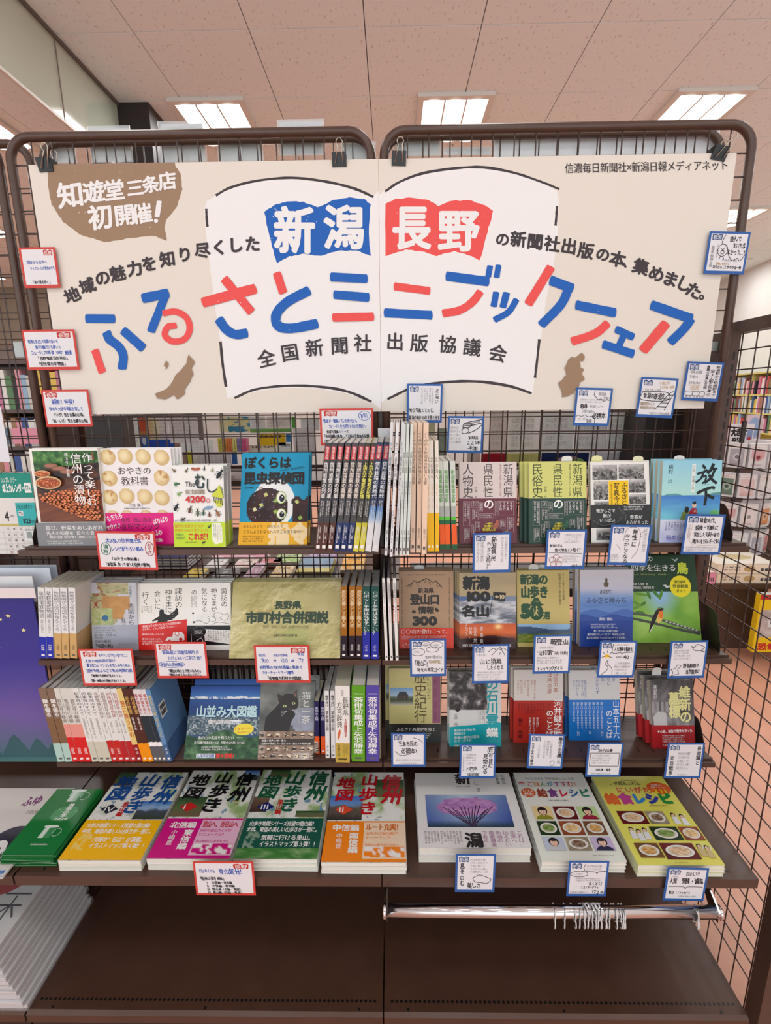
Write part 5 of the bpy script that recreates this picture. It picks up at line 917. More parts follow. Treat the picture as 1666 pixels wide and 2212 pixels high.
def atlas(tc, bc, vol, volc, bl1, bl2, seed, photo, under=None, side=None):
    def f(a):
        b = a.b
        def bg(u, v):
            n = fbm(u*5, v*6, seed); m = fbm(u*16, v*20, seed+4); c = ramp(n, [(0, (110, 150, 90)), (.3, (160, 186, 130)), (.4, (214, 220, 206)), (.46, (232, 232, 228)), (1, (238, 236, 234))]); c = np.where((m > .72)[..., None] & (n < .6)[..., None], (110, 150, 176), c); return c
        a.pic(0, 0, 100, b, bg, 70, 90)
        for (x0, y0, x1, y1, st) in photo: a.pic(x0, y0, x1, y1, (lambda st: lambda u, v: ramp(v+.35*(fbm(u*7, v*7, seed+2)-.5), st))(st), 24, 20)
        for i in range(18): x, y = random.uniform(4, 80), random.uniform(4, 80); a.T('山の会'[:random.choice((2, 3))], x, y, x+6, y+2, random.choice([(90, 90, 90), (176, 60, 50), (60, 100, 60)]))
        def col_(s, x0, x1, y0, y1): a.T(s, x0, y0, x1, y1, tc, 3.6, True, jit=.6, skew=.15)
        col_('信州', 70, 96, 5, 58); col_('山歩き', 38, 64, 4, 76); col_('地図', 5, 32, 9, 54)
        a.poly([(20, 60), (32, 68), (20, 76), (8, 68)], volc); a.T(vol, 13, 63, 27, 73, W0, 2)
        if side: a.T(side, 34, 56, 42, 80, (196, 40, 40), 3, True)
        y0 = b*.60; a.rect(0, y0, 100, b*(.9 if under else 1), bc)
        if under: a.pic(0, b*.9, 100, b, lambda u, v: ramp(fbm(u*8, v*3, 3), [(0, (30, 90, 50)), (.5, (70, 130, 60)), (1, (190, 200, 170))]), 24, 6)
        if bl2:
            a.rect(48, y0+2, 100, b*.97, tuple(int(.25*c+.75*238) for c in bc)); a.T(bl1[0], 8, y0+5, 42, y0+15, W0, 3); a.T(bl1[1], 30, y0+17, 42, y0+46, W0, 3, True); a.T('中嶋豊', 14, y0+18, 22, y0+40, W0, 1, True)
            a.T(bl2[0], 50, y0+4, 96, y0+14, (200, 70, 90) if bc[0] > 190 and bc[1] < 90 else (210, 110, 40), 3); a.T(bl2[1], 50, y0+16, 90, y0+21, bc, 1); a.T(bl2[2], 50, y0+22, 82, y0+27, bc, 1); a.fine(50, y0+32, 96, y0+46, 3, bc)
            a.pic(50, b*.86, 98, b*.96, lambda u, v: mix(bc, (240, 238, 236), (fbm(u*7, v*4, 2) < .5)*1.), 16, 6)
        else:
            for s, x0_, x1_, yy in ((bl1[0], 6, 92, 4), (bl1[1], 5, 97, 13), (bl1[2], 26, 92, 25), (bl1[3], 26, 98, 34)): a.T(s, x0_, y0+yy, x1_, y0+yy+8, W0, 2)
            a.pic(6, y0+20, 24, y0+44, lambda u, v: mix(bc, (230, 226, 200), .5*(fbm(u*4, v*5, 7) > .55)), 10, 12)
    return f
SKY = [(0, (60, 110, 190)), (.4, (150, 180, 214)), (.55, (70, 80, 96)), (1, (60, 70, 50))]; ROCK = [(0, (70, 120, 200)), (.35, (110, 150, 210)), (.5, (110, 100, 90)), (1, (60, 54, 50))]; WOOD = [(0, (50, 80, 50)), (.5, (90, 110, 70)), (1, (120, 96, 76))]
ZT = .545
flatbook('hiking_atlas', (266.8, 1667.5), (409.4, 1670), (301, 1859), (120, 1859), ZT, .0104, 3, 'L', (230, 226, 214), 'flat hiking atlas with blue brush title and yellow band, top of the leftmost stack', atlas((30, 80, 150), (244, 186, 16), 'Ⅳ', (40, 44, 60), ('山歩き地図シリーズ待望の里山編！', '中信、南信の楽しい山歩きが一冊に。', '穴場の“名山”が満載。', 'イラストマップ第４弾！！'), None, 3, ((0, 0, 26, 26, WOOD), (58, 54, 100, 84, SKY)), side='里山編'), 'hiking atlas in the yellow-banded stack')
flatbook('hiking_atlas', (420, 1663.6), (562, 1665.6), (496, 1857.4), (315.6, 1853.8), ZT, .0165, 2, 'L', (232, 228, 224), 'flat hiking atlas with black brush title and magenta band, top of its stack', atlas((26, 24, 26), (206, 20, 130), 'Ⅰ', (200, 40, 40), ('北信編', '東信編'), ('里山へ、百名山へ', '好評の登山ガイドが', 'リニューアル!!'), 11, ((78, 0, 100, 20, SKY), (0, 50, 40, 84, WOOD))), 'hiking atlas in the magenta-banded stack')
flatbook('hiking_atlas', (570.5, 1663.6), (716.8, 1663.6), (685, 1858), (502.8, 1854.7), ZT, .0104, 3, 'L', (226, 232, 224), 'flat hiking atlas with green brush title and dark green band, top of its stack', atlas((28, 92, 60), (24, 84, 70), 'Ⅲ', (30, 40, 110), ('山歩き地図シリーズ待望の里山編！', '北信、東信の楽しい山歩きが一冊に。', '気軽に行ける里山。', 'イラストマップ第３弾！！'), None, 23, ((12, 0, 40, 14, WOOD), (0, 50, 22, 76, [(0, (120, 100, 80)), (1, (70, 50, 44))]), (62, 74, 100, 84, WOOD)), under=True, side='里山編'), 'hiking atlas in the dark green-banded stack')
flatbook('hiking_atlas', (726.5, 1667.5), (874, 1670), (875.5, 1867), (690, 1859.6), ZT, .0104, 3, 'L', (232, 228, 224), 'flat hiking atlas with red brush title and orange band, top of its stack', atlas((190, 28, 40), (244, 134, 24), 'Ⅱ', (220, 80, 50), ('中信編', '南信編'), ('ルート充実！', '山歩きの安心感が', 'スーパーアップ!!'), 37, ((60, 14, 100, 46, WOOD), (0, 44, 44, 84, ROCK))), 'hiking atlas in the orange-banded stack')
def d_kata(a):
    b = a.b; a.rect(0, 0, 100, b, (228, 226, 226)); a.T('新', 42, 1, 58, 16, K0, 4); a.T('し', 60, 12, 66, 17, K0, 1); a.T('き', 61, 21, 67, 26, K0, 1); a.T('天野尚', 90, 2, 94, 16, (70, 70, 70), 0, True); a.T('写真集', 84, 2, 88, 16, (70, 70, 70), 0, True); a.T('未来への記録', 42, 18, 56, 20, (120, 120, 130))
    def tree(u, v):
        c = mix((190, 212, 230), (60, 84, 160), np.clip(np.abs(u-.45)*1.2+v*.4, 0, 1)); c = mix(c, (50, 70, 90), np.clip((v-.8)*6, 0, 1)); n = fbm(u*16, v*12, 4); q = np.hypot((u-.5)/.36, (v-.38)/.3)+.35*(n-.5); c = mix(c, ramp(n, [(0, (130, 84, 150)), (.5, (190, 130, 190)), (1, (222, 176, 214))]), (q < 1)*.9); return c
    a.pic(9, 30, 90, 69, tree, 80, 44)
    for x0 in range(26, 75, 4): a.line([(51+random.uniform(-3, 3), 68), (50+(x0-50)*.5, 58), (x0, 46+random.uniform(-3, 4))], .9, (60, 44, 70), True)
    a.line([(0, 71), (100, 71)], .3, (200, 200, 200)); a.fine(5, 73, 40, 89, 12, (150, 130, 140), True)
    for i, s_ in enumerate(('これは、', '未来へ', '伝えたい', '新潟の', '風景遺産', 'である。')): a.T(s_, 90-i*6.4, 73, 95.5-i*6.4, 73+len(s_)*4.2, (176, 120, 160), 0, True)
    a.T('潟', 42, 75, 58, 91, K0, 4)
flatbook('photo_album', (896.5, 1668.7), (1099.5, 1671.7), (1150, 1834), (905.4, 1829), .556, .0212, 2, 'L', (228, 228, 228), 'large white photo album with a lilac tree picture lying flat', d_kata, 'white photo album of the lilac tree stack')
FD = [((150, 100, 60), (214, 160, 90)), ((120, 30, 30), (226, 190, 150)), ((196, 180, 150), (120, 90, 70)), ((40, 70, 30), (130, 160, 80)), ((180, 90, 50), (240, 200, 140))]
def dish(a, x0, y0, x1, y1, i):
    bgc, fc = FD[i % 5]; cx, cy, rx, ry = (x0+x1)/2, (y0+y1)/2, (x1-x0)*.42, (y1-y0)*.38
    a.pic(x0, y0, x1, y1, lambda u, v: mix(bgc, tuple(c*.55 for c in bgc), fbm(u*3, v*3, i)), 8, 8); a.ell(cx, cy, rx, ry, (230, 228, 222), 22); a.ell(cx, cy, rx*.84, ry*.82, (206, 200, 190), 22)
    a.pic(cx-rx*.78, cy-ry*.76, cx+rx*.78, cy+ry*.76, lambda u, v: ramp(fbm(u*7, v*7, i+5), [(0, tuple(c*.5 for c in fc)), (.5, fc), (1, (236, 226, 200))]), 16, 14, lambda u, v: np.hypot(u-.5, v-.5) < .5)
def person(a, x0, y0, x1, y1, bg, cl, i):
    a.rect(x0, y0, x1, y1, bg); w, h = x1-x0, y1-y0; cx = x0+w*.5
    a.ell(cx, y0+h*1.0, w*.42, h*.36, cl, 20, 180, 360); a.rect(cx-w*.07, y0+h*.6, cx+w*.07, y0+h*.72, (226, 184, 156)); a.ell(cx, y0+h*.36, w*.25, h*.32, (34, 26, 28), 22); a.ell(cx, y0+h*.42, w*.18, h*.24, (236, 198, 172), 20)
    for s_ in (-1, 1): a.ell(cx+s_*w*.07, y0+h*.4, w*.018, h*.02, (40, 30, 30), 8); a.line([(cx+s_*w*.1, y0+h*.35), (cx+s_*w*.04, y0+h*.345)], w*.012, (50, 36, 34))
    a.line([(cx, y0+h*.42), (cx+w*.015, y0+h*.48)], w*.01, (206, 160, 136)); a.ell(cx, y0+h*.55, w*.05, h*.025, (196, 90, 90), 10); a.ell(cx, y0+h*.22, w*.2, h*.1, (34, 26, 28), 14)
RB = [(206, 60, 60), (226, 120, 40), (90, 150, 60), (60, 140, 170), (150, 80, 150), (196, 90, 130)]
def d_kyu(a):
    b = a.b; a.pic(0, 0, 100, b, lambda u, v: mix((226, 226, 222), (232, 236, 226), v), 4, 4); a.T('子どもに大人気！学校の給食メニュー172品', 14, 9, 84, 14, (60, 56, 50), 1)
    for i, ch in enumerate('ごはんがすすむ！'): a.T(ch, 14+i*9.4, 17, 23+i*9.4, 27, RB[i % 6], 2)
    a.ell(7, 22, 5, 4, (220, 220, 220), 16); a.ell(7, 21, 5, 2, (200, 60, 50), 16, 180, 360); a.ell(12, 38, 10, 8, (206, 96, 40), 24); a.T('にい', 5, 32, 19, 38, W0, 2); a.T('がた', 5, 38, 19, 44, W0, 2)
    for i, (ch, c) in enumerate(zip('給食レシピ', ((150, 60, 40), (120, 60, 130), (206, 40, 80), (40, 100, 160), (30, 130, 90)))): a.T(ch, 24+i*14.5, 31, 37.5+i*14.5, 46, c, 4)
    a.fine(34, 50, 66, 54, 1, (100, 100, 96)); X = (8, 36, 67, 95); Yv = (62, 86, 110, 132)
    for r in range(3):
        for c in range(3):
            x0, y0, x1, y1 = X[c]+1.5, Yv[r], X[c+1]-1.5, Yv[r+1]-3
            if (r, c) == (0, 0): person(a, x0, y0, x1, y1, (232, 206, 150), (140, 140, 40), 1)
            elif (r, c) == (0, 2): person(a, x0, y0, x1, y1, (186, 214, 150), (150, 30, 60), 2)
            elif (r, c) == (2, 0): person(a, x0, y0, x1, y1, (190, 200, 220), (200, 200, 206), 3)
            elif (r, c) == (2, 2): person(a, x0, y0, x1, y1, (196, 180, 214), (40, 40, 70), 4)
            else: dish(a, x0, y0, x1, y1, r*3+c)
    a.fine(62, 134.5, 92, 136.5, 1, (110, 110, 110))
flatbook('recipe_book', (1107, 1668.7), (1255.8, 1670), (1358, 1862), (1172.6, 1860.7), ZT, .0104, 3, 'L', (232, 234, 230), 'white school lunch recipe book with nine photo tiles, lying flat', d_kyu, 'white recipe book of the middle right stack')
def d_kyy(a):
    b = a.b; a.pic(0, 0, 100, b, lambda u, v: mix((222, 212, 86), (226, 226, 110), fbm(u*2, v*3, 2)), 8, 10)
    a.line([(20, 16), (40, 9), (60, 9)], .8, (90, 110, 30), True); a.T('笑顔あふれる', 26, 10, 62, 17, (60, 80, 30), 2); a.ell(84, 22, 16, 11, (226, 96, 30), 30); a.T('季節の', 76, 15, 90, 18, W0, 1); a.T('給食メニュー', 74, 19, 94, 22, W0, 1); a.T('211', 73, 23, 92, 31, (240, 220, 40), 4)
    for i, ch in enumerate('にいがた'): a.T(ch, 24+i*12, 20, 35+i*12, 31, (214, 70, 60), 3)
    for i, (ch, c) in enumerate(zip('給食レシピ', ((220, 100, 40), (190, 60, 140), (50, 130, 200), (50, 60, 160), (40, 140, 60)))): a.T(ch, 3+i*18, 32, 20+i*18, 50, c, 8)
    a.fine(56, 52, 84, 54, 1, (90, 90, 50))
    for i, (x0, y0, x1, y1) in enumerate(((8, 62, 42, 82), (44, 62, 68, 82), (38, 86, 72, 106), (74, 86, 98, 106), (8, 110, 36, 130), (38, 110, 78, 132))): dish(a, x0, y0, x1, y1, i+1)
    for i, (x, y) in enumerate(((78, 66), (88, 68), (14, 88), (22, 91), (30, 89), (84, 112), (92, 114))): a.poly([(x-4, y+16), (x-3, y+5), (x+3, y+5), (x+4, y+16)], (226, 226, 230) if i < 5 else (200, 180, 130)); a.ell(x, y+2, 2.6, 3.2, (40, 30, 30), 12); a.ell(x, y+3, 2, 2.3, (232, 196, 170), 12); a.line([(x+3, y+6), (x+6, y-1)], 1.3, (230, 226, 226))
    a.fine(44, 135, 62, 137, 1, (90, 90, 50))
flatbook('recipe_book', (1277, 1680), (1427.5, 1674.8), (1570.7, 1873), (1380.6, 1866), ZT, .0104, 3, 'L', (226, 230, 190), 'yellow school lunch recipe book lying flat at the right end', d_kyy, 'yellow recipe book of the rightmost stack')
def cup(a, x, y, s, gl):
    def f(u, v): return mix((236, 240, 236), (40, 130, 70), np.clip(np.abs(u-.35)*1.6, 0, 1)*.8) if not gl else mix((60, 140, 84), (230, 240, 230), (np.abs(u-.3) < .12)*.9)
    a.pic(x-s, y-s*.9, x+s, y+s*.9, f, 10, 10, lambda u, v: np.abs(u-.5) < (.5-.18*v*(not gl))); a.ring(x+s*1.25, y, s*.5, s*.62, 1., (200, 220, 206)); a.ell(x, y-s*.9, s, s*.22, (226, 234, 228), 18)
def d_grn(a):
    b = a.b; a.pic(0, 0, 100, b, lambda u, v: mix((12, 110, 46), (20, 124, 52), fbm(u*2, v*2, 3)), 8, 10); a.rect(14, 0, 14.6, b, (10, 92, 38)); cup(a, 52, 20, 17, False)
    a.poly([(34, 62), (40, 52), (58, 46), (76, 50), (84, 62), (80, 76), (64, 86), (44, 84), (34, 76)], (70, 150, 90))
    for p, q in (((40, 54), (60, 68)), ((60, 68), (82, 60)), ((60, 68), (56, 84)), ((60, 68), (40, 78)), ((60, 68), (76, 80))): a.line([p, q], 1, (130, 190, 140))
    a.T('信毎の本', 54, 40, 66, 76, W0, 3, True); a.T('2026', 46, 76, 74, 83, W0, 2); cup(a, 54, 112, 15, True); a.T('信濃毎日新聞社', 40, 138, 74, 142, W0, 0)
flatbook('booklet', (126.8, 1704.5), (222, 1705), (113.6, 1848.5), (0, 1846), .548, .0034, 9, 'L', (20, 116, 50), 'green publisher booklet with cups, top of the green pile', d_grn, 'thin green booklet of the green pile', jit=.006)
def d_peng(a):
    b = a.b; a.rect(0, 0, 100, b, (216, 210, 206)); a.T('ふゆ', 58, 10, 76, 24, (120, 50, 110), 3, rot=-6); a.T('大切な者と過ごす季節', 70, 28, 99, 33, (110, 100, 100), 1, rot=-6)
    a.ell(50, 70, 16, 20, (206, 140, 80), 22); a.ell(52, 74, 11, 12, (236, 228, 220), 20); a.ell(79, 68, 19, 20, (44, 44, 60), 26); a.ell(73, 74, 8, 10, (236, 234, 232), 18); a.ell(88, 76, 7, 9, (236, 234, 232), 18)
    for x in (75, 87): a.ell(x, 74, 1.8, 2.4, (20, 20, 30), 10)
    a.poly([(78, 80), (84, 80), (81, 85)], (60, 50, 60)); a.ell(76, 116, 27, 28, (190, 196, 208), 28)
    for y in (96, 104, 112): a.line([(54, y), (76, y+3), (98, y)], 3.2, (90, 130, 190), True)
    a.ell(44, 120, 20, 30, (226, 190, 130), 22)
flatbook('magazine', (-75, 1703), (142.6, 1703), (30, 1895), (-195, 1895), .522, .0045, 1, 'L', (214, 208, 206), 'winter magazine with a small penguin drawing, in a clear bag at the left edge', d_peng, '', cat='magazine')
# ================================================================== handwritten cards
CB = (34, 78, 176); CK = (44, 40, 46); CG = (150, 148, 150)
def card(x0, y0, x1, y1, kind, Y, label, draw, rot=0, tagside='L'):
    A, B, D = PY(x0, y0, Y), PY(x1, y0, Y), PY(x0, y1, Y); W, H = B[0]-A[0], A[2]-D[2]; r = math.radians(rot); U = np.array([math.cos(r), 0, -math.sin(r)]); V = np.array([math.sin(r), 0, math.cos(r)])
    mid = (A+B)/2; O = mid-U*W/2-V*H; col = (206, 62, 54) if kind == 'R' else (40, 92, 164)
    t = thing('message_card', label, 'card', 'red-framed message cards' if kind == 'R' else 'blue-framed message cards', O, U, (0, -1, 0), V)
    MB().box(0, W, 0, .0007, 0, H).build('backing', flat('card_'+kind, col), t)
    b = .0052; MB().box(b, W-b, -.0003, 0, b+.0022, H-b).build('writing_sheet', flat('card_paper', (228, 226, 230)), t)
    a = Art(W, H, (0, 0, 100, 100), h0=.0004)
    tx = (8, 33) if tagside == 'L' else (66, 92); ty = (7, 21) if kind == 'B' or H > .07 else (8, 24)
    m = (tx[0]+tx[1])/2; a.poly([(tx[0], ty[0]+1), (m-6, ty[0]-1), (m, ty[0]+2), (m+6, ty[0]-1), (tx[1], ty[0]+1), (tx[1]-1, ty[1]), (m+5, ty[1]-2), (m, ty[1]), (m-6, ty[1]-2), (tx[0]+1, ty[1])], (190, 50, 48) if kind == 'R' else (36, 72, 128))
    a.T('長野' if kind == 'R' else '新潟', tx[0]+2, ty[0]+1.5, tx[1]-2, ty[1]-2, W0, 1)
    draw(a); a.build('handwriting', t, 'matte'); return t
def rows(*R):
    def f(a):
        for r in R:
            s, x0, y0, x1, y1, c = r[:6]; v = len(r) > 6 and r[6]
            a.T(s, x0, y0, x1, y1, c, r[7] if len(r) > 7 else (2.3 if c == CK else 1.5), v, jit=.8, skew=-.12 if not v else 0)
    return f
def both(*F):
    def f(a):
        for g_ in F: g_(a)
    return f
YG, YS = 1.343, 1.1655
def faint(x0, y0, x1, y1, n, v=False):
    return lambda a: a.fine(x0, y0, x1, y1, n, (150, 146, 150), v, src='この本を読めば地元の歴史がよく分かるので手に取ってみてください楽しい発見がいっぱいあります')
bub = lambda x, y, rx, ry, c=CK, w=1.2: (lambda a: a.ring(x, y, rx, ry, w, c))
card(40, 534, 118, 622, 'R', YG, 'portrait red-framed card, topmost of three beside the brown speech bubble', rows(('越後から信州へ', 16, 32, 74, 41, CB), ('モノクロームの景色の中を', 24, 47, 92, 56, CB), ('「塩の道を歩く」', 22, 81, 78, 90, CK)), 0, 'R')
card(46, 712, 160, 799, 'R', YG, 'landscape red-framed card on the left post, middle of three', rows(('地域を支えた市民鉄の歩みを', 9, 24, 66, 34, CB), ('鉄の目線でひも解いた', 22, 38, 70, 48, CB), ('ニュータイプの鉄道“100年”歴史書', 12, 51, 90, 62, CB), ('「長野電鉄百年探訪」', 20, 66, 84, 76, CK), ('「別所線百年物語」', 20, 80, 78, 90, CK)), 0, 'R')
card(88, 842, 190, 922, 'R', YG, 'red-framed card at the lower left corner of the banner', rows(('越後？甲斐？', 20, 24, 72, 39, CB), ('悩める大昔の面影を探して', 12, 45, 84, 56, CB), ('「いざ！登る信濃の山城」', 18, 62, 88, 73, CK), ('「続・いざ！登る信濃の山城」', 12, 78, 94, 89, CK)), 0)
card(690, 882, 806, 962, 'R', 1.30, 'red-framed card with a speech bubble above the railway book spines', both(rows(('70年！', 76, 12, 92, 28, CB), ('鉄道が一番輝いていた時代から', 7, 28, 70, 39, CB), ('スピードと生き残りをかけた時代へ', 16, 43, 86, 54, CB), ('鉄道写真集シリーズ', 12, 58, 54, 67, CK), ('「信州国鉄の風景」「上田丸子電鉄の記憶」', 5, 70, 96, 80, CK), ('「信州追憶の列車」「信州鉄路の新時代」', 5, 84, 94, 94, CK)), bub(84, 20, 11, 12, CB, 1)), 0)
card(205, 1148, 334, 1231, 'R', YS, 'red-framed card with green and red ovals below the bun cookbook', both(rows(('大人気の信州郷土食', 16, 18, 76, 30, CB), ('レシピがそろい踏み', 24, 38, 78, 51, CB), ('漬', 11, 33, 19, 45, (30, 110, 80)), ('物', 11, 46, 19, 57, (30, 110, 80)), ('おやき', 85, 30, 93, 58, (170, 50, 40), True), ('「おやきの教科書」', 20, 66, 72, 76, CK), ('「新装版 作って楽しむ信州の漬物」', 10, 80, 90, 91, CK)), bub(15, 45, 8, 16, (30, 110, 80)), bub(89, 44, 7, 18, (170, 50, 40))), 1, 'R')
card(168, 1402, 286, 1481, 'R', YS, 'red-framed card with six handwritten lines under the map book', rows(('本やテレビで引っ張りだこ！', 36, 12, 92, 22, CB), ('人気の地図研究家が', 10, 27, 66, 36, CB), ('膨大なコレクションを惜しみなく投入', 12, 39, 92, 49, CB), ('信州各地ふるさと新旧地図の旅', 10, 53, 94, 63, CB), ('「地図から信州が見えてくる」', 16, 68, 76, 77, CK), ('「続・地図から信州が見えてくる」', 14, 82, 82, 91, CK)), 0)
card(332, 1387, 444, 1465, 'R', YS, 'red-framed card with one ringed line under the shrine books', both(rows(('新潟県には諏訪神社が', 14, 22, 86, 34, CB), ('たくさんあるってご存じですか？', 24, 38, 92, 49, CB), ('本家元の信州諏訪', 8, 56, 52, 67, CB), ('「諏訪の神さまが気になるの」', 20, 75, 88, 84, CK), ('「諏訪の神さまに会いに行く」', 20, 86, 88, 94, CK)), bub(30, 61, 25, 9, CB, 1)), 0)
card(548, 1394, 668, 1475, 'R', YS, 'red-framed card with 900, 120 and 77 under the khaki map book', rows(('明治', 7, 22, 20, 30, CB), ('平成の合併前', 34, 22, 60, 30, CB), ('現在', 78, 18, 90, 27, CB), ('900 ⇒ 120 ⇒ 77', 12, 32, 90, 47, CB, False, 0), ('長野県の市町村再編の軌跡が', 8, 53, 86, 63, CB), ('カラーチャートで一目瞭然', 12, 67, 70, 77, CB), ('「長野県市町村合併図説」', 18, 82, 88, 93, CK)), 0, 'R')
card(416, 1861, 547, 1934, 'R', .9665, 'red-framed card on the deep shelf edge below the magenta atlas', rows(('行かなくても', 9, 22, 36, 33, CB), ('登山気分！', 42, 20, 84, 38, CB), ('「信州山歩き地図」', 7, 44, 52, 55, CK), ('Ⅰ 北信編・東信編', 20, 57, 62, 65, CK), ('Ⅱ 中信編・南信編', 20, 67, 66, 75, CK), ('Ⅲ 里山編〈北信・東信〉', 20, 77, 78, 85, CK), ('Ⅳ 里山編〈中信・南信〉', 20, 87, 80, 95, CK)), 0, 'R')
sk = lambda P, w=1.3, c=CK: (lambda a: [a.line(p, w, c, len(p) > 2) for p in P])
card(1534, 500, 1623, 592, 'B', YG, 'blue-framed card with a round crying face, highest at the right post', both(rows(('読んで', 52, 10, 80, 24, CK), ('おけば', 62, 26, 92, 39, CK), ('よかった…!!', 50, 40, 94, 55, CK), ('よく分かる', 22, 30, 28, 62, CG, True), ('新潟県の葬儀と法要', 10, 34, 18, 84, CG, True), ('といわれる一冊に', 40, 64, 78, 71, CG), ('葬儀にかかわる', 26, 72, 60, 79, (190, 150, 90)), ('知りたいことがわかる一冊', 20, 79, 90, 88, CK)), bub(38, 44, 12, 14), bub(38, 49, 4, 4), sk([[(34, 40), (42, 46)], [(42, 38), (34, 47)], [(40, 8), (34, 26), (44, 32), (50, 42), (56, 58), (66, 68), (76, 62), (84, 68), (94, 54)], [(35, 58), (32, 66)], [(41, 58), (44, 66)]])), 2)
card(1486, 782, 1566, 866, 'B', YG, 'blue-framed card with three little train cars, at the lower right banner corner', both(rows(('新潟駅から柏崎駅まで', 80, 8, 92, 88, CK, True), ('全32駅と列車の', 66, 18, 78, 86, CK, True), ('貴重な写真を収録', 54, 8, 64, 68, CK, True), ('「写真集 北の記憶」', 9, 22, 46, 30, CG), ('立ち読みOK', 12, 34, 34, 42, CG), ('古の良い味が', 12, 50, 44, 58, CG), ('よみがえる', 18, 62, 42, 69, (190, 150, 90))), sk([[(12, 60), (46, 62)], [(20, 72), (44, 70)]], 1, (206, 160, 90)), sk([[(8, 76), (26, 76), (26, 86), (8, 86), (8, 76)], [(28, 76), (44, 76), (44, 86), (28, 86), (28, 76)], [(46, 77), (58, 75), (60, 86), (46, 86), (46, 77)]], 1.4, (110, 106, 110)), *[bub(x, 89, 2, 2, (110, 106, 110), 1) for x in (12, 22, 32, 41, 49, 56)]), 3)
card(1386, 816, 1467, 902, 'B', YG, 'blue-framed card with a boxed title and rail track drawing', both(rows(('新潟の鉄道史', 12, 38, 72, 54, CK), ('写真で楽しく見る', 14, 28, 58, 35, CG), ('しばたが!?', 50, 8, 78, 17, (190, 150, 90)), ('しまなみ一名所', 52, 18, 92, 27, (190, 150, 90)), ('路線変更あれこれ', 8, 62, 46, 70, (160, 140, 110)), ('新幹線完成秘話', 8, 72, 50, 80, (160, 140, 110)), ('｢写真でたどる新潟の鉄道｣', 34, 86, 93, 93, CG)), sk([[(9, 36), (76, 36), (76, 56), (9, 56), (9, 36)], [(50, 78), (80, 40), (93, 32)], [(74, 80), (84, 58), (95, 36)], [(55, 72), (78, 72)], [(62, 62), (83, 62)], [(70, 52), (86, 52)], [(78, 42), (91, 42)]], 1.6)), 3)
card(1246, 838, 1325, 920, 'B', YG, 'blue-framed card with a large 88 below the brown map shape', both(rows(('88', 16, 40, 36, 56, CK, False, 3), ('湯を紹介している', 40, 44, 80, 51, CG), ('日帰り温泉の', 22, 58, 56, 66, CG), ('必携本', 52, 64, 88, 80, CK), ('クーポン', 12, 78, 40, 86, CG), ('満載！', 36, 82, 58, 92, CK, False, .5), ('宿泊券', 62, 10, 84, 20, CG), ('多数!?', 76, 22, 94, 30, CG)), faint(12, 28, 90, 40, 2), sk([[(52, 8), (50, 18), (56, 24), (62, 30), (70, 28), (78, 34), (86, 30), (94, 32)], [(6, 76), (14, 72), (22, 76), (30, 71), (40, 76), (50, 74), (58, 80), (60, 94)]])), 2)
card(880, 829, 957, 913, 'B', YG, 'blue-framed card under the right half of the white book shape', both(rows(('「北の海へ」', 78, 8, 90, 54, CK, True), ('希少写真とともに', 7, 62, 76, 74, CK), ('新潟の港の150年を語り残す', 7, 81, 94, 92, CK)), faint(38, 10, 76, 56, 5, True)), 1)
card(968, 899, 1046, 979, 'B', 1.32, 'blue-framed card with a bullet train drawing and the number 221', both(rows(('新潟県内', 60, 52, 86, 62, CK), ('221', 55, 64, 82, 78, CK, False, 0), ('駅', 84, 66, 94, 76, CK), ('一挙公開！', 58, 80, 90, 92, CK)), faint(8, 26, 42, 74, 5), sk([[(42, 30), (46, 20), (66, 14), (96, 8)], [(42, 30), (58, 30), (70, 24), (94, 18)], [(40, 38), (42, 46), (54, 46), (60, 38), (54, 32), (44, 33), (40, 38)], [(58, 46), (80, 36), (96, 22)], [(46, 24), (64, 24), (68, 20), (50, 20)]], 2), *[bub(x, 17-.2*(x-70), 1.6, 1.8, CK, 1) for x in (72, 77, 82, 87)]), 1)
card(1022, 1151, 1105, 1237, 'B', YS, 'blue-framed card with two vertical lines under the maroon history book', both(rows(('新潟県民', 48, 10, 62, 70, CK, True), ('らしさとは何か？', 36, 22, 48, 92, CK, True)), faint(72, 10, 92, 80, 2, True), faint(8, 20, 30, 90, 2, True)), -1)
card(1182, 1144, 1269, 1229, 'B', YS, 'blue-framed card with a flower-like rice ball doodle under the yellow-green book', both(rows(('食べ物を1つ残す？', 22, 46, 92, 57, CK), ('新潟の人は', 10, 36, 40, 44, CK), ('12冊ダッヘ', 66, 88, 94, 95, CK)), faint(44, 10, 92, 34, 4), faint(46, 64, 92, 84, 3), sk([[(8, 58), (92, 60)]], 1), *[bub(x, y, 8, 7, (150, 80, 60), 1) for x, y in ((18, 76), (28, 70), (38, 76), (22, 86), (34, 86))]), 0)
card(1321, 1134, 1409, 1221, 'B', YS, 'blue-framed card with vertical lettering in a pencil cloud under the photo collage', both(rows(('無性に', 54, 8, 68, 54, CK, True), ('なつかしくなる', 36, 22, 50, 94, CK, True)), faint(80, 8, 92, 76, 1, True), faint(6, 72, 32, 94, 4), sk([[(34, 40), (40, 10), (62, 6), (74, 20), (72, 60), (58, 84)], [(18, 48), (30, 60)], [(74, 24), (84, 12)], [(72, 30), (80, 26)]], 1, (130, 110, 90))), 1)
card(1483, 1111, 1569, 1198, 'B', YS, 'blue-framed card with four bold lines under the pale blue novel', both(rows(('鎌倉時代、', 36, 8, 82, 22, CK), ('越後・柏崎に', 28, 26, 86, 39, CK), ('実在した毛利一族の', 26, 43, 92, 56, CK), ('家督争いをエネルギーに描く', 24, 60, 95, 73, CK)), faint(8, 24, 17, 70, 1, True), faint(10, 78, 92, 92, 2), sk([[(20, 22), (22, 72), (92, 76)]], .8, (200, 170, 120))), 1)
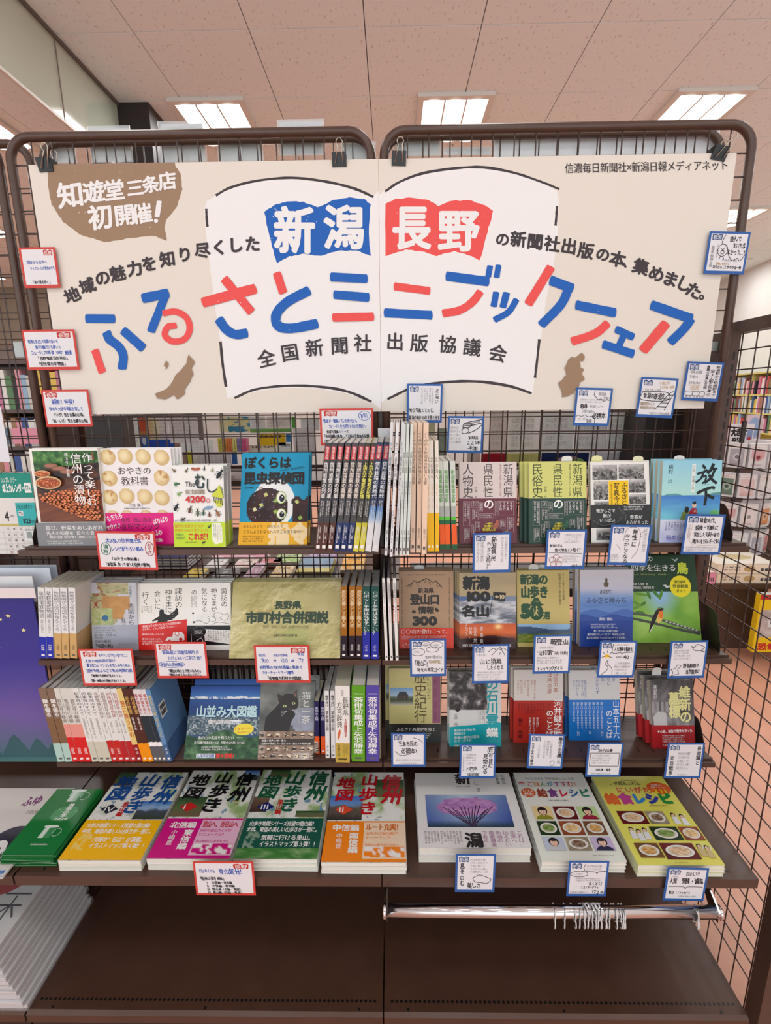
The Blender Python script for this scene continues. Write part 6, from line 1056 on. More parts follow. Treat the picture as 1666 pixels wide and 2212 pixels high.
card(885, 1380, 964, 1461, 'B', YS, 'blue-framed card with four ovals under the brown trailhead book', both(rows(('「登山口」', 10, 56, 54, 72, CK), ('特化の限定ガイド', 20, 76, 94, 88, CK), ('全309の登山口を', 42, 44, 90, 53, CK, False, .5), ('現地調査！', 52, 56, 92, 66, (170, 150, 110))), bub(44, 12, 11, 6), bub(74, 16, 17, 9), bub(22, 34, 19, 10), bub(62, 28, 17, 7), faint(38, 10, 50, 15, 1), faint(64, 13, 84, 20, 1), faint(10, 30, 34, 38, 2)), -1)
card(1021, 1392, 1101, 1476, 'B', YS, 'blue-framed card with mountain line drawing under the hundred-mountains book', both(rows(('山に挑戦', 20, 36, 80, 51, CK), ('したくなる', 40, 53, 86, 66, CK)), faint(10, 22, 46, 30, 1), faint(14, 68, 94, 92, 4), sk([[(42, 20), (56, 10), (66, 16)], [(52, 28), (74, 8), (82, 20)], [(72, 14), (84, 10), (96, 18)], [(76, 20), (72, 28)], [(84, 20), (88, 28)]])), -1)
card(1154, 1371, 1236, 1455, 'B', YS, 'blue-framed card naming a trekking guide under the khaki walking book', both(rows(('軽登山', 44, 10, 92, 26, CK), ('“山歩き目的”', 10, 38, 56, 52, CK), ('スポットを紹介', 54, 42, 92, 52, CK), ('トレッキングガイド', 12, 80, 80, 92, CK)), faint(14, 28, 60, 36, 1), faint(10, 55, 92, 76, 3)), -1)
card(1297, 1384, 1378, 1464, 'B', YS, 'blue-framed card with a yellow sun over a winding road', both(rows(('人気連載を書籍化！', 40, 16, 94, 28, CK), ('40', 66, 36, 82, 50, CK, False, 2), ('新潟県内', 46, 40, 64, 47, CG), ('の', 84, 42, 90, 49, CG)), faint(40, 8, 80, 14, 1), faint(44, 56, 92, 92, 4), lambda a: a.ell(22, 44, 8, 8, (240, 190, 60), 16, 180, 360), sk([[(36, 8), (36, 32), (58, 32), (62, 36), (66, 32), (94, 30)], [(8, 44), (22, 40), (38, 46)], [(24, 52), (20, 62), (28, 74), (10, 92)], [(26, 52), (26, 62), (38, 74), (40, 92)], [(14, 34), (10, 30)], [(22, 32), (22, 26)], [(30, 34), (34, 30)]])), 0)
card(1450, 1384, 1531, 1465, 'B', YS, 'blue-framed card with two pencil birds under the bird guide', both(rows(('野鳥観察や', 40, 60, 84, 73, CK), ('自然散策に', 48, 76, 88, 89, CK)), faint(12, 22, 60, 50, 4), sk([[(56, 14), (64, 18), (70, 10), (80, 12), (92, 18), (84, 26), (94, 30), (78, 26), (66, 26), (56, 14)], [(8, 76), (20, 72), (24, 64), (34, 66), (26, 76), (30, 88), (18, 90), (10, 96), (14, 84), (8, 76)]])), -1)
card(845, 1583, 920, 1656, 'B', YS, 'blue-framed card calling on city readers under the olive-yellow temple book', both(rows(('三条市民の', 22, 24, 76, 40, CK), ('必読本！', 28, 44, 84, 62, CK)), faint(14, 76, 90, 84, 1), faint(22, 86, 84, 93, 1), sk([[(12, 54), (24, 64), (36, 66), (54, 62)], [(64, 14), (82, 20), (92, 30)]])), 0)
card(994, 1607, 1073, 1681, 'B', YS, 'blue-framed card with a boxed character under the teal-banded book', both(rows(('匠の技に', 80, 10, 92, 70, CK, True), ('見惚れる', 64, 28, 78, 88, CK, True), ('入門版', 18, 66, 50, 76, CK), ('にして', 30, 77, 42, 82, CG), ('決定版', 22, 84, 56, 94, CK)), faint(18, 26, 52, 60, 4), faint(8, 26, 14, 90, 1, True), sk([[(78, 10), (94, 10), (94, 26), (78, 26), (78, 10)]], 1.6)), 0)
card(1144, 1586, 1222, 1660, 'B', YS, 'blue-framed card with a small face doodle under the brick-red book', both(rows(('幕末の名言遺した', 82, 8, 94, 86, CK, True), ('生きる力の羅針', 8, 24, 17, 92, CK, True)), faint(40, 18, 68, 82, 3, True), faint(26, 30, 34, 80, 1, True), bub(70, 84, 6, 7)), 1)
card(1271, 1604, 1348, 1678, 'B', YS, 'blue-framed card with a boxed paragraph under the bright blue book', both(rows(('五十六の心得', 30, 18, 70, 27, CK, False, 3), ('56名言・格言', 28, 74, 72, 83, CK, False, 3)), faint(14, 34, 80, 62, 4), faint(16, 86, 84, 93, 1), sk([[(9, 30), (91, 30)], [(91, 30), (91, 68)], [(91, 68), (9, 68)], [(9, 68), (9, 30)]], 1.4)), 0)
card(1444, 1605, 1524, 1681, 'B', YS, 'blue-framed card with vertical lines under the war-grave book, rightmost of its row', both(rows(('長岡藩と', 80, 8, 93, 62, CK, True), ('北辰戦争', 10, 34, 22, 92, CK, True)), faint(30, 24, 72, 76, 5), faint(36, 86, 72, 93, 1)), 0)
card(985, 1845, 1072, 1927, 'B', .9665, 'blue-framed card with a thought bubble below the white photo album', both(rows(('息をのむ', 11, 22, 23, 84, CK, True), ('美しさ', 30, 74, 66, 90, CK)), faint(36, 10, 86, 50, 5), sk([[(44, 62), (60, 54), (80, 60), (90, 66), (80, 76), (66, 74), (50, 72), (44, 62)]])), 0)
card(1230, 1860, 1317, 1936, 'B', .9665, 'blue-framed card with two speech bubbles and 172 below the white recipe book', both(rows(('ぱくぱく！', 54, 58, 92, 68, CK), ('スゴイアイデアの', 34, 70, 80, 78, CK), ('172', 62, 80, 82, 93, CK, False, 1), ('品', 84, 84, 94, 92, CK)), faint(44, 10, 88, 26, 2), faint(12, 32, 46, 40, 1), faint(20, 46, 90, 57, 2), faint(8, 84, 58, 92, 1), bub(28, 36, 22, 8), sk([[(42, 8), (38, 18), (44, 28), (66, 30), (72, 34), (76, 30), (94, 28)]])), 0)
card(1443, 1875, 1533, 1946, 'B', .9665, 'blue-framed card with 10 at the right end of the deep shelf', both(rows(('おいしい！', 46, 10, 84, 24, CK), ('人気！', 10, 30, 32, 48, CK), ('発酵・減塩', 38, 30, 90, 48, CK), ('10', 8, 66, 26, 82, CK, False, 0), ('こどもも食べる', 28, 70, 64, 78, CK, False, .5)), faint(12, 22, 30, 29, 1), faint(36, 82, 84, 88, 1), sk([[(8, 56), (44, 56), (50, 62), (56, 56), (92, 56)]])), 1)
# bookmark slips peeping out of the face-out books
for i, (px_, py_, Y, c, l) in enumerate(((1379/1, 993, 1.21, (226, 226, 190), 'yellow-green book'), (1290, 992, 1.22, (230, 226, 170), 'photo collage book'), (1225, 993, 1.21, (232, 230, 224), 'folk history book'), (1468, 992, 1.20, (228, 228, 226), 'pale blue novel'), (905, 1228, 1.24, (226, 226, 226), 'brown trailhead book'), (1153, 1226, 1.24, (224, 226, 220), 'khaki walking book'), (1171, 1227, 1.25, (224, 224, 224), 'second khaki walking book'), (1420, 1449, 1.25, (222, 220, 216), 'war-grave book'))):
    Y += .036+.01*(py_ > 1200); P = PY(px_, py_-3, Y); m = MB(); m.prism([(-.013, -.03), (.013, -.03), (.013, -.001)]+[(.013*math.cos(a), .006*math.sin(a)) for a in np.linspace(.3, 2.84, 6)]+[(-.013, -.001)], 0, .0006, 'y')
    o = m.build('sales_slip', flat('slip', c)); o.location = P; tag(o, 'rounded paper slip sticking out of the '+l, 'paper slip', 'paper slips in the books')
# ================================================================== neighbouring left bay
def pbox(name, x0, y0, x1, y1, Y, T, col, label, cat, group=None, m='print', draw=None, part='board', tilt=0, foot=None):
    """a flat upright item: front face at depth Y, edges measured in the photograph"""
    A, B = PY(x0, y0, Y), PY(x1, y1, Y); A2 = PY(x1, y0, Y); W = (A2[0]-A[0]+B[0]-PY(x0, y1, Y)[0])/2; H = A[2]-B[2]; X0 = (A[0]+PY(x0, y1, Y)[0])/2
    t = thing(name, label, cat, group, (X0, Y, B[2])); MB().box(0, W, 0, T, 0, H).build(part, flat(name+'_stock', col, m), t)
    if T > .004: MB().box(.001, W-.001, .0008, T-.0008, H-.001, H+.0003).build('page_block', M['pageg'], t)
    if draw: a = Art(W, H, (0, 0, 100, 100)); draw(a); a.build('print', t, m)
    return t
def d_cal(a):
    a.rect(0, 0, 100, 30, (14, 140, 124)); a.T('シンプル カラー', 54, 5, 78, 12, W0, 1); a.T('卓上カレンダー', 54, 13, 88, 24, W0, 3); a.rect(88, 12, 98, 24, W0); a.T('T7A', 89, 14, 97, 22, (14, 120, 110), 2)
    a.rect(0, 30, 100, 100, (226, 222, 218)); a.T('4', 50, 44, 57, 60, K0, 2); a.T('APRIL', 58, 50, 66, 54, K0); a.rect(0, 62, 100, 65, (196, 184, 110))
    for r in range(5):
        a.line([(0, 65+r*7.4), (100, 65+r*7.4)], .3, (190, 186, 184))
        for c in range(6): a.T(str(8+r*7+c-5)[:2], 50+c*10-1, 66+r*7.4, 53+c*10, 70+r*7.4, (170, 60, 60) if r > 3 else (90, 90, 90))
    for c in range(7): a.line([(44+c*10, 65), (44+c*10, 100)], .3, (190, 186, 184))
    a.rect(70, 36, 100, 64, (52, 178, 178)); a.T('人気の定番カラー', 71, 38, 99, 44, (20, 60, 60), 1); a.rect(73, 46, 80, 52, W0); a.T('T7A', 73.5, 46, 79.5, 52, K0, 2); a.T('825', 78, 54, 90, 62, (20, 40, 60), 4); a.T('円', 91, 57, 95, 62, (20, 40, 60), 2); a.rect(76, 67, 98, 84, (226, 230, 228)); a.rect(80, 72, 88, 80, (150, 160, 160)); a.rect(90, 72, 96, 80, (150, 160, 160)); a.T('両面予定を書ける', 78, 68, 96, 71, K0, 1)
t = pbox('desk_calendar', -60, 1022, 80, 1196, 1.30, .006, (226, 222, 218), 'boxed desk calendar with turquoise top and price tag, left edge', 'calendar', draw=d_cal)
for x in (.02, .06, .10, .14, .165): MB().tube([(x, .003+.006*math.cos(a), .222*0+t.children[0].dimensions.z+.002+.006*math.sin(a)) for a in np.linspace(0, 5.5, 9)], .0009, 5).build('wire_ring', M['nickel'], t)
def d_pur(a):
    a.pic(0, 0, 100, 100, lambda u, v: ramp(v+.12*(fbm(u*3, v*4, 3)-.5), [(0, (50, 48, 128)), (.4, (62, 58, 146)), (.7, (110, 92, 160)), (.85, (96, 100, 140)), (1, (70, 110, 116))]), 40, 60)
    a.ell(56, 46, 8, 12, (240, 214, 50), 30); a.ell(52, 43, 7, 10, (62, 58, 146), 30)
    for x, y in ((70, 16), (80, 14), (85, 12), (92, 20), (60, 25), (76, 30), (68, 20)): a.poly([(x+1.6*math.cos(k*math.pi/5-1.57)*(1 if k % 2 == 0 else .45), y+1.1*math.sin(k*math.pi/5-1.57)*(1 if k % 2 == 0 else .45)) for k in range(10)][::-1], (236, 226, 150))
    for x, s_ in ((60, 10), (75, 13), (88, 11), (97, 9), (48, 12), (36, 10), (22, 12)):
        for q in range(4): a.poly([(x, 98-s_*1.2-q*.0), (x-s_*(.28+.16*q), 98-s_*.9+q*s_*.28), (x+s_*(.28+.16*q), 98-s_*.9+q*s_*.28)], (54-6*q % 3, 92, 100))
    a.rect(0, 97, 100, 100, (66, 110, 112))
pbox('wall_calendar', -280, 1285, 103, 1645, 1.20, .003, (60, 58, 140), 'large purple night-sky calendar with stars and fir trees, left edge', 'calendar', draw=d_pur, m='print')
for i, (x1, y0, y1, Y, c) in enumerate(((76, 1272, 1292, 1.192, (226, 216, 216)), (74, 1246, 1300, 1.225, (226, 224, 226)), (113, 1228, 1300, 1.255, (206, 212, 222)), (128, 1222, 1300, 1.285, (190, 198, 210)))):
    pbox('calendar_header', -200, y0, x1, y1, Y, .002, c, ['pinkish white', 'white', 'pale blue-grey', 'grey-blue'][i]+' header strip of a calendar, '+['lowest, in front of the purple one', 'second from the front', 'third from the front', 'rearmost and tallest'][i], 'calendar', part='sheet')
pbox('document_sheet', -150, 880, 12, 998, 1.32, .0012, (222, 222, 228), 'pale sheet in a plastic sleeve hanging on the mesh at the left edge', 'paper sheet')
# stack of bagged magazines on the neighbouring deck
for i in range(11):
    z = .1455+i*.0162; sh = .0 if i < 10 else 0; x1 = -.898-.0055*i
    lab = 'bagged white magazine with a red disc and black lettering, top of its stack' if i == 10 else f'bagged white magazine, {ORD[i] if i else "lowest"} from the bottom of the left stack' if i else 'bagged white magazine, lowest of the left stack'
    t = thing('bagged_magazine', lab, 'magazine', 'bagged white magazines in the left stack', (x1-.30+random.uniform(-.002, .002), .93+random.uniform(-.004, .004), z+.0156), (1, 0, 0), (0, 0, 1), (0, 1, 0))
    W, H = .30, .285+random.uniform(-.01, .0)
    m = MB(); m.box(0, W, .0, .003, 0, H); m.build('cover', flat('mag_cover', (222, 220, 220), 'print'), t)
    MB().box(.002, W-.002, .003, .0148, .002, H-.002).build('page_block', mat('bagged_paper', (206, 202, 202), .5, noise=.12, nscale=9, bump=.4) if i == 0 else bpy.data.materials['bagged_paper'], t)
    MB().box(-.001, W+.0015, -.0005, .0155, -.003, H+.004).build('clear_bag', M['film'], t)
    if i == 10:
        a = Art(W, H, (0, 0, 100, 95), h0=.0002); a.ell(62, 18, 22, 24, (180, 20, 36), 40); a.ell(56, 66, 14, 10, (190, 24, 40), 20); a.T('日', 52, 44, 66, 60, W0, 4)
        for p in (((72, 40), (96, 40)), ((70, 51), (94, 51)), ((84, 42), (84, 70)), ((83, 52), (72, 66)), ((86, 52), (93, 62))): a.line(p, 1.6, (40, 44, 60))
        a.T('列', 66, 72, 84, 92, (40, 44, 60), 2); a.build('cover_print', t)
# ================================================================== back side of the rack, seen through the mesh
GRY = (228, 220, 222)
t = thing('rear_display_shelf', 'brown shelf on the far side of the rack holding upright sign sheets', 'shelf', None, (-.9, 1.52, 1.395)); MB().box(0, 1.8, 0, .3, -.02, 0).build('board', M['brown'], t); MB().box(0, 1.8, .295, .305, -.03, .01).build('front_lip', M['brown'], t)
t = thing('rear_table', 'dark display table behind the rack carrying picture books', 'table', None, (-.98, 1.62, 0)); MB().box(0, 1.04, 0, .62, .965, .99).build('top', M['deck'], t); MB().box(.03, 1.01, .16, .57, 0, .965).build('body', M['dark'], t)
t = thing('rear_shelf_unit', 'dark open shelf frame behind the right bay', 'shelf', None, (.10, 1.62, 0)); MB().box(0, .78, 0, .3, .965, .99).build('board', M['dark'], t); MB().box(0, .02, .26, .3, 0, .965).build('leg', M['dark'], t); MB().box(.76, .78, .26, .3, 0, .965).build('leg', M['dark'], t)
def spr(c1, c2, tx=None):
    def f(a):
        a.pic(0, 0, 100, 100, lambda u, v: mix(c1, c2, fbm(u*4, v*4, int(c1[0]))), 8, 8)
        if tx: a.T(tx, 12, 12, 88, 40, K0, 3)
        else: a.fine(12, 14, 88, 84, 5, tuple(int(v*.8) for v in c1))
    return f
RI = [(291, 903, 301, 966, (243, 243, 240), 'narrow white booklet'), (303, 903, 319, 966, (206, 88, 56), 'orange and blue picture book with a pale face'), (322, 903, 340, 958, (230, 216, 170), 'cream and red cover'), (341, 903, 365, 958, GRY, 'grey sign sheet left of a wider one'), (366, 903, 428, 957, (230, 218, 220), 'wide grey sign sheet with faint print'), (295, 950, 375, 966, (44, 78, 180), 'low blue cover behind the bun cookbook'),
      (474, 900, 492, 934, (230, 220, 180), 'cream map cover strip'), (493, 900, 540, 934, (60, 140, 180), 'blue map picture book with cream islands'), (541, 900, 573, 926, GRY, 'grey sign sheet above the green strip'), (576, 900, 628, 924, (228, 216, 216), 'grey sign sheet beside green'), (541, 926, 630, 934, (110, 160, 90), 'low green picture strip'), (630, 900, 640, 925, (90, 170, 70), 'bright green upright cover'),
      (555, 936, 617, 962, (240, 186, 30), 'yellow cover with black kana lettering'), (618, 936, 630, 955, (60, 130, 210), 'bright blue corner of a cover'), (390, 951, 461, 976, (243, 240, 242), 'white cover with purple drawing'), (536, 961, 600, 978, (243, 243, 228), 'white cover with pencil creatures'), (602, 956, 631, 978, (243, 243, 240), 'white cover with green lettering'), (634, 925, 680, 985, (226, 216, 220), 'tall grey sheet left of the red card'), (650, 904, 690, 930, (232, 230, 240), 'crumpled white plastic sheet'), (415, 976, 500, 1006, (230, 222, 228), 'low grey sheet behind the insect book'), (406, 976, 414, 1006, (230, 220, 60), 'yellow edge beside the low grey sheet'), (501, 975, 512, 1003, (60, 110, 190), 'blue edge beside the turquoise book'),
      (1060, 885, 1095, 980, (243, 220, 220), 'pinkish sign sheet behind the grid, left of six'), (1097, 888, 1168, 980, (243, 232, 230), 'pinkish grey sign sheet, second of six'), (1170, 888, 1240, 978, (234, 228, 230), 'grey sign sheet, third of six'), (1242, 892, 1310, 978, (230, 224, 228), 'grey sign sheet, fourth of six'), (1312, 890, 1380, 975, (236, 232, 236), 'grey sign sheet, fifth of six'), (1382, 885, 1450, 962, (240, 232, 234), 'grey sign sheet, last of six'),
      (1040, 980, 1092, 1000, (176, 24, 48), 'red cover above the maroon history book'), (1094, 980, 1168, 1000, (216, 208, 130), 'pale yellow cover with boxes'), (1170, 978, 1272, 1000, (26, 40, 90), 'navy cover with a pink disc'), (1274, 976, 1374, 1000, (224, 222, 226), 'grey printed sheet above the collage book'), (1376, 968, 1458, 1000, (224, 234, 208), 'white and green magazine cover'), (945, 925, 965, 1000, (176, 190, 176), 'pale green clear files'), (1010, 905, 1038, 998, (238, 224, 220), 'brownish sheet beside the bullet train card'), (870, 905, 940, 940, (232, 226, 196), 'cream sheet with coloured bubbles')]
for i, (x0, y0, x1, y1, c, l) in enumerate(RI):
    tx = 'おめんです' if 'kana' in l else 'しむこうぶや' if 'creatures' in l else 'ももばち' if 'green lettering' in l else None
    dr = spr(c, tuple(min(255, int(v*1.08)+6) for v in c), tx)
    if 'islands' in l: dr = lambda a: (a.rect(0, 0, 100, 100, (60, 140, 180)), a.pic(0, 0, 100, 100, lambda u, v: mix((60, 140, 180), (230, 220, 170), (fbm(u*4, v*4, 5) > .52)*1.), 24, 20))
    if 'disc' in l: dr = lambda a: (a.rect(0, 0, 100, 100, (26, 40, 90)), a.ell(58, 90, 26, 60, (190, 150, 170), 24), a.ell(78, 95, 14, 40, (150, 190, 110), 20))
    if 'pale face' in l: dr = lambda a: (a.rect(0, 0, 100, 45, (206, 88, 56)), a.rect(0, 45, 100, 62, (196, 130, 80)), a.rect(0, 62, 100, 100, (60, 110, 190)), a.ell(40, 78, 30, 14, (220, 220, 230), 20))
    pbox('display_cover', x0, y0, x1, y1, 1.66+.012*(i % 4), .003, c, l+', seen through the mesh', 'cover', draw=dr, m='matte')
for i, c in enumerate(((226, 210, 90), (236, 150, 60), (236, 130, 70), (236, 220, 130), (150, 130, 190), (226, 90, 140))):
    pbox('small_book', 471+i*10.4, 947, 480.6+i*10.4, 976, 1.62, .03, c, ['pale yellow', 'orange', 'deep orange', 'cream', 'purple', 'pink'][i]+' little book spine in a row of six seen through the mesh', 'book', draw=(lambda c: lambda a: (a.rect(0, 0, 100, 100, c), a.fine(25, 8, 75, 92, 1, K0, True)))(c))
t = pbox('papers', 817, 925, 846, 990, 1.30, .002, (226, 228, 230), 'large white folded paper standing behind the navy spines', 'paper sheet')
# picture books lying on the rear table
ZT2 = .992
KB = [(395, 1246, 452, 1228, (240, 200, 30), 'yellow'), (455, 1246, 520, 1228, (40, 36, 44), 'black and pink'), (525, 1246, 575, 1216, (206, 150, 180), 'lilac'), (582, 1246, 640, 1220, (236, 190, 110), 'orange and white'), (440, 1226, 495, 1208, (232, 226, 222), 'white dotted'), (500, 1226, 560, 1208, (236, 200, 190), 'pink patterned'), (562, 1216, 612, 1205, (216, 110, 110), 'red floral'), (590, 1214, 655, 1196, (150, 190, 80), 'green blossom'), (662, 1212, 730, 1197, (140, 90, 160), 'violet flower'), (735, 1232, 790, 1197, (244, 170, 40), 'orange comic'), (455, 1206, 585, 1196, (226, 150, 170), 'rose pink')]
for i, (x0, yb, x1, yt, c, l) in enumerate(KB):
    A, B = PZ(x0, yb, ZT2+.02), PZ(x1, yt, ZT2+.02); W = max(.05, B[0]-A[0]); H = max(.06, B[1]-A[1])
    t = thing('picture_book', l+' picture book lying on the table behind the rack', 'book', 'picture books on the rear table', (A[0], A[1], ZT2+.02-.0004*0), (1, 0, 0), (0, 0, 1), (0, 1, 0)); bookbody(t, W, H, .018, 'L', c, 'page')
    a = Art(W, H); a.pic(0, 0, 100, 100, (lambda c, i: lambda u, v: np.where((fbm(u*7, v*7, i) > .55)[..., None], mix(c, (255, 255, 255), .55), np.array(c)*1.))(c, i), 18, 18); a.fine(20, 15, 80, 40, 1, K0, w=2); a.build('cover_print', t)
for i in range(8):
    A = PZ(641, 1246, 1.05); t = thing('picture_book', f'blue and yellow picture book, {ORD[i] if i else "lowest"} in the pile behind the rack'.replace('lowest in', 'lowest in'), 'book', 'pile of blue and yellow picture books', (A[0]+random.uniform(-.003, .003), A[1]+random.uniform(-.004, .004), ZT2+.0095*(i+1)), (1, 0, 0), (0, 0, 1), (0, 1, 0)); bookbody(t, .115, .17, .0088, 'L', (206, 190, 60) if i > 4 else (50, 64, 84), 'pageg')
    if i == 7: a = Art(.115, .17); a.pic(0, 0, 100, 100, lambda u, v: np.where((v > .72)[..., None], (236, 210, 40), mix((70, 120, 180), (150, 190, 216), fbm(u*5, v*5, 5))), 16, 16); a.build('cover_print', t)
for i in range(4):
    A = PZ(345, 1216, 1.02); t = thing('paperback', f'navy paperback in the small pile left of the picture books, {["lowest", "second", "third", "top"][i]}', 'book', 'small navy pile behind the rack', (A[0]-.02, A[1], ZT2+.012*(i+1)), (1, 0, 0), (0, 0, 1), (0, 1, 0)); bookbody(t, .13, .15, .0112, 'L', (40, 44, 96), 'page')
# white and grey magazine spines low behind the middle and third shelf
mg = random.Random(5)
for i in range(26):
    x = 455+i*12.2; y0 = 1436+mg.uniform(-3, 4)
    if x > 770: break
    A, B = PY(x, y0, 1.62), PY(x+11, 1475, 1.62); h = .215
    t = thing('stored_magazine', f'grey-white magazine spine, {ORD[i]} in the row behind the middle shelf', 'magazine', 'grey magazine spines behind the rack', (A[0], 1.62, A[2]-h)); c = mg.choice([(150, 150, 150), (176, 172, 168), (120, 122, 124), (196, 194, 190)]); bookbody(t, B[0]-A[0]-.001, h, .1, 'F', c, 'pageg')
t = thing('rear_low_shelf', 'low brown shelf behind the rack under the grey magazines', 'shelf', None, (-.9, 1.60, 0)); MB().box(.2, 1.0, 0, .15, .60, .62).build('board', M['dark'], t); MB().box(.2, 1.0, .13, .15, .0, .60).build('back', M['dark'], t)
# dark side cheeks of the far shelving
for x, y0, y1, z1, z0, l in ((-1.16, 1.9, 2.3, 1.585, 0, 'dark end board of the shelving behind the left bay'), (.80, 1.54, 1.86, 1.60, 1.30, 'dark bracket box behind the right end of the grid'), (1.0, 1.56, 1.60, 1.62, 0, 'narrow brown end board right of the grid')):
    o = plane_box('end_board', 0, .17 if x < .9 else .06, 0, y1-y0, 0, z1-z0, 'dark' if x < .9 else 'brown'); o.location = (x, y0, z0); tag(o, l, 'board')
# bookcase across the aisle on the left, spines and magazines in rows
def bookcase(X0, X1, Y, rows_, zs_, label, m, seed, grp, depth=.2, th=(.012, .03), ax='x', back=True, top=None):
    t = thing('bookcase', label, 'bookcase', None, (X0, Y, 0)); L_ = X1-X0; top = top or zs_[-1]+.3
    for z in zs_: MB().box(0, L_, 0, depth+.02, z-.02, z).build('shelf_board', M[m], t)
    MB().box(0, L_, 0, depth+.02, top-.02, top).build('shelf_board', M[m], t)
    n = max(1, int(L_/.9))
    for k in range(n+1): MB().box(k*L_/n-.012, k*L_/n+.012, .001, depth+.02, 0, top).build('side_panel', M[m], t)
    if back: MB().box(0, L_, depth+.02, depth+.03, 0, top).build('back', M[m], t)
    rr = random.Random(seed); mb = [MB().box(0, 1, 0, .12, 0, 1).mesh('cover', flat('spine_%d' % q, c)) for q, c in enumerate(PAL)]
    pg = MB().box(.1, .9, .003, .118, .97, 1.002).mesh('page_block', M['pageg']); cnt = 0; objs = []
    for r, z in enumerate(zs_[:-1] if rows_ is None else rows_):
        x = .02
        while x < L_-.04:
            w_ = rr.uniform(*th)
            if any(abs(x+w_*.5-k*L_/n) < .012+w_*.5 for k in range(n+1)): x += .026; continue
            if rr.random() < .04: x += rr.uniform(.02, .06); continue
            q = rr.randrange(len(PAL)); h = rr.uniform(.16, .235); yield_ = (x, z, w_, h, q, r); objs.append(yield_); x += w_+.0012
    return t, mb, pg, objs
PAL = [(206, 202, 196), (190, 70, 66), (60, 90, 150), (226, 190, 90), (90, 130, 90), (40, 40, 46), (222, 150, 160), (150, 180, 206), (160, 120, 90), (226, 222, 216), (196, 120, 150), (120, 70, 60), (230, 226, 220), (216, 214, 212)]
PN = ['white', 'red', 'blue', 'yellow', 'green', 'black', 'pink', 'pale blue', 'tan', 'off-white', 'mauve', 'maroon', 'cream', 'pale grey']
def fill(t, mb, pg, objs, base, ux, where, grp, rown):
    seen = {}
    for (x, z, w_, h, q, r) in objs:
        o = bpy.data.objects.new('book', mb[q]); COL.objects.link(o); o.location = (base[0]+ux[0]*x, base[1]+ux[1]*x, z); o.scale = (w_, 1, h)
        o.rotation_euler = (0, 0, math.atan2(ux[1], ux[0])); k = seen.get((q, r), 0); seen[(q, r)] = k+1
        tag(o, f'{PN[q]} book, {rown[r]} row {where}, {ORD[k] if k else "first"} of its colour', 'book', grp)
        if k: pass
RN = ['bottom', 'second lowest', 'third', 'fourth', 'fifth', 'sixth', 'seventh', 'top']
t, mb, pg, ob = bookcase(-2.55, -1.2, 2.75, [1.18, 1.415, 1.62], [.3, .6, .9, 1.16, 1.40, 1.60], 'dark bookcase across the aisle seen left of the banner bottom', 'brown', 3, '', top=1.86, th=(.016, .036))
fill(t, mb, pg, [(x, z+.0-.02 if z != 1.62 else z-.02, w_, h*.9, q, r) for x, z, w_, h, q, r in ob], (-2.55, 2.755), (1, 0), 'of the aisle bookcase', 'books in the bookcase across the aisle', ['bottom', 'middle', 'top'])
for r, zz in enumerate((1.515,)):
    for i in range(8):
        c = [(200, 60, 70), (90, 110, 130), (226, 150, 170), (220, 210, 200), (70, 120, 190), (190, 190, 200), (230, 90, 100), (150, 160, 150)][i]; o = MB().box(0, .15, 0, .004, 0, .085).build('magazine', flat('magc%d' % i, c)); o.location = (-2.4+i*.17, 2.735, zz-.1); tag(o, f'magazine cover leaning on the far bookcase, {ORD[i]} of the eight', 'magazine', 'magazines on the far bookcase')
# yellow shelves along the right wall
t, mb, pg, ob = bookcase(0, 3.4, 0, [1.17, 1.42, 1.665], [.3, .6, .90, 1.15, 1.40, 1.645], 'long pale yellow wooden bookcase under the white wall, far right', 'gold', 9, '', top=1.935, th=(.022, .055))
ang = math.radians(90-8); BASE = (4.72, 5.2)
th_ = -math.radians(98)
t.matrix_world = Matrix.Translation((BASE[0]+.58, BASE[1]+4.2, 0)) @ Matrix.Rotation(th_, 4, 'Z')
ux = (math.cos(th_), math.sin(th_))
fill(t, mb, pg, [(x, z-.02, w_, h, q, r) for x, z, w_, h, q, r in ob], (BASE[0]+.58-math.sin(th_)*.003, BASE[1]+4.2+math.cos(th_)*.003), ux, 'of the yellow bookcase', 'books in the yellow bookcase', ['lowest', 'middle', 'top'])
# ---- right of the rack: table with boxed kits, disc carousel, toy box
t = thing('sales_table', 'low brown sales table with boxed kits behind the side mesh', 'table', None, (1.93, 3.02, 0)); MB().box(0, 1.3, 0, .8, .43, .462).build('top', M['brown'], t); MB().box(.0, .015, .02, .78, 0, .43).build('side_panel', M['brown'], t); MB().box(.495, .51, .02, .78, 0, .43).build('side_panel', M['brown'], t); MB().box(.015, .495, .03, .045, 0, .43).build('front_panel', M['brown'], t); MB().box(1.285, 1.3, .02, .78, 0, .43).build('side_panel', M['brown'], t)
def kit(x, y, z, w_, d, h, c, label):
    t = thing('boxed_kit', label, 'box', None, (x, y, z)); MB().box(0, w_, 0, d, 0, h).build('carton', flat('kit', c), t)
    a = Art(w_, h); a.rect(2, 6, 98, 94, tuple(min(250, v+20) for v in c)); a.ell(55, 50, 10, 34, (190, 160, 110), 8); a.fine(10, 20, 40, 70, 2, (70, 70, 90), w=1)
    for k in range(3): a.rect(74+k*7, 44, 79+k*7, 78, (70, 70, 76))
    a.build('print', t)
    b = Art(w_, d); b.rect(3, 3, 97, 97, (226, 218, 206)); b.ell(55, 50, 30, 20, (196, 176, 130), 8); b.fine(8, 12, 40, 40, 2, (90, 90, 90)); o = b.build('print', t); o.rotation_euler = (-math.pi/2, 0, 0); o.location = (0, 0, h+.0002)
kit(1.94, 3.03, .4625, .15, .28, .075, (206, 128, 150), 'low pink box at the table corner')
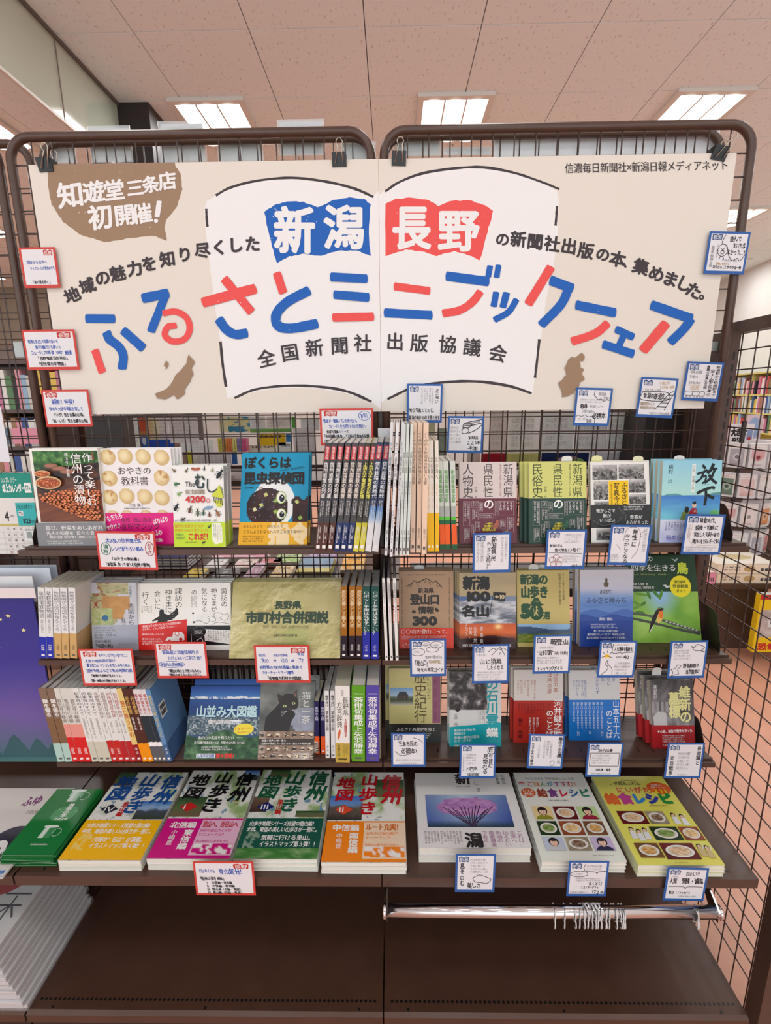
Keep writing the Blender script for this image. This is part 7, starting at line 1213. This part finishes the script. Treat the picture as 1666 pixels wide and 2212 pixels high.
kit(2.10, 3.04, .4625, .38, .3, .062, (214, 196, 172), 'white and tan boxed kit, lower of the front pair'); kit(2.10, 3.05, .525, .38, .3, .062, (220, 204, 182), 'white and tan boxed kit, upper of the front pair')
kit(2.50, 3.06, .4625, .36, .2, .07, (226, 214, 196), 'pale boxed kit at the right of the table'); kit(1.96, 3.36, .4625, .27, .2, .12, (196, 166, 130), 'larger tan carton behind the front pair')
t = thing('disc_carousel', 'black wire carousel holding boxed discs, right edge', 'display rack', None, (2.52, 3.60, .4625)); MB().tube([(0, 0, 0), (0, 0, 1.0)], .016, 10).build('pole', M['black'], t); MB().tube([(0, 0, 0), (0, 0, .012)], .16, 20).build('base', M['black'], t)
for k in range(4): MB().tube([(.26*math.cos(a), .26*math.sin(a), .073+k*.205) for a in np.linspace(0, 2*math.pi, 25)[:-1]], .004, 5, True).build('wire_tier', M['black'], t); MB().tube([(-.26, 0, .073+k*.205), (.26, 0, .073+k*.205)], .004, 5).build('wire_spoke', M['black'], t); MB().tube([(0, -.26, .073+k*.205), (0, .26, .073+k*.205)], .004, 5).build('wire_spoke', M['black'], t)
DC = [(206, 140, 90), (190, 80, 90), (226, 220, 222), (110, 136, 120), (226, 212, 212), (170, 168, 176), (220, 190, 190)]
for k in range(4):
    for j in range(8):
        a0 = math.radians(162+j*30+(k % 2)*9); c = DC[(k*2+j*3) % 7]; px_, py_ = 2.52+.23*math.cos(a0), 3.60+.23*math.sin(a0); N = (math.cos(a0), math.sin(a0), 0); U = (-math.sin(a0), math.cos(a0), 0)
        t = thing('boxed_disc', f'boxed disc, {ORD[j] if j else "first"} around the {["lowest", "second", "middle", "fourth", "top"][k]} tier of the wire carousel', 'disc box', 'boxed discs on the wire carousel', (px_-U[0]*.05, py_-U[1]*.05, .4625+.078+k*.205), U, N)
        MB().box(0, .105, -.0, .045, 0, .165).build('case', flat('disc_case', (216, 212, 214), 'print'), t); a = Art(.105, .165); a.rect(12, 22, 88, 92, c) if (j+k) % 3 else a.rect(12, 26, 88, 60, tuple(int(.4*v+134) for v in c)); a.ell(52, 56, 24, 15, tuple(int(.5*v+112) for v in c), 20); a.ell(52, 56, 12, 8, tuple(int(v*.7) for v in c), 14); a.rect(10, 8, 90, 20, (232, 228, 226)); a.fine(14, 10, 86, 18, 1, (170, 60, 60), w=1); a.fine(14, 80, 86, 92, 2, (150, 90, 90)); a.build('print', t)
def d_nuri(a):
    a.rect(0, 0, 100, 100, (232, 226, 228)); a.T('みんなの', 30, 5, 60, 16, K0, 1); a.T('大きな', 5, 20, 70, 62, K0, 6); a.T('ぬりえ', 12, 66, 66, 92, K0, 6); a.rect(72, 30, 96, 80, (130, 150, 190)); a.ell(84, 74, 8, 10, (190, 60, 80), 12)
pbox('colouring_book', 1577, 916, 1628, 958, 4.2, .012, (232, 226, 228), 'white colouring book with heavy black lettering beyond the carousel', 'book', draw=d_nuri)
pbox('picture_book', 1556, 925, 1576, 960, 4.22, .012, (226, 190, 196), 'pale pink picture book beside the colouring book', 'book', draw=spr((226, 190, 196), (240, 210, 214)))
pbox('character_board', 1612, 896, 1645, 958, 4.3, .01, (206, 180, 190), 'arched pink and blue display board beyond the carousel', 'sign', draw=lambda a: (a.rect(0, 0, 100, 100, (214, 190, 200)), a.ell(50, 45, 40, 36, (150, 170, 206), 20)))
t = thing('far_table', 'low display table beyond the disc carousel', 'table', None, (2.5, 4.1, 0)); MB().box(0, 1.2, 0, .5, 1.22, 1.25).build('top', M['brown'], t); MB().box(.1, 1.1, .1, .4, 0, 1.22).build('body', M['brown'], t)
A = PY(1520, 1330, 1.5)
def d_toy(a):
    a.rect(0, 0, 100, 100, (236, 200, 30)); a.rect(0, 0, 100, 8, (200, 40, 40)); a.pic(4, 26, 96, 74, lambda u, v: ramp(fbm(u*5, v*5, 4), [(0, (120, 110, 110)), (.5, (190, 180, 176)), (1, (226, 222, 220))]), 14, 12); a.poly([(20, 20), (60, 12), (80, 24), (60, 34), (26, 34)], (230, 180, 20)); a.rect(30, 16, 48, 28, (50, 50, 56)); a.rect(20, 42, 44, 56, (220, 222, 226)); a.rect(24, 44, 36, 50, (60, 80, 110)); a.T('はたらく', 40, 62, 92, 72, (60, 90, 40), 3); a.T('恐竜大図鑑', 8, 84, 92, 97, (200, 40, 50), 4)
pbox('toy_book_box', 1634, 1285, 1760, 1408, 2.86, .04, (236, 200, 30), 'yellow and red children\'s box with a digger picture on the floor', 'box', draw=d_toy)
# clear sign holders rising above the grids
def holder(x0, y0, x1, y1, Y, l, ins=True):
    A, B = PY(x0, y0, Y), PY(x1, y1, Y); w_, h = B[0]-A[0], A[2]-B[2]; t = thing('sign_holder', l, 'sign holder', 'clear sign holders above the grids', (A[0], Y, B[2])); MB().box(0, w_, 0, .002, 0, h).build('acrylic_sheet', M['clear'], t)
    if ins: MB().box(w_*.05, w_*.95, .003, .0036, h*.04, h*.94).build('paper_insert', flat('insert', (226, 226, 228)), t); a = Art(w_, h, h0=-.0026); a.fine(14, 12, 86, 30, 2, (190, 190, 194)); a.build('print', t)
for q in ((100, 302, 166, 352, 1.5045, 'clear sign holder just right of the left rounded corner'), (188, 272, 288, 350, 1.5045, 'clear sign holder in front of the dark column'), (340, 262, 448, 350, 1.5045, 'clear sign holder under the first ceiling light'), (468, 300, 570, 352, 1.5045, 'clear sign holder left of the pale taped one'), (598, 258, 702, 335, 1.5045, 'clear sign holder rising highest behind the left grid'), (736, 306, 812, 345, 1.5045, 'clear sign holder at the grid seam'), (852, 296, 954, 336, 1.5045, 'clear sign holder behind the first clip of the right grid'), (958, 318, 1064, 334, 1.5045, 'low clear sign holder behind the right grid')): holder(*q)
pbox('white_sign_board', 1068, 287, 1552, 345, 1.5045, .004, (226, 228, 234), 'long white board standing behind the top of the right grid', 'sign', m='matte')
for x0, y0, x1, y1, l in ((30, 738, 50, 772, 'small grey plastic clip box at the left post'), (1540, 738, 1556, 758, 'small white plastic clip at the right post')): pbox('shelf_clip', x0, y0, x1, y1, 1.40, .01, (196, 204, 204), l, 'clip')
bpy.data.objects.remove(_fo)
